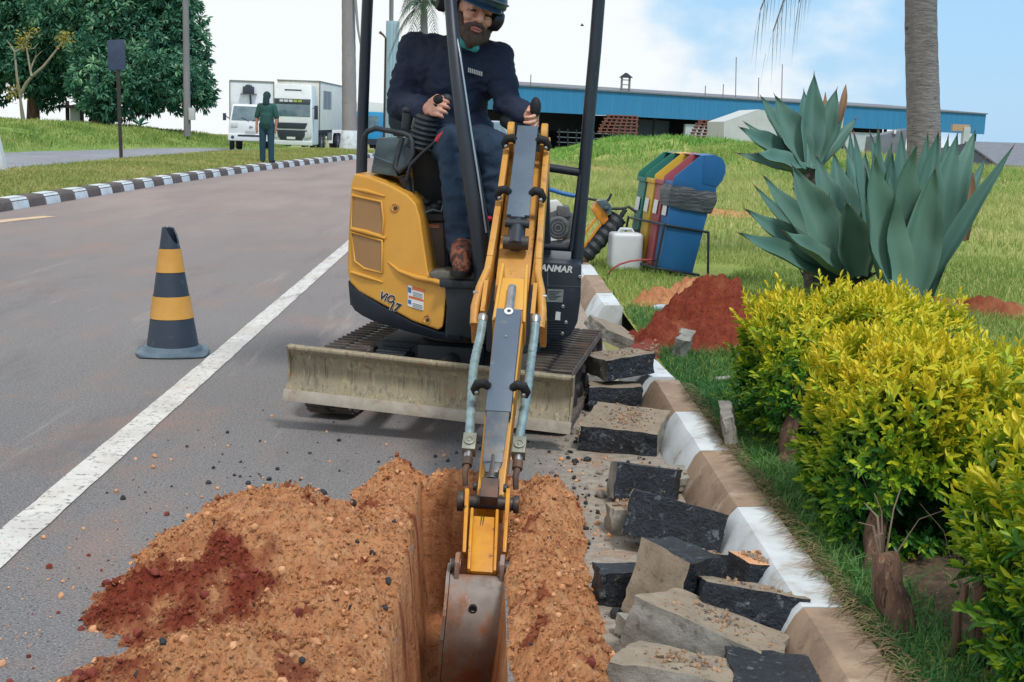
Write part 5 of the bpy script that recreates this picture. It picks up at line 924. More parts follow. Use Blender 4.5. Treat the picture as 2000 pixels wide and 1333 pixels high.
# ---- white jerrycan with a red cord in front
JM = mat('white_translucent_plastic', K(214, 220, 226), K(200, 208, 216), .4, 3); q = G(1219, 527, .10)
JC = thing('jerrycan', q, 'white plastic jerrycan standing on the grass beside the bins', 'jerrycan')
JF = Frame(rad(6), q); mb = MB(); mb.hexa([JF(-.145, -.11, 0), JF(.145, -.11, 0), JF(.145, .11, 0), JF(-.145, .11, 0), JF(-.14, -.11, .335), JF(.14, -.11, .335), JF(.14, .11, .335), JF(-.14, .11, .335)], JM); mb.build('can_body', JC, bevel=.04, seg=4, smooth=50)
mb = MB(); mb.tube([JF(-.07, 0, .33), JF(-.05, 0, .365), JF(.05, 0, .365), JF(.07, 0, .33)], .013, JM, 10); mb.build('can_handle', JC, smooth=50); mb = MB(); mb.cyl(JF(.1, .06, .33), JF(.1, .06, .36), .024, BLKM, 14); mb.build('can_cap', JC, smooth=40)
mb = MB(); mb.tube([G(1188, 535, .12), G(1196, 525, .2), G(1212, 516, .24), G(1232, 510, .27), G(1252, 508, .28), G(1285, 508, .2)], .008, mat('red_cord', K(170, 70, 74), None, .6), 8); tag(mb.build('cord', loc=G(1188, 535, .1), smooth=50), 'thin red cord arching across the front of the white jerrycan', 'cord')
# ---- tamping rammer tipped over on the kerb
RM = thing('tamping_rammer', G(1150, 545, .1), 'orange and black tamping rammer leaning on the lawn edge behind the excavator', 'rammer')
ORG = mat('orange_machine_paint', K(226, 150, 44), K(212, 134, 40), .4, 8, layers=((K(160, 110, 70), 16, .62, .8),)); yr_ = 11.6
def rp(u, v, dy=0.0): return Yp(u, v, yr_+dy)
mb = MB(); a, b_ = rp(1206, 428, .0), rp(1143, 502, -.05); ax = b_-a; prf = []
for k in range(13): prf.append(((.092 if k % 2 else .076)*(1-.2*k/12), ax.length*k/12))
mb.lathe(a, ax, [(.05, -.03), (.085, -.02)]+prf, BLKM, 22); mb.build('bellows', RM, smooth=25)
mb = MB(); mb.cyl(b_, b_+ax.normalized()*.12, .05, RUST, 16); mb.box(b_+ax.normalized()*.16, (.30, .18, .04), RUST, ax.to_track_quat('Z', 'Y').to_matrix()); mb.build('tamping_shoe', RM, bevel=.01)
mb = MB(); mb.prism([rp(1156, 410, -.08), rp(1168, 390, -.08), rp(1183, 398, -.08), rp(1189, 430, -.08), rp(1178, 441, -.08), rp(1164, 424, -.08)], (0, .22, 0), ORG); mb.build('engine_cowl', RM, bevel=.015)
mb = MB(); mb.prism([rp(1164, 393, -.10), rp(1184, 391, -.10), rp(1194, 402, -.10), rp(1196, 416, -.10), rp(1186, 420, -.10)], (0, .2, 0), CONS); mb.ball(rp(1184, 406, -.10), .03, BLKM); mb.build('fuel_tank', RM, bevel=.012)
for (u0, v0, u1, v1, wd) in ((1166, 424, 1132, 470, .045), (1174, 436, 1128, 500, .05)):
    mb = MB(); beam(mb, rp(u0, v0, -.05), rp(u1, v1, -.05), Vector((wd, 0, wd*.6)), Vector((0, .04, 0)), ORG); mb.build('side_frame', RM, bevel=.006)
mb = MB(); mb.tube([rp(1168, 392), rp(1130, 385, .1), rp(1100, 378, .1), rp(1070, 372, .1)], .012, BLKM, 8); mb.tube([rp(1182, 398), rp(1190, 388), rp(1194, 379)], .012, BLKM, 8); mb.tube([rp(1194, 408), rp(1210, 408), rp(1222, 407), rp(1228, 404), rp(1243, 415)], .013, BLKM, 8); mb.tube([rp(1222, 409), rp(1212, 424)], .022, BLKM, 8); mb.build('handle_bar', RM, smooth=50)
mb = MB(); mb.tube([rp(1074, 370, .1), rp(1098, 378, .08), rp(1122, 383, .08)], .021, mat('blue_grip', K(28, 104, 168), None, .5), 10); mb.build('blue_grip', RM, smooth=50)
# ---- small petrol engine set down behind the excavator
EN = thing('petrol_engine', G(1095, 480, .1), 'grey petrol engine with air filter on the lawn behind the excavator boom', 'engine'); ENM = mat('oily_grey_casting', K(104, 104, 106), K(74, 74, 78), .6, 20, bump=.4, bscale=40, bdist=.01); ye = 11.2
def ep(u, v, dy=0.0): return Yp(u, v, ye+dy)
mb = MB(); mb.prism([ep(1072, 415), ep(1095, 405), ep(1122, 420), ep(1128, 455), ep(1108, 470), ep(1074, 462)], (0, .25, 0), ENM); mb.lathe(ep(1090, 445, -.01), (0, -1, 0), [(.10, 0), (.105, .02), (.09, .05), (.05, .06)], ENM, 24); eb = mb.build('engine_block', EN, bevel=.015)
mb = MB()
for k in range(6): mb.lathe(ep(1090, 445, -.072), (0, -1, 0), [(.085-.013*k, 0), (.085-.013*k, .004+.002*k)], BLKM if k % 2 else ENM, 24)
mb.build('recoil_starter', eb, smooth=40)
mb = MB(); mb.prism([ep(1072, 394), ep(1090, 392), ep(1100, 402), ep(1098, 416), ep(1072, 418)], (0, .2, 0), mat('pale_engine_shroud', K(206, 206, 204), None, .5)); mb.build('air_filter', EN, bevel=.015); mb = MB(); mb.prism([ep(1088, 402, -.02), ep(1112, 404, -.02), ep(1116, 424, -.02), ep(1090, 426, -.02)], (0, .2, 0), ENM); mb.build('silencer', EN, bevel=.012)
mb = MB(); mb.tube([ep(1070, 478), ep(1120, 472)], .03, ENM, 10); mb.box(ep(1096, 486, .1), (.3, .3, .06), ENM); mb.build('engine_base', EN, bevel=.01)
# crushed bottle and scraps on the grass
mb = MB(); q = G(1298, 606, .13); mb.tube([q+Vector((-.06, .03, 0)), q+Vector((-.02, .01, .012)), q+Vector((.03, -.01, .006)), q+Vector((.06, -.025, 0)), q+Vector((.075, -.03, 0))], [.03, .026, .033, .02, .011], mat('crushed_clear_plastic', K(196, 212, 226), K(150, 172, 196), .2, 30), 12); tag(mb.build('plastic_bottle', loc=q, smooth=60), 'crushed clear plastic bottle lying in the grass before the soil heap', 'bottle')
mb = MB(); q = G(1398, 741, .13); mb.tube([q, q+Vector((.07, .01, .006))], .011, mat('pale_pipe', K(186, 180, 172), None, .7), 10); tag(mb.build('pipe_piece', loc=q, smooth=50), 'short pale pipe offcut lying in dark grass by the kerb', 'pipe')
mb = MB(); q = G(1882, 668, .14); mb.ball(q+Vector((0, 0, .03)), .03, WHT, 10, 6, (1, .8, 1.3)); tag(mb.build('paper_scrap', loc=q, smooth=60), 'crumpled white paper scrap on the grass right of the hedge', 'litter')
# ================================================================ BACKGROUND ON THE LEFT
# person on the kerb
GRN = mat('green_tee_shirt', K(44, 92, 86), K(36, 78, 74), .85, 5, bump=.2, bscale=20, bdist=.01); GTR = mat('dark_green_trousers', K(34, 76, 92), K(30, 64, 80), .85, 5); q = G(521, 320, .12); q = Vector((q.x, q.y, .14))
PW = thing('person', q, 'person in green shirt and dark cap standing with back turned on the striped kerb', 'person'); PF = Frame(rad(-6), q); sc_ = 1.06
def wp(x, y, z): return PF(x*sc_, y*sc_, z*sc_)
prs = [(wp(0, 0, 1.60), (.085, .1, .115), PF.m), (wp(0, 0, 1.5), wp(0, 0, 1.42), .055, .06), (wp(0, 0, 1.3), wp(0, 0, 1.05), .15, .14), (wp(-.13, 0, 1.36), wp(.13, 0, 1.36), .07, .07), (wp(0, 0, .95), wp(0, 0, 1.05), .15, .14)]
for sg in (-1, 1):
    prs += [(wp(sg*.19, 0, 1.36), wp(sg*.25, .0, 1.08), .055, .045), (wp(sg*.25, 0, 1.08), wp(sg*.24, -.06, .84), .042, .03), (wp(sg*.10, 0, .9), wp(sg*.105, 0, .48), .09, .065), (wp(sg*.105, 0, .48), wp(sg*.11, .02, .09), .06, .042), (wp(sg*.11, .02, .06), wp(sg*.13, .14, .04), .04, .034), (wp(sg*.24, -.06, .84), wp(sg*.235, -.07, .75), .035, .025)]
    for k in range(4): prs.append((wp(sg*(.235), -.095+.017*k, .765), wp(sg*.225, -.09+.016*k, .685+.008*abs(k-1.5)), .009, .007))
    prs.append((wp(sg*.23, -.03, .80), wp(sg*.21, -.02, .74), .011, .009))
blob('body', prs, mat('brown_skin', K(168, 118, 96), None, .6), PW, .012, 3)
sh = [(wp(0, 0, 1.3), wp(0, 0, .92), .17, .165), (wp(-.13, 0, 1.37), wp(.13, 0, 1.37), .085, .085), (wp(0, -.02, 1.15), wp(0, -.02, .98), .17, .17)]
for sg in (-1, 1): sh.append((wp(sg*.17, 0, 1.37), wp(sg*.245, 0, 1.13), .082, .07))
blob('shirt', sh, GRN, PW, .014, 4)
tr2 = [(wp(-.07, 0, .92), wp(.07, 0, .92), .14, .14)]
for sg in (-1, 1): tr2 += [(wp(sg*.095, 0, .9), wp(sg*.105, 0, .48), .11, .085), (wp(sg*.105, 0, .48), wp(sg*.11, .02, .08), .085, .075)]
blob('trousers', tr2, GTR, PW, .014, 4)
blob('cap', [(wp(0, 0, 1.63), (.10, .115, .11), PF.m), (wp(0, -.06, 1.58), wp(0, -.07, 1.44), .085, .09)], mat('dark_green_cap', K(34, 62, 66), None, .9), PW, .012, 3)
for sg in (-1, 1): blob('shoe', [(wp(sg*.11, 0, .05), wp(sg*.135, .15, .04), .055, .045)], BLKM, PW, .012, 2)
# street furniture
def px_h(u, v, Yv): return Yp(u, v, Yv)
DKP = mat('weathered_dark_post', K(70, 58, 58), K(56, 48, 50), .8, 12); SGN = mat('back_of_dark_sign', K(62, 76, 104), K(54, 66, 92), .7, 6); yv = 33.0
q = Yp(237, 323, yv); q.z = .13; T = thing('road_sign', q, 'dark rectangular road sign seen from behind on a thin brown post', 'road sign'); mb = MB(); mb.tube([q, Yp(233, 220, yv), Yp(229, 84, yv)], [.045, .045, .05], DKP, 10); mb.build('post', T, smooth=50)
mb = MB(); mb.prism([Yp(210, 79, yv-.06), Yp(243, 77, yv-.06), Yp(245, 136, yv-.06), Yp(211, 138, yv-.06)], (0, .025, 0), SGN); mb.build('sign_plate', T, bevel=.01)
CPO = mat('weathered_concrete_pole', K(142, 140, 142), K(126, 124, 126), .85, 3, stretch=(1, 1, .2)); yv = 55.0; q = Yp(366, 257, yv); T = thing('utility_pole', q, 'slim grey concrete utility pole with a meter box on the grass bank', 'utility pole')
mb = MB(); mb.tube([q-Vector((0, 0, .2)), Yp(364, 120, yv), Yp(361, -120, yv)], [.15, .135, .115], CPO, 14); mb.build('pole', T, smooth=60); mb = MB(); mb.box(Yp(375, 223, yv-.1), (.25, .2, .5), mat('grey_meter_box', K(196, 198, 198), None, .6)); mb.build('meter_box', T, bevel=.015)
# pale steel tower behind the operator
TWM = mat('pale_blue_grey_cladding', K(168, 196, 206), K(150, 182, 194), .6, 2, stretch=(3, 3, .1)); yv = 66.0; T = thing('mast_tower', Vector((Yp(765, 300, yv).x, yv, -.5)), 'pale blue grey square tower with a thin mast behind the operator', 'tower'); tx_ = Yp(765, 150, yv).x
mb = MB(); zt_ = Yp(765, 42, yv).z; mb.box((tx_, yv, (zt_-.6)/2), (.62, .62, zt_+.6), TWM)
for k in range(4): mb.box((tx_-.22+.15*k, yv-.325, (zt_-.6)/2), (.035, .03, zt_+.4), mat('cladding_seam', K(120, 150, 162), None, .6) if k == 0 else bpy.data.materials['cladding_seam'])
mb.build('tower_shaft', T, bevel=.02); mb = MB(); mb.tube([(tx_-.05, yv, zt_-.1), (tx_-.08, yv, zt_+4)], .09, CPO, 10); mb.tube([(tx_-.15, yv, zt_-.1), (tx_-.2, yv, zt_+4)], .03, CPO, 8); mb.build('mast', T, smooth=50)
mb = MB(); xq = Yp(752, 150, yv-3).x; mb.tube([(xq, yv-3, -.6), (xq, yv-3, Yp(752, 75, yv-3).z)], .05, DKP, 8); lp = thing('lamp_post', Vector((xq, yv-3, -.6)), 'thin dark lamp post standing in front of the pale tower', 'lamp post'); mb.build('post', lp, smooth=50); mb = MB(); zq = Yp(752, 75, yv-3).z; mb.tube([(xq, yv-3, zq), (xq-.12, yv-3, zq+.15), (xq-.3, yv-3, zq+.28)], [.04, .05, .07], RUST, 8); mb.build('lamp_head', lp, smooth=50)
# leaning white marker post cut by the left edge of the picture
mb = MB(); mkm = mat('chipped_white_post', K(226, 228, 230), K(206, 208, 212), .8, 5, layers=((K(90, 90, 94), 7, .66, .7),)); q = Yp(-6, 352, 24.4); q.z = .13
mb.loft([q+Vector((-.16, -.1, 0)), q+Vector((.19, -.1, 0)), q+Vector((.19, .12, 0)), q+Vector((-.16, .12, 0))], [q+Vector((-.16, -.08, .92)), q+Vector((.0, -.08, .92)), q+Vector((.0, .1, .92)), q+Vector((-.16, .1, .92))], mkm); tag(mb.build('marker_post', loc=q, bevel=.02), 'chipped white tapering marker post on the verge at the picture edge', 'marker post')
# little shelter on the bank
yv = 68; q = Yp(145, 238, yv); q.z = .3; T = thing('bus_shelter', q, 'small dark framed shelter standing between the two mango trees', 'shelter'); mb = MB()
for u in (132, 160): mb.box(Yp(u, 226, yv), (.16, .16, 1.5), DKP)
mb.build('shelter_post', T); mb = MB(); mb.box(Yp(146, 209, yv), (1.25, 1.6, .16), DKP); mb.build('shelter_roof', T); mb = MB(); mb.box(Yp(150, 225, yv+.6), (.7, .05, .9), WHT); mb.build('notice_panel', T)
# ---- trucks
GLS = mat('truck_glass', K(78, 104, 118), K(110, 132, 138), .12, 2.5, spec=.8); TIR = mat('tyre_rubber', K(40, 42, 46), K(54, 54, 56), .85, 12); RIM = mat('wheel_rim', K(190, 192, 194), None, .4, metal=.3); TRW = mat('white_truck_paint', K(232, 236, 238), K(220, 226, 228), .35, 1.5, layers=((K(196, 200, 200), 3, .6, .8),)); TRC = mat('cream_truck_box', K(240, 238, 230), K(230, 226, 216), .5, 1.2, layers=((K(198, 190, 176), 4, .6, .8, (1, 1, .3)),)); TRB = mat('dark_truck_plastic', K(52, 60, 72), None, .5); LMP = mat('head_lamp_glass', K(212, 216, 220), None, .15)
def wheel(T, fr, x, y, r, w_, side):
    mb = MB(); a = fr(x, y, r); mb.lathe(a, fr.x, [(r*.6, 0), (r*.96, .02), (r, .05), (r, w_-.05), (r*.96, w_-.02), (r*.6, w_)], TIR, 26); wh = mb.build('wheel', T, smooth=40)
    mb = MB(); b_ = a+fr.x*(w_-.01 if side > 0 else .01); mb.lathe(b_, fr.x*side, [(r*.56, -.02), (r*.58, .012), (r*.5, .012), (r*.3, -.03), (r*.16, .03), (r*.12, .035)], RIM, 22); mb.build('rim', wh, smooth=40)
def hx8(fr, x0, x1, y0, y1, z0, z1, top=None):
    a = [fr(x0, y0, z0), fr(x1, y0, z0), fr(x1, y1, z0), fr(x0, y1, z0)]; t_ = top or (x0, x1, y0, y1); return a+[fr(t_[0], t_[2], z1), fr(t_[1], t_[2], z1), fr(t_[1], t_[3], z1), fr(t_[0], t_[3], z1)]
# small van-cab truck with a box (front at y = 0, body runs back)
q = Yp(490, 297, 48.0); q.z = float(zg(q.x, q.y))+.006; fr = Frame(rad(9.0), q); T = thing('box_truck', q, 'small white box truck with flat van cab beside the large lorry', 'truck'); W = .80
mb = MB(); mb.poly([fr(-W, .0, .42), fr(W, .0, .42), fr(W, 1.5, .42), fr(-W, 1.5, .42), fr(-W, -.04, .9), fr(W, -.04, .9), fr(W, 1.5, .9), fr(-W, 1.5, .9), fr(-W*.97, .0, 1.12), fr(W*.97, .0, 1.12), fr(W*.97, 1.5, 1.12), fr(-W*.97, 1.5, 1.12), fr(-W*.84, .34, 1.74), fr(W*.84, .34, 1.74), fr(W*.84, 1.5, 1.74), fr(-W*.84, 1.5, 1.74)], [(3, 2, 1, 0), (12, 13, 14, 15)]+[(4*i+k, 4*i+(k+1) % 4, 4*i+4+(k+1) % 4, 4*i+4+k) for i in range(3) for k in range(4)], TRW); cab = mb.build('cab', T, bevel=.05, seg=3)
mb = MB(); wq = [fr(-W*.88, .012, 1.14), fr(W*.88, .012, 1.14), fr(W*.78, .285, 1.66), fr(-W*.78, .285, 1.66)]; mb.prism(wq, fr.d(0, -.012, .006), GLS); ws = mb.build('windscreen', cab, bevel=.004)
for sg in (-1, 1): mb = MB(); mb.tube([fr(sg*.05, -.03, 1.14), fr(sg*.35, .02, 1.26)], .012, TRB, 6); mb.build('wiper', ws)
mb = MB(); mb.hexa(hx8(fr, -.82, .82, 1.58, 4.3, .62, 2.62), TRW); bxo = mb.build('cargo_box', T, bevel=.02)
mb = MB(); mb.box(fr(0, 1.57, 2.61), (1.66, .04, .05), FITT, fr.m); mb.box(fr(-.82, 1.575, 1.6), (.04, .05, 2.0), FITT, fr.m); mb.box(fr(.82, 1.575, 1.6), (.04, .05, 2.0), FITT, fr.m); mb.build('box_trim', bxo)
mb = MB(); mb.box(fr(-.12, 1.50, 2.28), (.42, .14, .26), TRB, fr.m); mb.ball(fr(-.12, 1.49, 2.42), .14, TRB, 12, 6, (1, .5, .5)); mb.box(fr(-.12, 1.47, 2.13), (.62, .2, .03), FITT, fr.m); mb.tube([fr(-.06, 1.52, 2.1), fr(-.04, 1.52, 1.7)], .035, TRB, 8); mb.build('cooling_unit', bxo, bevel=.012)
mb = MB(); mb.hexa(hx8(fr, -.83, .83, -.09, .15, .40, .66), TRW); bpr = mb.build('bumper', T, bevel=.04, seg=3); mb = MB(); mb.box(fr(0, -.092, .60), (.94, .012, .07), TRB, fr.m); mb.build('air_intake', bpr); mb = MB(); mb.box(fr(0, -.105, .735), (.40, .012, .10), mat('pale_plate', K(190, 194, 196), None, .5), fr.m); mb.build('number_plate', bpr, bevel=.003)
for sg in (-1, 1):
    mb = MB(); mb.box(fr(sg*.60, -.05, .98), (.24, .04, .15), LMP, fr.m); mb.build('headlamp', cab, bevel=.015); mb = MB(); mb.lathe(fr(sg*.66, -.085, .53), -fr.y, [(.06, 0), (.06, .012), (.03, .016)], TRB, 14); mb.build('fog_lamp', bpr)
    mb = MB(); mb.tube([fr(sg*W*.97, .1, 1.2), fr(sg*(W+.13), .06, 1.3)], .018, TRB, 8); mb.box(fr(sg*(W+.15), .05, 1.26), (.12, .08, .26), TRB, fr.m); mb.build('mirror', cab, bevel=.02)
    wheel(T, fr, -.80 if sg < 0 else .62, .72, .31, .18, sg); wheel(T, fr, -.66 if sg < 0 else .40, 3.4, .31, .26, sg)
mb = MB(); mb.box(fr(0, -.062, .92), (.12, .012, .05), STEEL, fr.m); mb.build('front_badge', cab, bevel=.004); mb = MB(); mb.hexa(hx8(fr, -.35, .35, .2, 4.2, .45, .6), TRB); mb.build('chassis', T)
# large lorry
q = Yp(569, 290, 76.0); q.z = float(zg(q.x, q.y))+.006; fr = Frame(rad(-1.5), q); T = thing('lorry', q, 'large white lorry with tall cab and long pale box seen from the front', 'truck'); W = 1.24
mb = MB(); mb.poly([fr(-W, .06, .35), fr(W, .06, .35), fr(W, 2.2, .35), fr(-W, 2.2, .35), fr(-W, -.06, 1.2), fr(W, -.06, 1.2), fr(W, 2.2, 1.2), fr(-W, 2.2, 1.2), fr(-W*.98, .0, 2.0), fr(W*.98, .0, 2.0), fr(W*.98, 2.2, 2.0), fr(-W*.98, 2.2, 2.0), fr(-W*.92, .3, 3.0), fr(W*.92, .3, 3.0), fr(W*.92, 2.2, 3.0), fr(-W*.92, 2.2, 3.0), fr(-W*.84, .7, 3.85), fr(W*.84, .7, 3.85), fr(W*.84, 2.2, 3.85), fr(-W*.84, 2.2, 3.85)], [(3, 2, 1, 0), (16, 17, 18, 19)]+[(4*i+k, 4*i+(k+1) % 4, 4*i+4+(k+1) % 4, 4*i+4+k) for i in range(4) for k in range(4)], TRW); cab = mb.build('cab', T, bevel=.08, seg=3)
mb = MB(); mb.prism([fr(-W*.88, -.005, 2.0), fr(W*.88, -.005, 2.0), fr(W*.84, .25, 2.84), fr(-W*.84, .25, 2.84)], fr.d(0, -.03, .008), GLS); ws = mb.build('windscreen', cab, bevel=.01); mb = MB(); mb.prism([fr(-W*.85, .20, 2.72), fr(W*.85, .20, 2.72), fr(W*.86, .28, 3.0), fr(-W*.86, .28, 3.0)], fr.d(0, -.06, .0), TRB); vs_ = mb.build('sun_visor', cab, bevel=.01)
mb = MB(); 
for k, cc_ in enumerate((WHT, WHT, WHT, mat('lime_band', K(176, 196, 80), None, .5), bpy.data.materials['lime_band'])): mb.box(fr(-.62+.27*k, .165, 2.88), (.22, .02, .13), cc_, fr.m)
mb.build('visor_strip', vs_)
mb = MB(); mb.box(fr(0, .50, 3.52), (1.0, .04, .05), TRB, fr.m); mb.build('roof_slot', cab, bevel=.01)
mb = MB(); mb.prism([fr(-.95, -.05, 1.62), fr(.95, -.05, 1.62), fr(.80, -.06, 1.28), fr(-.80, -.06, 1.28)], fr.d(0, -.03, 0), TRB); mb.prism([fr(-.95, -.06, 1.2), fr(.95, -.06, 1.2), fr(.62, -.05, .62), fr(-.62, -.05, .62)], fr.d(0, -.04, 0), TRB); mb.build('grille', cab, bevel=.01)
mb = MB(); mb.box(fr(.0, -.12, .74), (.5, .02, .14), WHT, fr.m); mb.build('number_plate', cab); mb = MB(); mb.hexa(hx8(fr, -1.22, 1.22, -.10, .3, .32, .60), TRW); mb.build('bumper', T, bevel=.05, seg=3)
for sg in (-1, 1):
    mb = MB(); mb.prism([fr(sg*.82, -.07, 1.12), fr(sg*1.18, -.05, 1.2), fr(sg*1.18, -.05, .82), fr(sg*.78, -.06, .72)], fr.d(0, -.035, 0), LMP); mb.build('headlamp', cab, bevel=.02)
    mb = MB(); mb.tube([fr(sg*1.2, .25, 2.5), fr(sg*1.42, .1, 2.5)], .03, TRB, 8); mb.box(fr(sg*1.42, .08, 2.25), (.2, .16, .8), TRB, fr.m); mb.build('mirror', cab, bevel=.04)
    for y_ in (1.3, 3.6, 4.9, 10.6, 11.8): wheel(T, fr, -1.22 if sg < 0 else .92, y_, .50, .30, sg)
mb = MB(); mb.hexa(hx8(fr, -1.27, 1.27, 2.35, 13.0, 1.22, 4.12), TRC); bxo = mb.build('cargo_box', T, bevel=.03)
mb = MB(); mb.box(fr(0, 2.34, 4.10), (2.58, .06, .08), FITT, fr.m); mb.box(fr(1.27, 2.36, 2.66), (.06, .06, 2.9), FITT, fr.m); mb.box(fr(1.275, 7.6, 4.10), (.05, 10.6, .07), FITT, fr.m); mb.build('box_trim', bxo)
mb = MB(); GRY = mat('grey_side_panel', K(160, 166, 172), K(146, 152, 160), .5, 4); mb.hexa([fr(1.272, 3.8, 2.5), fr(1.282, 3.8, 2.5), fr(1.282, 7.0, 2.5), fr(1.272, 7.0, 2.5), fr(1.272, 3.8, 3.6), fr(1.282, 3.8, 3.6), fr(1.282, 7.0, 3.6), fr(1.272, 7.0, 3.6)], GRY)
for k in range(6): mb.box(fr(1.285, 3.9+k*.6, 3.05), (.012, .08, 1.1), TRB, fr.m)
mb.build('side_vent', bxo); mb = MB(); mb.hexa(hx8(fr, -.5, .5, .5, 12.8, .75, 1.2), TRB); mb.build('chassis', T); mb = MB(); mb.box(fr(1.15, 7.2, .80), (.1, 1.6, .5), FITT, fr.m); mb.build('side_guard', T, bevel=.02)
# a third truck waits behind, mostly hidden by the palm and the canopy post
q = Yp(712, 285, 92.0); q.z = float(zg(q.x, q.y))+.05; fr = Frame(rad(-8), q); T = thing('lorry', q, 'half hidden lorry with a bright blue cab behind the palm trunk', 'truck'); BLU = mat('bright_blue_cab', K(40, 150, 200), None, .4)
mb = MB(); mb.hexa(hx8(fr, -1.1, 1.1, 0, 1.8, .4, 2.7, (-1.0, 1.0, .3, 1.8)), BLU); cab = mb.build('cab', T, bevel=.08); mb = MB(); mb.prism([fr(-.95, .04, 1.5), fr(.95, .04, 1.5), fr(.9, .24, 2.4), fr(-.9, .24, 2.4)], fr.d(0, -.02, .01), GLS); mb.build('windscreen', cab)
mb = MB(); mb.hexa(hx8(fr, -1.2, 1.2, 2.0, 9.0, 1.0, 3.3), TRC); mb.build('cargo_box', T, bevel=.03); mb = MB(); mb.hexa(hx8(fr, -1.1, 1.1, -.1, .2, .4, .8), TRB); mb.build('bumper', T)
for sg in (-1, 1):
    for y_ in (.9, 6.6, 7.8): wheel(T, fr, -1.15 if sg < 0 else .87, y_, .48, .28, sg)
q = Yp(668, 282, 98.0); q.z = float(zg(q.x, q.y)); fr = Frame(rad(-9), q); T = thing('lorry', q, 'cream lorry box parked behind the large white lorry', 'truck')
mb = MB(); mb.hexa(hx8(fr, -1.2, 1.2, 1.9, 9.0, 1.0, 3.7), TRC); mb.build('cargo_box', T, bevel=.03); mb = MB(); mb.hexa(hx8(fr, -1.1, 1.1, 0, 1.7, .5, 2.6, (-1, 1, .3, 1.7)), TRW); mb.build('cab', T, bevel=.08)
for sg in (-1, 1):
    for y_ in (.9, 6.6, 7.8): wheel(T, fr, -1.15 if sg < 0 else .87, y_, .48, .28, sg)
# parked car glimpsed between the operator's arm and the boom
q = Yp(968, 283, 40.0); q.z = 0.0; fr = Frame(rad(14), q); T = thing('parked_car', q, 'silver car parked far down the road behind the operator', 'car'); CAR = mat('silver_car_paint', K(150, 172, 194), K(140, 160, 182), .3, 2, metal=.2)
side_ = [(-.05, .25), (-.02, .62), (.25, .80), (1.05, .93), (1.75, 1.42), (2.9, 1.45), (3.6, 1.02), (4.1, .95), (4.15, .3)]; mb = MB(); mb.loft([fr(-.82, a, z) for a, z in side_], [fr(.82, a, z) for a, z in side_], CAR); cb = mb.build('car_body', T, bevel=.05)
mb = MB(); mb.prism([fr(-.68, 1.10, .96), fr(.68, 1.10, .96), fr(.58, 1.70, 1.37), fr(-.58, 1.70, 1.37)], fr.d(0, -.02, .03), GLS); mb.build('windscreen', cb)
for sg in (-1, 1):
    mb = MB(); mb.box(fr(sg*.6, -.02, .62), (.3, .08, .14), LMP, fr.m); mb.build('headlamp', cb, bevel=.02)
    for y_ in (.75, 3.3): wheel(T, fr, -.84 if sg < 0 else .66, y_, .30, .18, sg)
# ================================================================ WAREHOUSE AND YARD ON THE RIGHT
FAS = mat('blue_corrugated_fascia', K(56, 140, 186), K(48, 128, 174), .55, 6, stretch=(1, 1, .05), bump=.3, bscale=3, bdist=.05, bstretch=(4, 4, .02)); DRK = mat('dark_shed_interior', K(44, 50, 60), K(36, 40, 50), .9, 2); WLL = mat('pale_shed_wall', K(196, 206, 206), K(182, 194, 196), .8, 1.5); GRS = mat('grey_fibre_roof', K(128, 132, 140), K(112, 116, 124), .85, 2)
LF, RG = Yp(1006, 168, 132.0), Yp(1926, 224, 168.0); ax_ = (RG-LF); ax_.z = 0; WHf = Frame(math.atan2(ax_.y, ax_.x), (LF.x, LF.y, 0)); WL = ax_.length
T = thing('warehouse', WHf(WL/2, 6, -2), 'long low warehouse with a bright blue fascia beyond the mound', 'warehouse')
zl, zr = LF.z, RG.z
def wz(t): return zl+(zr-zl)*t
fb0, fb1 = Yp(1006, 217, 132.0).z, Yp(1926, 263, 168.0).z
mb = MB(); mb.hexa([WHf(0, 0, fb0), WHf(WL, 0, fb1), WHf(WL, .3, fb1), WHf(0, .3, fb0), WHf(0, 0, zl), WHf(WL, 0, zr), WHf(WL, .3, zr), WHf(0, .3, zl)], FAS)
mb.hexa([WHf(0, .3, fb0), WHf(.3, .3, fb0), WHf(.3, 18, fb0+.4), WHf(0, 18, fb0+.4), WHf(0, .3, zl), WHf(.3, .3, zl), WHf(.3, 18, zl), WHf(0, 18, zl)], FAS); mb.hexa([WHf(WL-.3, .3, fb1), WHf(WL, .3, fb1), WHf(WL, 18, fb1+.4), WHf(WL-.3, 18, fb1+.4), WHf(WL-.3, .3, zr), WHf(WL, .3, zr), WHf(WL, 18, zr), WHf(WL-.3, 18, zr)], FAS); mb.build('fascia', T)
mb = MB(); mb.hexa([WHf(-.1, -.2, zl), WHf(WL+.1, -.2, zr), WHf(WL+.1, 18, zr), WHf(-.1, 18, zl), WHf(-.1, -.2, zl+.14), WHf(WL+.1, -.2, zr+.14), WHf(WL+.1, 18, zr+1.2), WHf(-.1, 18, zl+1.2)], GRS); rf = mb.build('roof', T)
mb = MB(); mb.hexa([WHf(14, 17, -3), WHf(WL-.5, 17, -3), WHf(WL-.5, 17.4, -3), WHf(14, 17.4, -3), WHf(14, 17, fb0), WHf(WL-.5, 17, fb1+1), WHf(WL-.5, 17.4, fb1+1), WHf(14, 17.4, fb0)], DRK); mb.hexa([WHf(.1, 8, fb0-1.9), WHf(14, 8, fb0-1.9), WHf(14, 8.2, fb0-1.9), WHf(.1, 8.2, fb0-1.9), WHf(.1, 8, fb0+.2), WHf(14, 8, fb0+.1), WHf(14, 8.2, fb0+.1), WHf(.1, 8.2, fb0+.2)], DRK); mb.build('back_wall', T)
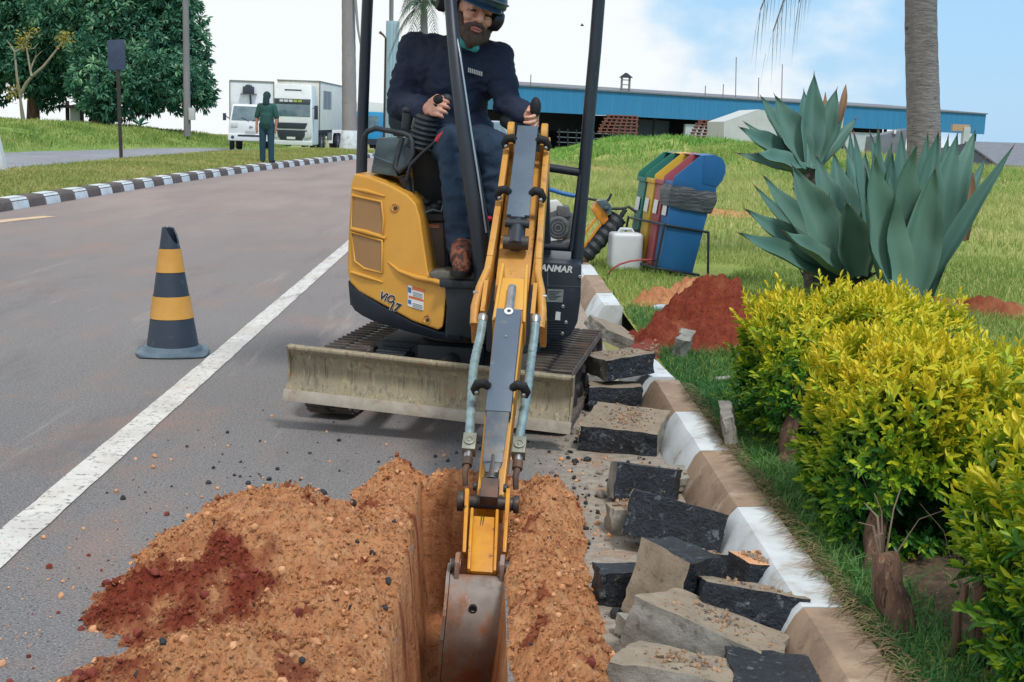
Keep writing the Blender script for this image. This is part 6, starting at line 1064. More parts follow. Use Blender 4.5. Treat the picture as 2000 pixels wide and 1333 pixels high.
for t0, t1 in ((.315, .47), (.66, .80)):
    mb = MB(); mb.hexa([WHf(WL*t0, .5, -3), WHf(WL*t1, .5, -3), WHf(WL*t1, .8, -3), WHf(WL*t0, .8, -3), WHf(WL*t0, .5, fb0+(fb1-fb0)*t0-.5), WHf(WL*t1, .5, fb0+(fb1-fb0)*t1-.5), WHf(WL*t1, .8, fb0+(fb1-fb0)*t1-.5), WHf(WL*t0, .8, fb0+(fb1-fb0)*t0-.5)], WLL); mb.build('wall_panel', T)
mb = MB(); mb.hexa([WHf(WL*.205, 3, -3), WHf(WL*.31, 3, -3), WHf(WL*.31, 3.2, -3), WHf(WL*.205, 3.2, -3), WHf(WL*.205, 3, fb0-.2), WHf(WL*.31, 3, fb0-.4), WHf(WL*.31, 3.2, fb0-.4), WHf(WL*.205, 3.2, fb0-.2)], mat('grey_shed_door', K(74, 82, 94), None, .8)); mb.build('door', T)
for k in range(9):
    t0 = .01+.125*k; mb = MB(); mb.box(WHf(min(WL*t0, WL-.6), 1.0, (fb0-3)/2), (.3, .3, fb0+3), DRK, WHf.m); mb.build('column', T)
tv = (1221-1006)/920*.93; mb = MB(); c_ = Yp(1221, 180, 141.0); zt_ = Yp(1221, 152, 141.0).z; zb_ = c_.z-1
for dx, dy in ((-.42, -.42), (.42, -.42), (.42, .42), (-.42, .42)): mb.box((c_.x+dx, c_.y+dy, (zt_+zb_)/2), (.14, .14, zt_-zb_), FITT)
for k in range(5): mb.box((c_.x, c_.y, zb_+(zt_-zb_)*(k+.5)/5), (.95, .95, .06), FITT)
mb.loft([Vector((c_.x+a, c_.y+b_, zt_)) for a, b_ in ((-.7, -.7), (.7, -.7), (.7, .7), (-.7, .7))], [Vector((c_.x+a, c_.y+b_, zt_+.5)) for a, b_ in ((-.1, -.1), (.1, -.1), (.1, .1), (-.1, .1))], DRK); mb.build('roof_vent', T)
for u, v0, v1, yy in ((1036, 146, 172, 133), (1377, 168, 190, 147), (1412, 165, 192, 148), (1437, 112, 194, 150), (1481, 152, 196, 151), (1527, 126, 200, 153)):
    mb = MB(); a, b_ = Yp(u, v1, yy), Yp(u+1, v0, yy); mb.tube([a-Vector((0, 0, .6)), b_], .055, CPO, 6); mb.build('lightning_rod', T)
# things in the yard
PAL = mat('red_brown_pallet_wood', K(150, 100, 88), K(124, 84, 76), .9, 3)
for u0, u1, v0, v1, yy, lab in ((1168, 1246, 226, 262, 112, 'stack of red brown pallets nearest the boom under the blue fascia'), (1348, 1428, 236, 270, 116, 'stack of red brown pallets beside the white lean-to')):
    q = Yp((u0+u1)/2, v1, yy); T = thing('pallet_stack', q, lab, 'pallets', 'pallet stacks in the yard'); a, b_ = Yp(u0, v1, yy), Yp(u1, v0, yy); n_ = 6; mb = MB()
    for k in range(n_):
        z = a.z+(b_.z-a.z)*(k+.5)/n_; h_ = (b_.z-a.z)/n_; ind = (.9*(k/n_)**1.5, .12*(k % 2)); mb.box(((a.x+b_.x)/2+ind[0]/2-ind[1]/2, yy, z+h_*.28), (b_.x-a.x-ind[0]-ind[1], 1.5, h_*.3), PAL)
        for j in range(7): mb.box((a.x+ind[0]+.15+(b_.x-a.x-ind[0]-.3)*j/6, yy, z-h_*.15), (.16, 1.4, h_*.58), PAL)
    mb.build('pallet', T)
mb = MB(); LTM = mat('white_sheet_cladding', K(206, 212, 212), K(194, 200, 202), .7, 1.5); yy = 105; a = [Yp(1414, 290, yy), Yp(1414, 238, yy), Yp(1482, 214, yy), Yp(1520, 222, yy), Yp(1520, 290, yy)]; mb.prism(a, (0, 8, 0), LTM); tag(mb.build('lean_to', loc=Yp(1465, 275, yy)), 'white lean-to shed with a sloping top behind the upper agave', 'shed')
mb = MB(); yy = 108; a, b_ = Yp(1622, 300, yy), Yp(1648, 229, yy); mb.hexa([Vector(q) for q in ((a.x, yy, a.z), (b_.x, yy, a.z), (b_.x, yy+1, a.z), (a.x, yy+1, a.z), (a.x, yy, b_.z), (b_.x, yy, b_.z), (b_.x, yy+1, b_.z), (a.x, yy+1, b_.z))], mat('beige_pillar', K(190, 184, 166), None, .8)); tag(mb.build('gate_pillar', loc=a, bevel=.05), 'beige masonry pillar in front of the warehouse behind the agaves', 'pillar')
mb = MB(); yy = 102; a, b_ = Yp(1700, 310, yy), Yp(1772, 252, yy); TKM = mat('grey_tank_steel', K(122, 130, 140), K(108, 116, 128), .6, 1.5); mb.hexa([Vector(q) for q in ((a.x, yy, a.z), (b_.x, yy, a.z), (b_.x, yy+2, a.z), (a.x, yy+2, a.z), (a.x+.1, yy, b_.z-.7), (b_.x, yy, b_.z), (b_.x, yy+2, b_.z), (a.x+.1, yy+2, b_.z-.7))], TKM); mb.box(Yp(1748, 258, yy-.1), (.28, .1, .42), WHT); tag(mb.build('storage_tank', loc=a, bevel=.06), 'grey steel storage bin left of the tall palm trunk', 'tank')
yy = 75; T = thing('grey_shed', Yp(1950, 325, yy), 'low grey roofed shed at the far right beyond the mound', 'shed'); mb = MB(); a, b_, c_, e = Yp(1884, 276, yy+14), Yp(2140, 284, yy+14), Yp(2140, 332, yy), Yp(1950, 322, yy); mb.prism([a, b_, c_, e], (0, 0, -.12), GRS); mb.build('roof', T)
mb = MB(); f_ = Yp(1870, 320, yy); mb.prism([e+Vector((0, .1, -.14)), c_+Vector((0, .1, -.14)), c_+Vector((0, .1, -1.3)), e+Vector((0, .1, -1.3))], (0, .2, 0), WLL); mb.prism([a+Vector((.05, 0, -.15)), e+Vector((.05, 0, -.15)), e+Vector((.05, 0, -1.6)), f_+Vector((0, 14, -1.6)), f_+Vector((0, 14, -.1))], (.2, 0, 0), DRK); mb.build('wall', T)
mb = MB(); yy = 98; q = Yp(1885, 300, yy); mb.box(Yp(1884, 285, yy), (.5, .5, 2.8), WLL); mb.box(Yp(1876, 250, yy), (1.3, .3, .5), mat('tan_beam', K(190, 160, 130), None, .8)); tag(mb.build('gate_frame', loc=q), 'pale gate post with a tan crossbeam behind the large agave', 'gate')
yy = 96; T = thing('yard_fence', Yp(1140, 285, yy), 'open steel yard fence of thin posts and rails under the blue fascia', 'fence')
for k in range(7): mb = MB(); u = 1092+k*17; mb.tube([Yp(u, 292, yy), Yp(u, 252+k, yy)], .06, DRK, 6); mb.build('post', T)
mb = MB()
for v in (258, 268, 278): mb.tube([Yp(1088, v, yy), Yp(1200, v+5, yy)], .035, CONS, 6)
mb.build('rail', T)
# ================================================================ VEGETATION
def leafcards(C, D, U, Ln, Wd, fold=0.12, droop=0.15):
    """leaf-shaped faces: base C, direction D, up U, length, width -> (V, F quads) six verts, two folded halves + tip"""
    n = len(C); S = np.cross(D, U); S /= np.linalg.norm(S, axis=1, keepdims=True)+1e-9; U = np.cross(S, D)
    Ln = Ln[:, None]; Wd = Wd[:, None]; V = np.empty((n, 6, 3))
    V[:, 0] = C; V[:, 1] = C+D*Ln*.45+S*Wd*.5+U*Wd*fold; V[:, 2] = C+D*Ln*.8+S*Wd*.3+U*(Wd*fold-Ln*droop*.5); V[:, 3] = C+D*Ln-U*Ln*droop; V[:, 4] = C+D*Ln*.8-S*Wd*.3+U*(Wd*fold-Ln*droop*.5); V[:, 5] = C+D*Ln*.45-S*Wd*.5+U*Wd*fold
    i = np.arange(n)*6; F = np.concatenate([np.stack([i, i+1, i+2, i+3], 1), np.stack([i, i+3, i+4, i+5], 1)]); return V.reshape(-1, 3), F
def unit(a): return a/(np.linalg.norm(a, axis=1, keepdims=True)+1e-9)
BARK = mat('brown_bark', K(134, 102, 84), K(78, 58, 50), .9, 16, stretch=(2, 2, .15), layers=((K(168, 136, 112), 40, .58, .68, (2, 2, .12)), (K(52, 40, 36), 30, .60, .68, (2, 2, .2))), bump=.7, bscale=16, bdist=.02, bstretch=(2, 2, .3)); TWIG = mat('grey_twig', K(136, 118, 102), K(112, 96, 84), .85, 20)
# ---- trees on the bank
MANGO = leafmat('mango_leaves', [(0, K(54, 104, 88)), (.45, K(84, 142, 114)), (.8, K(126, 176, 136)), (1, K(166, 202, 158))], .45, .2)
def tree(base, lobes, nleaf, label, trunk_r, lims, leaf=.28, name='mango_tree'):
    T = thing(name, base, label, 'tree'); mb = MB(); top = base+Vector((0, 0, 2.6)); mb.tube([base-Vector((0, 0, .4)), base+Vector((.03, 0, .4)), base+Vector((.06, 0, 1.2)), top], [trunk_r*1.25, trunk_r*1.02, trunk_r*.95, trunk_r*.85], BARK, 12)
    for c in lims: c = Vector(c); m_ = (top+c)/2+Vector((0, 0, .3)); mb.tube([top-Vector((0, 0, .5)), m_, c], [trunk_r*.6, trunk_r*.36, trunk_r*.12], BARK, 8)
    mb.build('trunk', T, smooth=60); tot = sum(l[1][0]*l[1][2] for l in lobes); Cs, Ds, tn = [], [], []
    for c, rr in lobes:
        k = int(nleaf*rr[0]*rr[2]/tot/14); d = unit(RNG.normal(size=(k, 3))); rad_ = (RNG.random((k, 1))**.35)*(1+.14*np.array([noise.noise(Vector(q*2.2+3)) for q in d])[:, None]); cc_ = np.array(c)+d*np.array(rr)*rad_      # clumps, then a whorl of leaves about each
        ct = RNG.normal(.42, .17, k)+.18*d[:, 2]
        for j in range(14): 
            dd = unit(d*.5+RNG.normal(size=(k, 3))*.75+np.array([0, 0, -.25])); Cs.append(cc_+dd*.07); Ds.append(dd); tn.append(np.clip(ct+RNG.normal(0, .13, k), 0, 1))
    C = np.concatenate(Cs); D = np.concatenate(Ds); t_ = np.concatenate(tn); U = unit(RNG.normal(size=C.shape)*.4+np.array([0, -.3, 1])); V, F = leafcards(C, D, U, leaf*RNG.uniform(.7, 1.3, len(C)), leaf*.36*RNG.uniform(.8, 1.3, len(C)))
    npmesh('crown', V, F, MANGO, T, attr=np.repeat(t_, 6)); return T
yv = 60.0; b_ = Yp(196, 236, yv); b_.z = float(zbank(b_.x, b_.y)); X = lambda u, v, dy=0: tuple(Yp(u, v, yv+dy))
lb = [(X(250, 60, 1), (3.3, 3.2, 2.6)), (X(186, 130, -1), (1.1, 1.5, 1.7)), (X(215, 165, -2), (1.8, 1.8, 1.5)), (X(290, 150, -1.5), (2.0, 1.8, 1.5)), (X(350, 160, 0), (1.55, 1.6, 1.35)), (X(385, 165, .5), (.85, 1.0, .95)), (X(345, 90, .5), (1.45, 1.7, 1.8)), (X(150, 20, 1), (2.2, 2.4, 2.2)), (X(265, -60, 1), (3.0, 3.0, 2.8)), (X(205, 205, -1.5), (1.25, 1.2, .7)), (X(285, 195, -1), (1.2, 1.2, .6)), (X(398, 190, .5), (.5, .6, .55)), (X(330, 20, .5), (1.5, 1.6, 1.8))]
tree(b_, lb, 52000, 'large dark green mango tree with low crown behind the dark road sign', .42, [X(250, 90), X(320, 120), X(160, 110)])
yv = 63.0; b_ = Yp(64, 238, yv); b_.z = float(zbank(b_.x, b_.y)); lb = [(X(35, 60, 0), (3.0, 2.6, 2.4)), (X(-20, 130, -1), (1.4, 1.6, 1.7)), (X(90, 150, 0), (1.1, 1.2, 1.5)), (X(70, 110, -1.2), (1.7, 1.4, 1.6)), (X(20, 10, 0), (3.0, 2.8, 2.6)), (X(90, 80, 0), (1.3, 1.4, 1.8)), (X(-30, 180, -.5), (.8, .9, .7)), (X(85, 195, .3), (.45, .5, .4))]
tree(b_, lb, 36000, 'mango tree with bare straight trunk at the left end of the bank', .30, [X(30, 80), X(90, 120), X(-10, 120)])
# leafless young tree with yellow tips in front
yv = 52.0; q = Yp(44, 236, yv); T = thing('bare_tree', q, 'leafless pale tree with forked branches and yellow tufts on the bank', 'tree'); LTW = mat('pale_smooth_bark', K(158, 150, 128), K(138, 130, 110), .8, 8); mb = MB()
for pts, r0_ in (([(46, 240), (42, 212), (39, 188)], .10), ([(39, 188), (33, 150), (29, 105), (27, 98)], .06), ([(39, 188), (50, 165), (62, 150), (85, 130), (105, 105), (125, 78)], .075), ([(62, 150), (57, 125), (52, 95), (45, 80)], .05), ([(29, 103), (20, 88), (12, 78)], .035), ([(29, 102), (42, 95), (52, 84), (58, 65)], .035), ([(62, 130), (70, 112), (82, 100)], .03), ([(39, 186), (25, 178), (16, 170)], .035), ([(60, 145), (63, 125), (70, 108)], .03), ([(52, 97), (66, 95), (74, 86)], .025)):
    n_ = len(pts); mb.tube([Yp(u, v, yv+.15*math.sin(i*2+u)) for i, (u, v) in enumerate(pts)], [r0_*(1-.55*i/(n_-1)) for i in range(n_)], LTW, 8)
mb.build('trunk', T, smooth=60); C = np.concatenate([np.array(Yp(u, v, yv))+RNG.normal(0, .13, (60, 3)) for u, v in ((127, 72), (45, 80), (47, 88), (122, 80))]+[np.array(Yp(u, v, yv))+RNG.normal(0, .16, (26, 3)) for u, v in ((20, 185), (36, 180), (62, 60))]); D = unit(RNG.normal(size=C.shape)); V, F = leafcards(C, D, unit(RNG.normal(size=C.shape)), np.full(len(C), .16), np.full(len(C), .06)); npmesh('crown', V, F, leafmat('yellowing_tufts', [(0, K(140, 140, 80)), (1, K(200, 180, 90))], .6, .2), T, attr=np.repeat(RNG.random(len(C)), 6))
# small spiky plant on the bank
def spiky(base, label, n=14, l=.5):
    C = np.repeat(np.array(base)[None], n, 0); an = RNG.uniform(0, 6.28, n); el = RNG.uniform(.3, 1.2, n); D = np.stack([np.cos(an)*np.cos(el), np.sin(an)*np.cos(el), np.sin(el)], 1); V, F = leafcards(C, D, unit(np.tile([0, 0, 1.0], (n, 1))+.01), l*RNG.uniform(.7, 1.1, n), np.full(n, l*.22)); tag(npmesh('spiky_plant', V, F, MANGO, loc=base, attr=np.repeat(RNG.uniform(.2, .6, n), 6)), label, 'plant')
q = Yp(273, 246, 57); spiky(q, 'small spiky plant on the bank below the mango tree')
# ---- palms
def frond(mb_, base, tip, sag, nl, ll, wd, ang=.9, hang=.5):
    base, tip = Vector(base), Vector(tip); pts = []; m = 14
    for i in range(m+1): t = i/m; p_ = base.lerp(tip, t); p_.z += sag*4*t*(1-t); pts.append(p_)
    V, F = [], []; ax = (tip-base).normalized(); side_ = ax.cross(Vector((0, 0, 1))).normalized() if abs(ax.z) < .97 else Vector((1, 0, 0))
    for i in range(nl):
        t = .12+.88*i/(nl-1); f = t*m; k = min(int(f), m-1); p_ = pts[k].lerp(pts[k+1], f-k); tg = (pts[k+1]-pts[k]).normalized()
        for sg in (-1, 1):
            l = ll*(1-.55*abs(t-.45)*1.3)*random.uniform(.85, 1.1); d = (side_*sg*math.sin(ang)+tg*math.cos(ang)+Vector((0, 0, -hang*random.uniform(.4, 1.1)))).normalized(); w_ = tg*wd; e = p_+d*l+Vector((0, 0, -hang*l*.35)); mm = p_+d*l*.55
            b0 = len(V); V += [p_-w_*.5, p_+w_*.5, mm+w_*.45, e, mm-w_*.45]; F += [(b0, b0+1, b0+2, b0+4), (b0+4, b0+2, b0+3, b0+3)]
    return pts, V, F
def palm(base, head, r0_, r1_, fr_list, label, nl, ll, wd, leafm, barkm, hang=.5, extra=None, mid=None, trunk_pts=None):
    T = thing('palm_tree', base, label, 'palm'); mb = MB(); base, head = Vector(base), Vector(head); n_ = 40; P_, R_ = [], []
    for i in range(n_+1):
        t = i/n_; p_ = base.lerp(head, t) if not trunk_pts else trunk_pts(t); P_.append(p_); R_.append((r0_+(r1_-r0_)*t)*(1+.025*(i % 2))*(1+.03*noise.noise(Vector((0, 0, i*.4)))))
    mb.tube(P_, R_, barkm, 16); tk = mb.build('trunk', T, smooth=60); VV, FF = [], []; mr = MB()
    for tip, sg in fr_list:
        pts, V, F = frond(None, head, tip, sg, nl, ll, wd, hang=hang); o_ = len(VV); VV += V; FF += [tuple(o_+k for k in f) for f in F]; mr.tube(pts, [.03*r1_/.12*(1-.8*i/14) for i in range(15)], barkm, 6)
    FF4 = [f for f in FF if f[2] != f[3]]; FF3 = [f[:3] for f in FF if f[2] == f[3]]; V = np.array([tuple(v) for v in VV]); F = np.array([(a, b, c) for a, b, c, d in FF4]+[(a, c, d) for a, b, c, d in FF4]+FF3)
    npmesh('crown', V, F, leafm, T, attr=np.repeat(RNG.normal(.45, .2, len(V)//5).clip(0, 1), 5)); mr.build('frond_stems', T, smooth=60); return T, tk
PLM = leafmat('palm_leaflets', [(0, K(44, 76, 66)), (.5, K(74, 106, 86)), (1, K(130, 140, 104))], .45, .15); PLM2 = leafmat('grey_palm_leaflets', [(0, K(84, 92, 92)), (.6, K(120, 128, 118)), (1, K(160, 150, 130))], .5, .1)
PBK = mat('ringed_palm_bark', K(152, 148, 150), K(122, 116, 120), .9, 9, stretch=(1, 1, 4), layers=((K(74, 68, 70), 6, .60, .68, (1, 1, 2.5)), (K(160, 154, 150), 22, .58, .7, (1, 1, 3))), bump=.8, bscale=14, bdist=.02, bstretch=(1, 1, 4)); RBK = mat('smooth_grey_palm_bark', K(156, 152, 152), K(142, 138, 140), .85, 2, stretch=(1, 1, .4), layers=((K(120, 116, 116), 5, .6, .75),))
# tall palm on the right lawn; its crown hangs just above the picture
yv = 12.0; b0 = Vector((Yp(1790, 545, yv).x, yv, .1)); hd0 = Yp(1815, -330, yv)
tp = lambda t: b0.lerp(hd0, t)+Vector((.035*math.sin(t*7), 0, 0))
fl = []
for an, el in ((178, -.9), (150, .2), (120, .5), (95, .3), (60, .4), (30, .1), (5, -.2), (-25, .3), (-60, .2), (-95, .5), (-130, .1)): fl.append((hd0+Vector((math.cos(rad(an))*1.7, math.sin(rad(an))*1.7, el)), .55))
fl[0] = (Yp(1510, 62, yv-.1), .75); fl.append((Yp(1560, 6, yv+.2), .7)); fl.append((Yp(1485, 20, yv+.5), .7))
palm(b0, hd0, .165, .125, fl, 'tall ringed grey palm trunk rising behind the agaves with hanging fronds', 34, .62, .020, PLM2, PBK, hang=1.5, trunk_pts=tp)
# royal palm with whitewashed foot between the lorry and the excavator
yv = 50.0; b0 = Yp(683, 298, yv); b0.z = .05; hd0 = Yp(678, -260, yv)
T, tk = palm(b0, hd0, .29, .21, [(hd0+Vector((math.cos(a)*2.6, math.sin(a)*2.6, .6*math.sin(a*3))), 1.0) for a in np.arange(0, 6.28, .7)]+[], 'royal palm with smooth grey trunk and whitewashed flared foot by the kerb', 26, .8, .05, PLM, RBK)
mb = MB(); mb.lathe(b0-Vector((0, 0, .1)), (0, 0, 1), [(.46, 0), (.42, .25), (.37, .55), (.335, .92), (.30, .95)], KW, 20); mb.build('whitewashed_foot', T, smooth=60)
mb = MB(); mb.tube([Yp(691, -40, yv-.2), Yp(695, 10, yv-.3), Yp(699, 55, yv-.35), Yp(705, 95, yv-.35)], [.05, .055, .045, .02], RBK, 8); mb.build('dead_frond', T, smooth=60)
# palm behind the operator
yv = 58.0; b0 = Vector((Yp(832, 300, yv).x, yv, -.2)); hd0 = Yp(828, 18, yv); tips = [(760, 110, .4), (772, 60, .5), (785, 20, .5), (800, -40, .3), (830, -70, .2), (860, -40, .3), (880, 10, .4), (890, 60, .5), (800, 80, .5), (850, 70, .6), (820, 60, .7), (778, -20, .4)]
palm(b0, hd0, .22, .15, [(Yp(u, v, yv+dy), s_+.25) for (u, v, s_), dy in zip(tips, (0, -.5, .6, -.4, .5, -.6, .3, 0, -1.2, -1.3, 1.2, .8))], 'feathery green palm standing far behind the operator', 26, .62, .055, PLM, RBK, hang=.7)
# ---- agaves
AGV = leafmat('agave_leaf', [(0, K(54, 90, 86)), (.4, K(84, 124, 114)), (.75, K(112, 148, 134)), (1, K(158, 184, 162))], .55, 0.0); AGT = mat('scaly_agave_trunk', K(108, 104, 98), K(74, 74, 74), .9, 14, bump=.8, bscale=26, bdist=.02); SPN = mat('brown_leaf_spine', K(112, 74, 60), None, .6)
def agave_leaf(V, F, T_, S_, base, tip, w, bulge, toward, tone, thick=.016, twist=0.0):
    """fleshy channelled blade; bulge bows it away from the chord, 'toward' is the way its inner face looks"""
    base, tip = Vector(base), Vector(tip); ax = tip-base; L_ = ax.length; a = ax/L_; f = (Vector(toward)-a*Vector(toward).dot(a)).normalized(); s_ = a.cross(f).normalized(); m, c = 16, 7; b0 = len(V)
    for i in range(m+1):
        t = i/m; wd = w*(.62+.55*math.sin(min(1, t/.5)*math.pi/2)**1.3 - .17)*(1-max(0, (t-.42)/.58)**1.7)+.002; p_ = base+ax*t+f*(-bulge*L_*4*t*(1-t)); th = twist*t; s2_ = s_*math.cos(th)+f*math.sin(th); f2 = f*math.cos(th)-s_*math.sin(th)
        for j in range(c):
            x_ = (j/(c-1)-.5)*2; wav = .04*w*math.sin(t*17+x_*3)*abs(x_); V.append(p_+s2_*x_*wd/2+f2*(.40*wd*x_*x_*(1-.4*t)+wav)); T_.append(min(1, max(0, tone-.12*abs(x_)+.07*math.sin(x_*11+tone*40)+.06*noise.noise(Vector((x_*6, t*2.5, tone*30)))+(.3 if abs(x_) > .99 else 0))))
    for i in range(m+1):
        t = i/m; 
        for j in range(c): x_ = (j/(c-1)-.5)*2; V.append(V[b0+i*c+j]-f*thick*(1-x_*x_)*(1-.7*t)-f*.001); T_.append(min(1, max(0, tone-.12)))
    o = (m+1)*c
    for i in range(m):
        for j in range(c-1): q_ = b0+i*c+j; F.append((q_, q_+1, q_+c+1, q_+c)); F.append((o+q_, o+q_+c, o+q_+c+1, o+q_+1))
    S_.append((tip, a))
DEADL = leafmat('dried_agave_leaf', [(0, K(92, 74, 62)), (.5, K(140, 112, 88)), (1, K(176, 150, 120))], .8, 0.0)
def agave(base, leaves, label, yv0, trunk, name='agave', wk=.86, dead=()):
    T = thing(name, base, label, 'agave'); V, F, tn, S_ = [], [], [], []
    for (bu, bv, bdy), (tu, tv, tdy), wpx, bulge, tw, tone in leaves:
        sc = yv0/FPX; agave_leaf(V, F, tn, S_, Yp(bu, bv, yv0+bdy), Yp(tu, tv, yv0+tdy), wpx*sc*wk, bulge, tw, tone)
    npmesh('leaf_rosette', np.array([tuple(v) for v in V]), np.array(F), AGV, T, smooth=True, attr=tn); mb = MB()
    for p_, a in S_: mb.lathe(p_-a*.012, a, [(.006, 0), (.0035, .02), (.0005, .045)], SPN, 6)
    mb.build('leaf_spines', T, smooth=60)
    for (bu, bv, bdy), (tu, tv, tdy), wpx in dead:
        V2, F2, t2, s2 = [], [], [], []; agave_leaf(V2, F2, t2, s2, Yp(bu, bv, yv0+bdy), Yp(tu, tv, yv0+tdy), wpx*yv0/FPX, -.12, (0, -.5, 1), .5); npmesh('dead_leaf', np.array([tuple(v) for v in V2]), np.array(F2), DEADL, T, smooth=True, attr=t2)
    if trunk:
        mb = MB(); P_ = [Yp(u, v, yv0+dy) for u, v, dy, r in trunk]; mb.tube(P_, [r*yv0/FPX for u, v, dy, r in trunk], AGT, 14); 
        for i in range(len(P_)-1):
            for k in range(26):
                t = random.random(); p_ = P_[i].lerp(P_[i+1], t); r = (trunk[i][3]+(trunk[i+1][3]-trunk[i][3])*t)*yv0/FPX; an = random.uniform(math.pi*.9, math.pi*2.1); o_ = Vector((math.cos(an), math.sin(an)*.9, 0)); ax = (P_[i+1]-P_[i]).normalized(); q_ = p_+o_*r*.85
                mb.prism([q_-ax.cross(o_)*.03, q_+ax.cross(o_)*.03, q_+o_*.035-ax*.07], o_*.012, AGT)
        mb.build('trunk', T, smooth=30)
    return T
f_ = (0, -1, .15)
yv = 9.0     # big right agave: tall broad upright leaves
big = [((1735, 600, 0), (1668, 262, .35), 66, .03, (.5, -1, .1), .45), ((1752, 605, -.15), (1742, 300, -.1), 74, .05, (.4, -1, .1), .38), ((1768, 605, .1), (1812, 262, .3), 70, .03, (.1, -1, .1), .56), ((1786, 605, .1), (1852, 268, .4), 66, .02, (-.2, -1, .1), .5), ((1778, 605, -.3), (1826, 330, -.35), 88, .06, (-.1, -1, .1), .6), ((1745, 605, -.2), (1715, 255, -.15), 100, .07, (.7, -.8, .1), .55), ((1755, 605, -.3), (1788, 282, -.4), 118, .10, (.55, -.9, .1), .62), ((1775, 605, -.1), (1832, 260, .1), 96, .05, (.2, -1, .1), .42), ((1790, 605, -.05), (1870, 262, .25), 84, .03, (-.3, -1, .1), .48), ((1800, 605, 0), (1905, 255, .4), 78, -.02, (-.6, -1, .1), .52), ((1788, 600, .3), (1925, 310, .8), 58, .02, (-.5, -1, .2), .4), ((1792, 598, -.25), (1978, 288, -.35), 44, -.015, (-.75, -.75, .3), .36), ((1745, 590, .3), (1650, 285, .9), 52, .0, (.4, -1, .1), .4), ((1770, 600, .3), (1760, 258, .7), 82, .03, (.2, -1, .1), .4), ((1795, 600, .2), (1845, 330, .6), 60, .02, (0, -1, .1), .35), ((1740, 600, -.1), (1690, 330, -.1), 70, .05, (.8, -.7, .1), .58), ((1766, 605, -.42), (1708, 305, -.5), 112, .10, (.5, -1, .15), .62), ((1780, 605, .4), (1700, 262, .9), 60, .02, (.2, -1, .1), .42)]
agave(Yp(1768, 640, yv), big, 'largest agave with tall broad upright blue green leaves at the right', yv, [(1772, 600, 0, 46), (1795, 640, -.05, 40), (1830, 690, -.1, 36)], dead=[((1800, 590, -.1), (1868, 668, -.35), 40), ((1815, 600, 0), (1905, 640, .1), 34), ((1752, 602, -.3), (1722, 655, -.6), 36), ((1885, 470, .3), (1882, 292, .5), 26)])
yv = 9.4     # middle agave: leaves fan out to the left
mid_ = [((1640, 545, 0), (1457, 410, -.25), 80, .03, (.2, -.7, .7), .55), ((1636, 550, -.1), (1444, 456, -.5), 66, .015, (.1, -.7, .7), .46), ((1640, 545, .05), (1475, 365, .25), 52, .03, (.4, -.8, .5), .42), ((1648, 540, -.1), (1492, 345, -.05), 76, .05, (.5, -.8, .4), .60), ((1652, 540, -.2), (1548, 325, -.3), 104, .06, (.35, -1, .3), .68), ((1660, 540, -.15), (1594, 305, .1), 84, .03, (.3, -1, .2), .55), ((1668, 540, -.1), (1628, 300, .2), 80, .02, (.1, -1, .2), .5), ((1672, 540, -.25), (1652, 395, -.45), 88, .05, (.1, -1, .3), .7), ((1682, 540, -.05), (1690, 300, .2), 72, .02, (-.3, -1, .2), .55), ((1686, 540, -.15), (1722, 330, -.2), 64, .05, (-.6, -.8, .2), .6), ((1676, 540, .2), (1660, 260, .6), 50, .02, (0, -1, .1), .38), ((1690, 540, .1), (1742, 280, .4), 46, .02, (-.4, -1, .1), .4), ((1655, 545, -.3), (1530, 452, -.75), 70, .02, (.2, -.6, .8), .6)]
agave(Yp(1665, 600, yv), mid_, 'middle agave fanning its leaves to the left on a scaly leaning trunk', yv, [(1662, 538, 0, 34), (1640, 555, 0, 40), (1668, 590, .05, 26), (1700, 640, .1, 26)], dead=[((1640, 560, -.1), (1585, 590, -.4), 34), ((1650, 570, -.1), (1618, 625, -.3), 30)])
yv = 10.2    # upper agave on a bare stem
up_l = [((1572, 335, 0), (1446, 250, -.3), 56, .03, (.3, -.7, .6), .5), ((1566, 338, 0), (1442, 300, .1), 34, .02, (.1, -.7, .7), .38), ((1570, 335, .05), (1455, 240, .3), 34, .03, (.3, -.8, .5), .4), ((1574, 332, -.05), (1487, 190, .1), 54, .04, (.5, -.8, .3), .5), ((1578, 330, -.1), (1514, 188, -.1), 62, .05, (.4, -1, .2), .62), ((1582, 330, -.1), (1590, 146, -.05), 48, .03, (.1, -1, .2), .5), ((1588, 330, -.12), (1634, 176, .0), 50, .04, (-.5, -.9, .2), .6), ((1590, 332, 0), (1650, 200, .3), 40, .03, (-.6, -.8, .2), .45), ((1580, 330, .1), (1570, 178, .4), 40, .02, (0, -1, .1), .4), ((1592, 332, .1), (1672, 232, .4), 36, .03, (-.5, -.8, .4), .42), ((1574, 334, -.15), (1478, 300, -.5), 50, .03, (.2, -.6, .8), .52)]
agave(Yp(1590, 560, yv), up_l, 'upper agave rosette raised on a bare dark stem behind the others', yv, [(1578, 326, 0, 22), (1577, 352, 0, 26), (1582, 420, .05, 20), (1592, 560, .1, 22)], wk=1.05, dead=[((1600, 300, .2), (1612, 180, .3), 16), ((1640, 240, .2), (1652, 165, .3), 14)])
mb = MB(); yv = 7.6; mb.tube([Yp(1858, 660, yv), Yp(1895, 700, yv-.2), Yp(1935, 742, yv-.4)], [.07, .075, .06], AGT, 12); tag(mb.build('log', loc=Yp(1895, 715, yv), smooth=40), 'dark dead agave stump lying behind the yellow hedge', 'log')
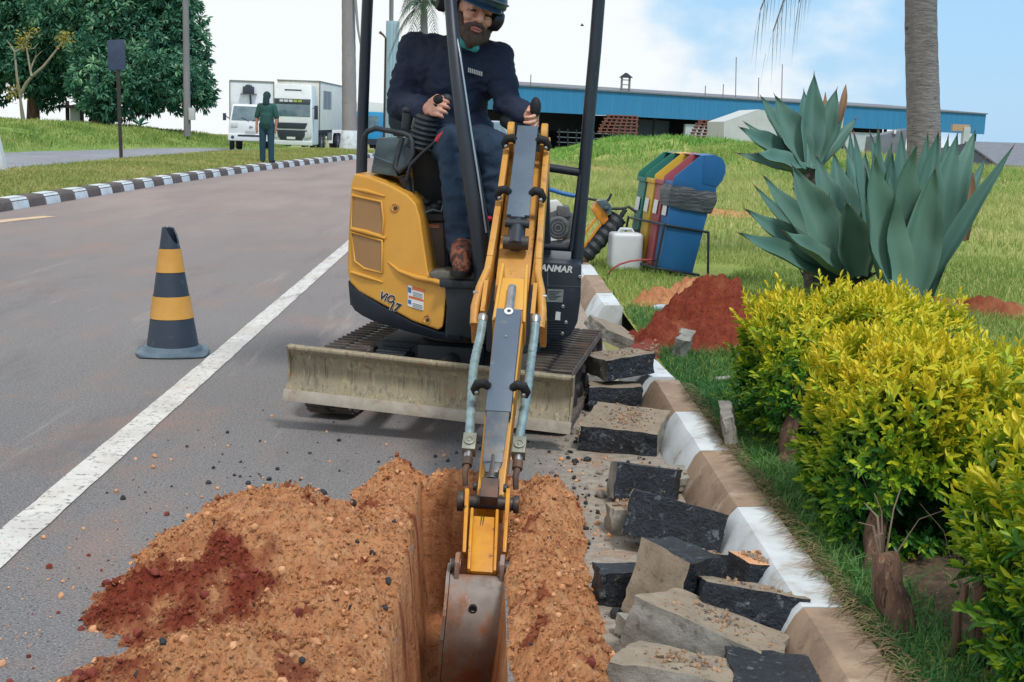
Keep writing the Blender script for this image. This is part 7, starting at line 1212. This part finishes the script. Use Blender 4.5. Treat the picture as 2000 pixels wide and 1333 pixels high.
# ---- the clipped golden hedge: four shrubs in a row
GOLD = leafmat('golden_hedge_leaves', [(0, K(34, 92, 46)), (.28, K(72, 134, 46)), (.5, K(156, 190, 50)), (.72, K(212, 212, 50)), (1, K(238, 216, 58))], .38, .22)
def shrub(x0, x1, y0, y1, z0, z1, nclump, label, trunks, lean=0.0, seed=1, gold=1.0):
    c = np.array([(x0+x1)/2, (y0+y1)/2, (z0+z1)/2]); hf = np.array([(x1-x0)/2, (y1-y0)/2, (z1-z0)/2]); T = thing('hedge_shrub', (c[0], c[1], .1), label, 'shrub', 'clipped golden hedge along the kerb')
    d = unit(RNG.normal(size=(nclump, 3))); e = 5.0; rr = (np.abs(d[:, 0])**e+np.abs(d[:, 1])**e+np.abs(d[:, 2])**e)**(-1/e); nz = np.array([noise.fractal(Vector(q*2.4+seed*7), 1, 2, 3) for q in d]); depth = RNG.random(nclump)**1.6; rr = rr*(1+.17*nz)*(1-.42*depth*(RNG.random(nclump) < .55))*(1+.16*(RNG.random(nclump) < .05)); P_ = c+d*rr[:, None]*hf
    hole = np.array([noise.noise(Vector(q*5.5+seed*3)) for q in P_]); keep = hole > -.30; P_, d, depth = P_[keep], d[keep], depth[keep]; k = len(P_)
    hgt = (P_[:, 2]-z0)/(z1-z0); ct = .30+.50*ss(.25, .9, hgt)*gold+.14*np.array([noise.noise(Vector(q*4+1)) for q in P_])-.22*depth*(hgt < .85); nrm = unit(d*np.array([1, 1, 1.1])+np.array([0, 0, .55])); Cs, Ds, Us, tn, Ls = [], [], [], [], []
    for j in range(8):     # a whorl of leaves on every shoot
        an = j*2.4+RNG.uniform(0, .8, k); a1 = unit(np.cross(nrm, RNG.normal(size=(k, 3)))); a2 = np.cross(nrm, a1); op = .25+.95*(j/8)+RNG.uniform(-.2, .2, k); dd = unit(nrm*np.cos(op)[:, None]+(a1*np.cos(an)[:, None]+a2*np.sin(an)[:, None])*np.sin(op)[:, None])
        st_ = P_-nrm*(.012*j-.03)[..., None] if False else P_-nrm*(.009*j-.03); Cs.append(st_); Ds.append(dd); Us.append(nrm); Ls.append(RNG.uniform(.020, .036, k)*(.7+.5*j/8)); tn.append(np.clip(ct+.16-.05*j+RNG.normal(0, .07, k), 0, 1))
    C, D, U, Ln, t_ = (np.concatenate(q) for q in (Cs, Ds, Us, Ls, tn)); V, F = leafcards(C, D, U, Ln*1.3*np.where(RNG.random(len(Ln)) < .2, 1.35, 1.0), Ln*.54, .16, .18); npmesh('crown', V, F, GOLD, T, attr=np.repeat(t_, 6), smooth=True)
    for (bx_, by_, r_, hx_, hy_) in trunks:
        mb = MB(); b_ = Vector((bx_, by_, .06)); top = Vector((bx_+hx_, by_+hy_, max(z0+.12, .29))); mb.tube([b_, b_.lerp(top, .2), b_.lerp(top, .35)+Vector((.008, .0, 0)), b_.lerp(top, .52), b_.lerp(top, .7)-Vector((.006, 0, 0)), b_.lerp(top, .86), top], [r_*1.2, r_*1.02, r_*.95, r_*.98, r_*.9, r_*.95, r_*.8], BARK, 14)
        for q in range(6): e_ = top+Vector((random.uniform(-.12, .2), random.uniform(-.06, .2), random.uniform(.05, .16))); mb.tube([top-Vector((0, 0, .06)), top.lerp(e_, .5)+Vector((0, 0, .03)), e_], [r_*.09, r_*.06, r_*.03], TWIG, 6)
        tr_o = mb.build('trunk', T, smooth=50)
        for v in tr_o.data.vertices: q = v.co*34; q.z *= .25; v.co += Vector((noise.noise(q), noise.noise(q+Vector((7, 0, 0))), 0))*r_*.30
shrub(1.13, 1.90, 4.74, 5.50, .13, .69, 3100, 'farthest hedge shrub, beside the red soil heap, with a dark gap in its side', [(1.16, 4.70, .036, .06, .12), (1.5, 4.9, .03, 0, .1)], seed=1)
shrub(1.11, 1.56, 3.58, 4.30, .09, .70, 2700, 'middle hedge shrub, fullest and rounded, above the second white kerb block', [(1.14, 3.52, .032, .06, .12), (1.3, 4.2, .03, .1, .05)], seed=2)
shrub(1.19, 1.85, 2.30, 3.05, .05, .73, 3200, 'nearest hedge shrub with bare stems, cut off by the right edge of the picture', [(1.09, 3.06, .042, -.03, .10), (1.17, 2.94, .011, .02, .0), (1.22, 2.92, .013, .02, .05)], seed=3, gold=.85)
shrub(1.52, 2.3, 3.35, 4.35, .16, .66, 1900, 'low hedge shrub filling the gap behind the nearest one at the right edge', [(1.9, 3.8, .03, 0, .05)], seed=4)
# ---- broken slabs of the old pavement
CHT = mat('pale_road_surface', K(160, 146, 128), K(138, 124, 108), .9, 12, layers=((K(112, 104, 94), 50, .58, .68), (K(186, 142, 108), 7, .60, .72)), bump=.5, bscale=90, bdist=.004); CHG = mat('grey_mortar_side', K(160, 158, 150), K(128, 124, 116), .9, 10, layers=((K(96, 92, 88), 20, .58, .7),), bump=.6, bscale=50, bdist=.006); CHB = mat('fresh_black_asphalt', K(42, 50, 62), K(24, 30, 40), .42, 26, layers=((K(112, 122, 132), 30, .58, .68), (K(140, 128, 112), 50, .64, .70)), bump=1.0, bscale=55, bdist=.012)
CRM = mat('dry_soil_crumb', K(180, 148, 120), K(150, 122, 98), .95, 20)
def slab(c, dim, rot, label, top=CHT, sides=(CHB, CHB, CHB, CHB), seed=0, soil=0, name='asphalt_chunk', skew=.24):
    """rough broken block; sides = materials of -x, +x, -y, +y"""
    random.seed(100+seed); R = Euler([rad(a) for a in rot]).to_matrix(); dx, dy, dz = (q/2 for q in dim); bm = bmesh.new(); bmesh.ops.create_cube(bm, size=2); bmesh.ops.subdivide_edges(bm, edges=bm.edges, cuts=9, use_grid_fill=True); bm.normal_update()
    kk = [(random.uniform(-skew, skew), random.uniform(-skew, skew)) for _ in range(4)]; mats = [top, CHB]+list(sides)
    for f in bm.faces: n_ = f.normal; ax = max(range(3), key=lambda q: abs(n_[q])); f.material_index = (1 if n_.z < 0 else 0) if ax == 2 else (2+(n_.x > 0) if ax == 0 else 4+(n_.y > 0))
    off = Vector((seed*7.3, seed*3.1, 0))
    for v in bm.verts:
        u_, w_ = (v.co.x+1)/2, (v.co.y+1)/2; sx_ = (kk[0][0]*(1-u_)*(1-w_)+kk[1][0]*u_*(1-w_)+kk[2][0]*u_*w_+kk[3][0]*(1-u_)*w_); sy_ = (kk[0][1]*(1-u_)*(1-w_)+kk[1][1]*u_*(1-w_)+kk[2][1]*u_*w_+kk[3][1]*(1-u_)*w_)
        q = Vector(((v.co.x+sx_)*dx, (v.co.y+sy_)*dy, v.co.z*dz)); edge = max(abs(v.co.x), abs(v.co.y)) > .99; am = .017 if edge else (.003 if v.co.z > 0 else .012); nv = .7*Vector((noise.noise(q*13+off), noise.noise(q*13+off+Vector((9, 0, 0))), noise.noise(q*13+off+Vector((0, 9, 0)))))+.28*Vector((noise.cell(q*38+off)-.5, noise.cell(q*38+off+Vector((9, 0, 0)))-.5, .5*noise.noise(q*50+off))); nv.z *= .5; v.co = Vector(c)+R@(q+nv*am)
    zmin = min(v.co.z for v in bm.verts); me = bpy.data.meshes.new(name); base = Vector((c[0], c[1], max(zmin, 0))); bmesh.ops.translate(bm, verts=bm.verts, vec=-base); bm.to_mesh(me); bm.free(); 
    for m in mats: me.materials.append(m)
    me.polygons.foreach_set('use_smooth', [p.material_index == 0 for p in me.polygons]); me.set_sharp_from_angle(angle=rad(30))
    if soil:
        T = thing(name, base, label, 'asphalt chunk', 'broken pavement chunks along the kerb'); sl_ = link('slab', me, T); mb = MB()
        for _ in range(soil*3): x_, y_ = random.gauss(0, .42), random.gauss(0, .42); x_, y_ = max(-.85, min(.85, x_)), max(-.85, min(.85, y_)); r = .002+.008*random.random()**3; rock(mb, Vector(c)+R@Vector((x_*dx, y_*dy, dz+r*.3)), r, random.choice((CRM, CRM, GRAV)), 1, (1, 1, .5))
        o = mb.build('soil_crumbs', T, smooth=50); o['kind'] = 'stuff'; return T
    return tag(link(name, me, None, base), label, 'asphalt chunk', 'broken pavement chunks along the kerb')
g = lambda u, v, z=0.05: G(u, v, z)
M_ = CHG
slab(g(1222, 838, .07), (.30, .36, .105), (5, 3, -22), 'flat tan-topped slab with loose soil on it and a black broken front edge', sides=(CHB, M_, CHB, M_), seed=1, soil=110)
slab(g(1205, 775, .06), (.26, .16, .12), (0, 0, 8), 'black block at the bottom of the stacked pieces beside the right track', sides=(CHB, CHB, CHB, M_), seed=2)
slab(g(1205, 710, .20), (.27, .30, .10), (-3, -7, 14), 'thick block with tan dusty top stacked upon the black block by the track', sides=(M_, CHB, CHB, M_), seed=3, soil=40)
slab(g(1195, 652, .16), (.30, .34, .07), (10, 22, 20), 'tilted pale slab with a black right edge behind the stacked blocks', sides=(M_, CHB, M_, M_), seed=4)
slab(g(1328, 693, .13), (.07, .20, .24), (8, 14, -18), 'upright pale grey slab leaning against the red soil heap', top=CHG, sides=(M_, M_, CHG, M_), seed=5)
slab(g(1282, 700, .08), (.20, .26, .10), (12, -8, 40), 'soil-covered block between the stacked blocks and the leaning grey slab', top=CLODR, sides=(CLODR, M_, CLODR, M_), seed=16, soil=60)
slab(g(1258, 945, .07), (.27, .12, .13), (-12, 7, 7), 'long black block with a pale grey left end lying across the gutter', top=CHB, sides=(CHG, CHB, CHB, CHB), seed=6)
slab(g(1318, 1024, .09), (.27, .12, .15), (-16, 10, -16), 'ragged black block with pointed right corner, in the middle of the row', top=CHB, sides=(CHT, CHB, CHB, CHB), seed=7)
slab(g(1218, 1015, .04), (.09, .11, .10), (0, 0, 10), 'small tan-topped stone wedged against the ragged black block', sides=(M_, M_, M_, M_), seed=8, soil=30)
slab(g(1316, 1142, .11), (.16, .15, .21), (-10, 8, -42), 'thick slab standing on edge with a tan face and black right side', top=CHB, sides=(CHT, CHB, CHT, CHB), seed=9)
slab(g(1203, 1140, .05), (.13, .10, .10), (0, 0, 2), 'small black cube of asphalt left of the standing slab', top=CHB, seed=10)
slab(g(1452, 1190, .085), (.26, .18, .13), (-14, 6, -10), 'grey-topped slab with deep black front lying against the white kerb', sides=(CHB, CHB, CHB, M_), seed=11, soil=20)
slab(g(1478, 1126, .08), (.13, .13, .11), (0, 8, 20), 'rounded black lump with brown soil crumbs on top by the kerb', top=CLOD, seed=12, soil=50)
slab(g(1392, 1256, .06), (.34, .20, .13), (-6, 12, -26), 'broad brown-grey slab with rough layered front edge near the picture bottom', sides=(CHG, CHG, CHG, CHG), seed=13, soil=60)
slab(g(1330, 1338, .05), (.30, .16, .12), (-4, 4, -14), 'brown slab buried in crumbs and cut off by the bottom edge', sides=(CHG, CHG, CHG, CHG), seed=14, soil=60)
slab(g(1500, 1345, .05), (.24, .18, .11), (0, 3, -4), 'black block beside the kerb cut off by the bottom edge', top=CHB, seed=15)
slab(g(1150, 742, .04), (.10, .14, .08), (0, 0, 30), 'small dusty stone wedged behind the right track and the black block', sides=(M_, CLODR, M_, M_), seed=17)
slab(g(1278, 752, .05), (.10, .12, .11), (10, 16, 35), 'black wedge of asphalt touching the broken white end of the near kerb', top=CHB, seed=21)
slab(g(1240, 690, .06), (.16, .12, .08), (14, -10, 50), 'reddish dusty piece tipped between the upper stacked block and leaning grey slab', top=CLODR, sides=(M_, CLODR, M_, M_), seed=22, soil=25)
slab(g(1372, 1105, .05), (.12, .10, .08), (-10, 12, 30), 'small tan piece squeezed behind the standing slab under the ragged black block', sides=(CHG, CHB, CHB, CHG), seed=23, soil=15)
slab(g(1338, 935, .04), (.14, .16, .05), (3, 4, 10), 'thin pale grey plate of concrete lying flat in the gutter beside the black block', top=CHG, sides=(CHG, CHG, CHG, CHG), seed=24, soil=15)
slab(g(1235, 1225, .03), (.07, .06, .05), (0, 8, 20), 'fist sized grey stone at the lower left foot of the standing slab', top=CHG, sides=(CHG, CHG, CHG, CHG), seed=25)
slab(Vector((1.01, 5.0, .15)), (.05, .34, .22), (0, -12, -8), 'thin grey concrete offcut stuck upright in grass behind the kerb', top=CHG, sides=(CHG, CHG, CHG, CHG), seed=18, name='concrete_offcut')
# a bird far off in the sky
yv = 45.0; q = Yp(1137, 50, yv); mb = MB(); mb.ball(q, .035, BLKM, 10, 6, (1.8, .8, .8))
for sg in (-1, 1): mb.prism([q+Vector((-.03, sg*.02, .01)), q+Vector((.03, sg*.02, .01)), q+Vector((sg*.03, sg*.14, .05))], (0, 0, .012), BLKM)
tag(mb.build('bird', loc=q, smooth=60), 'small dark bird flying in the white sky above the warehouse', 'bird')
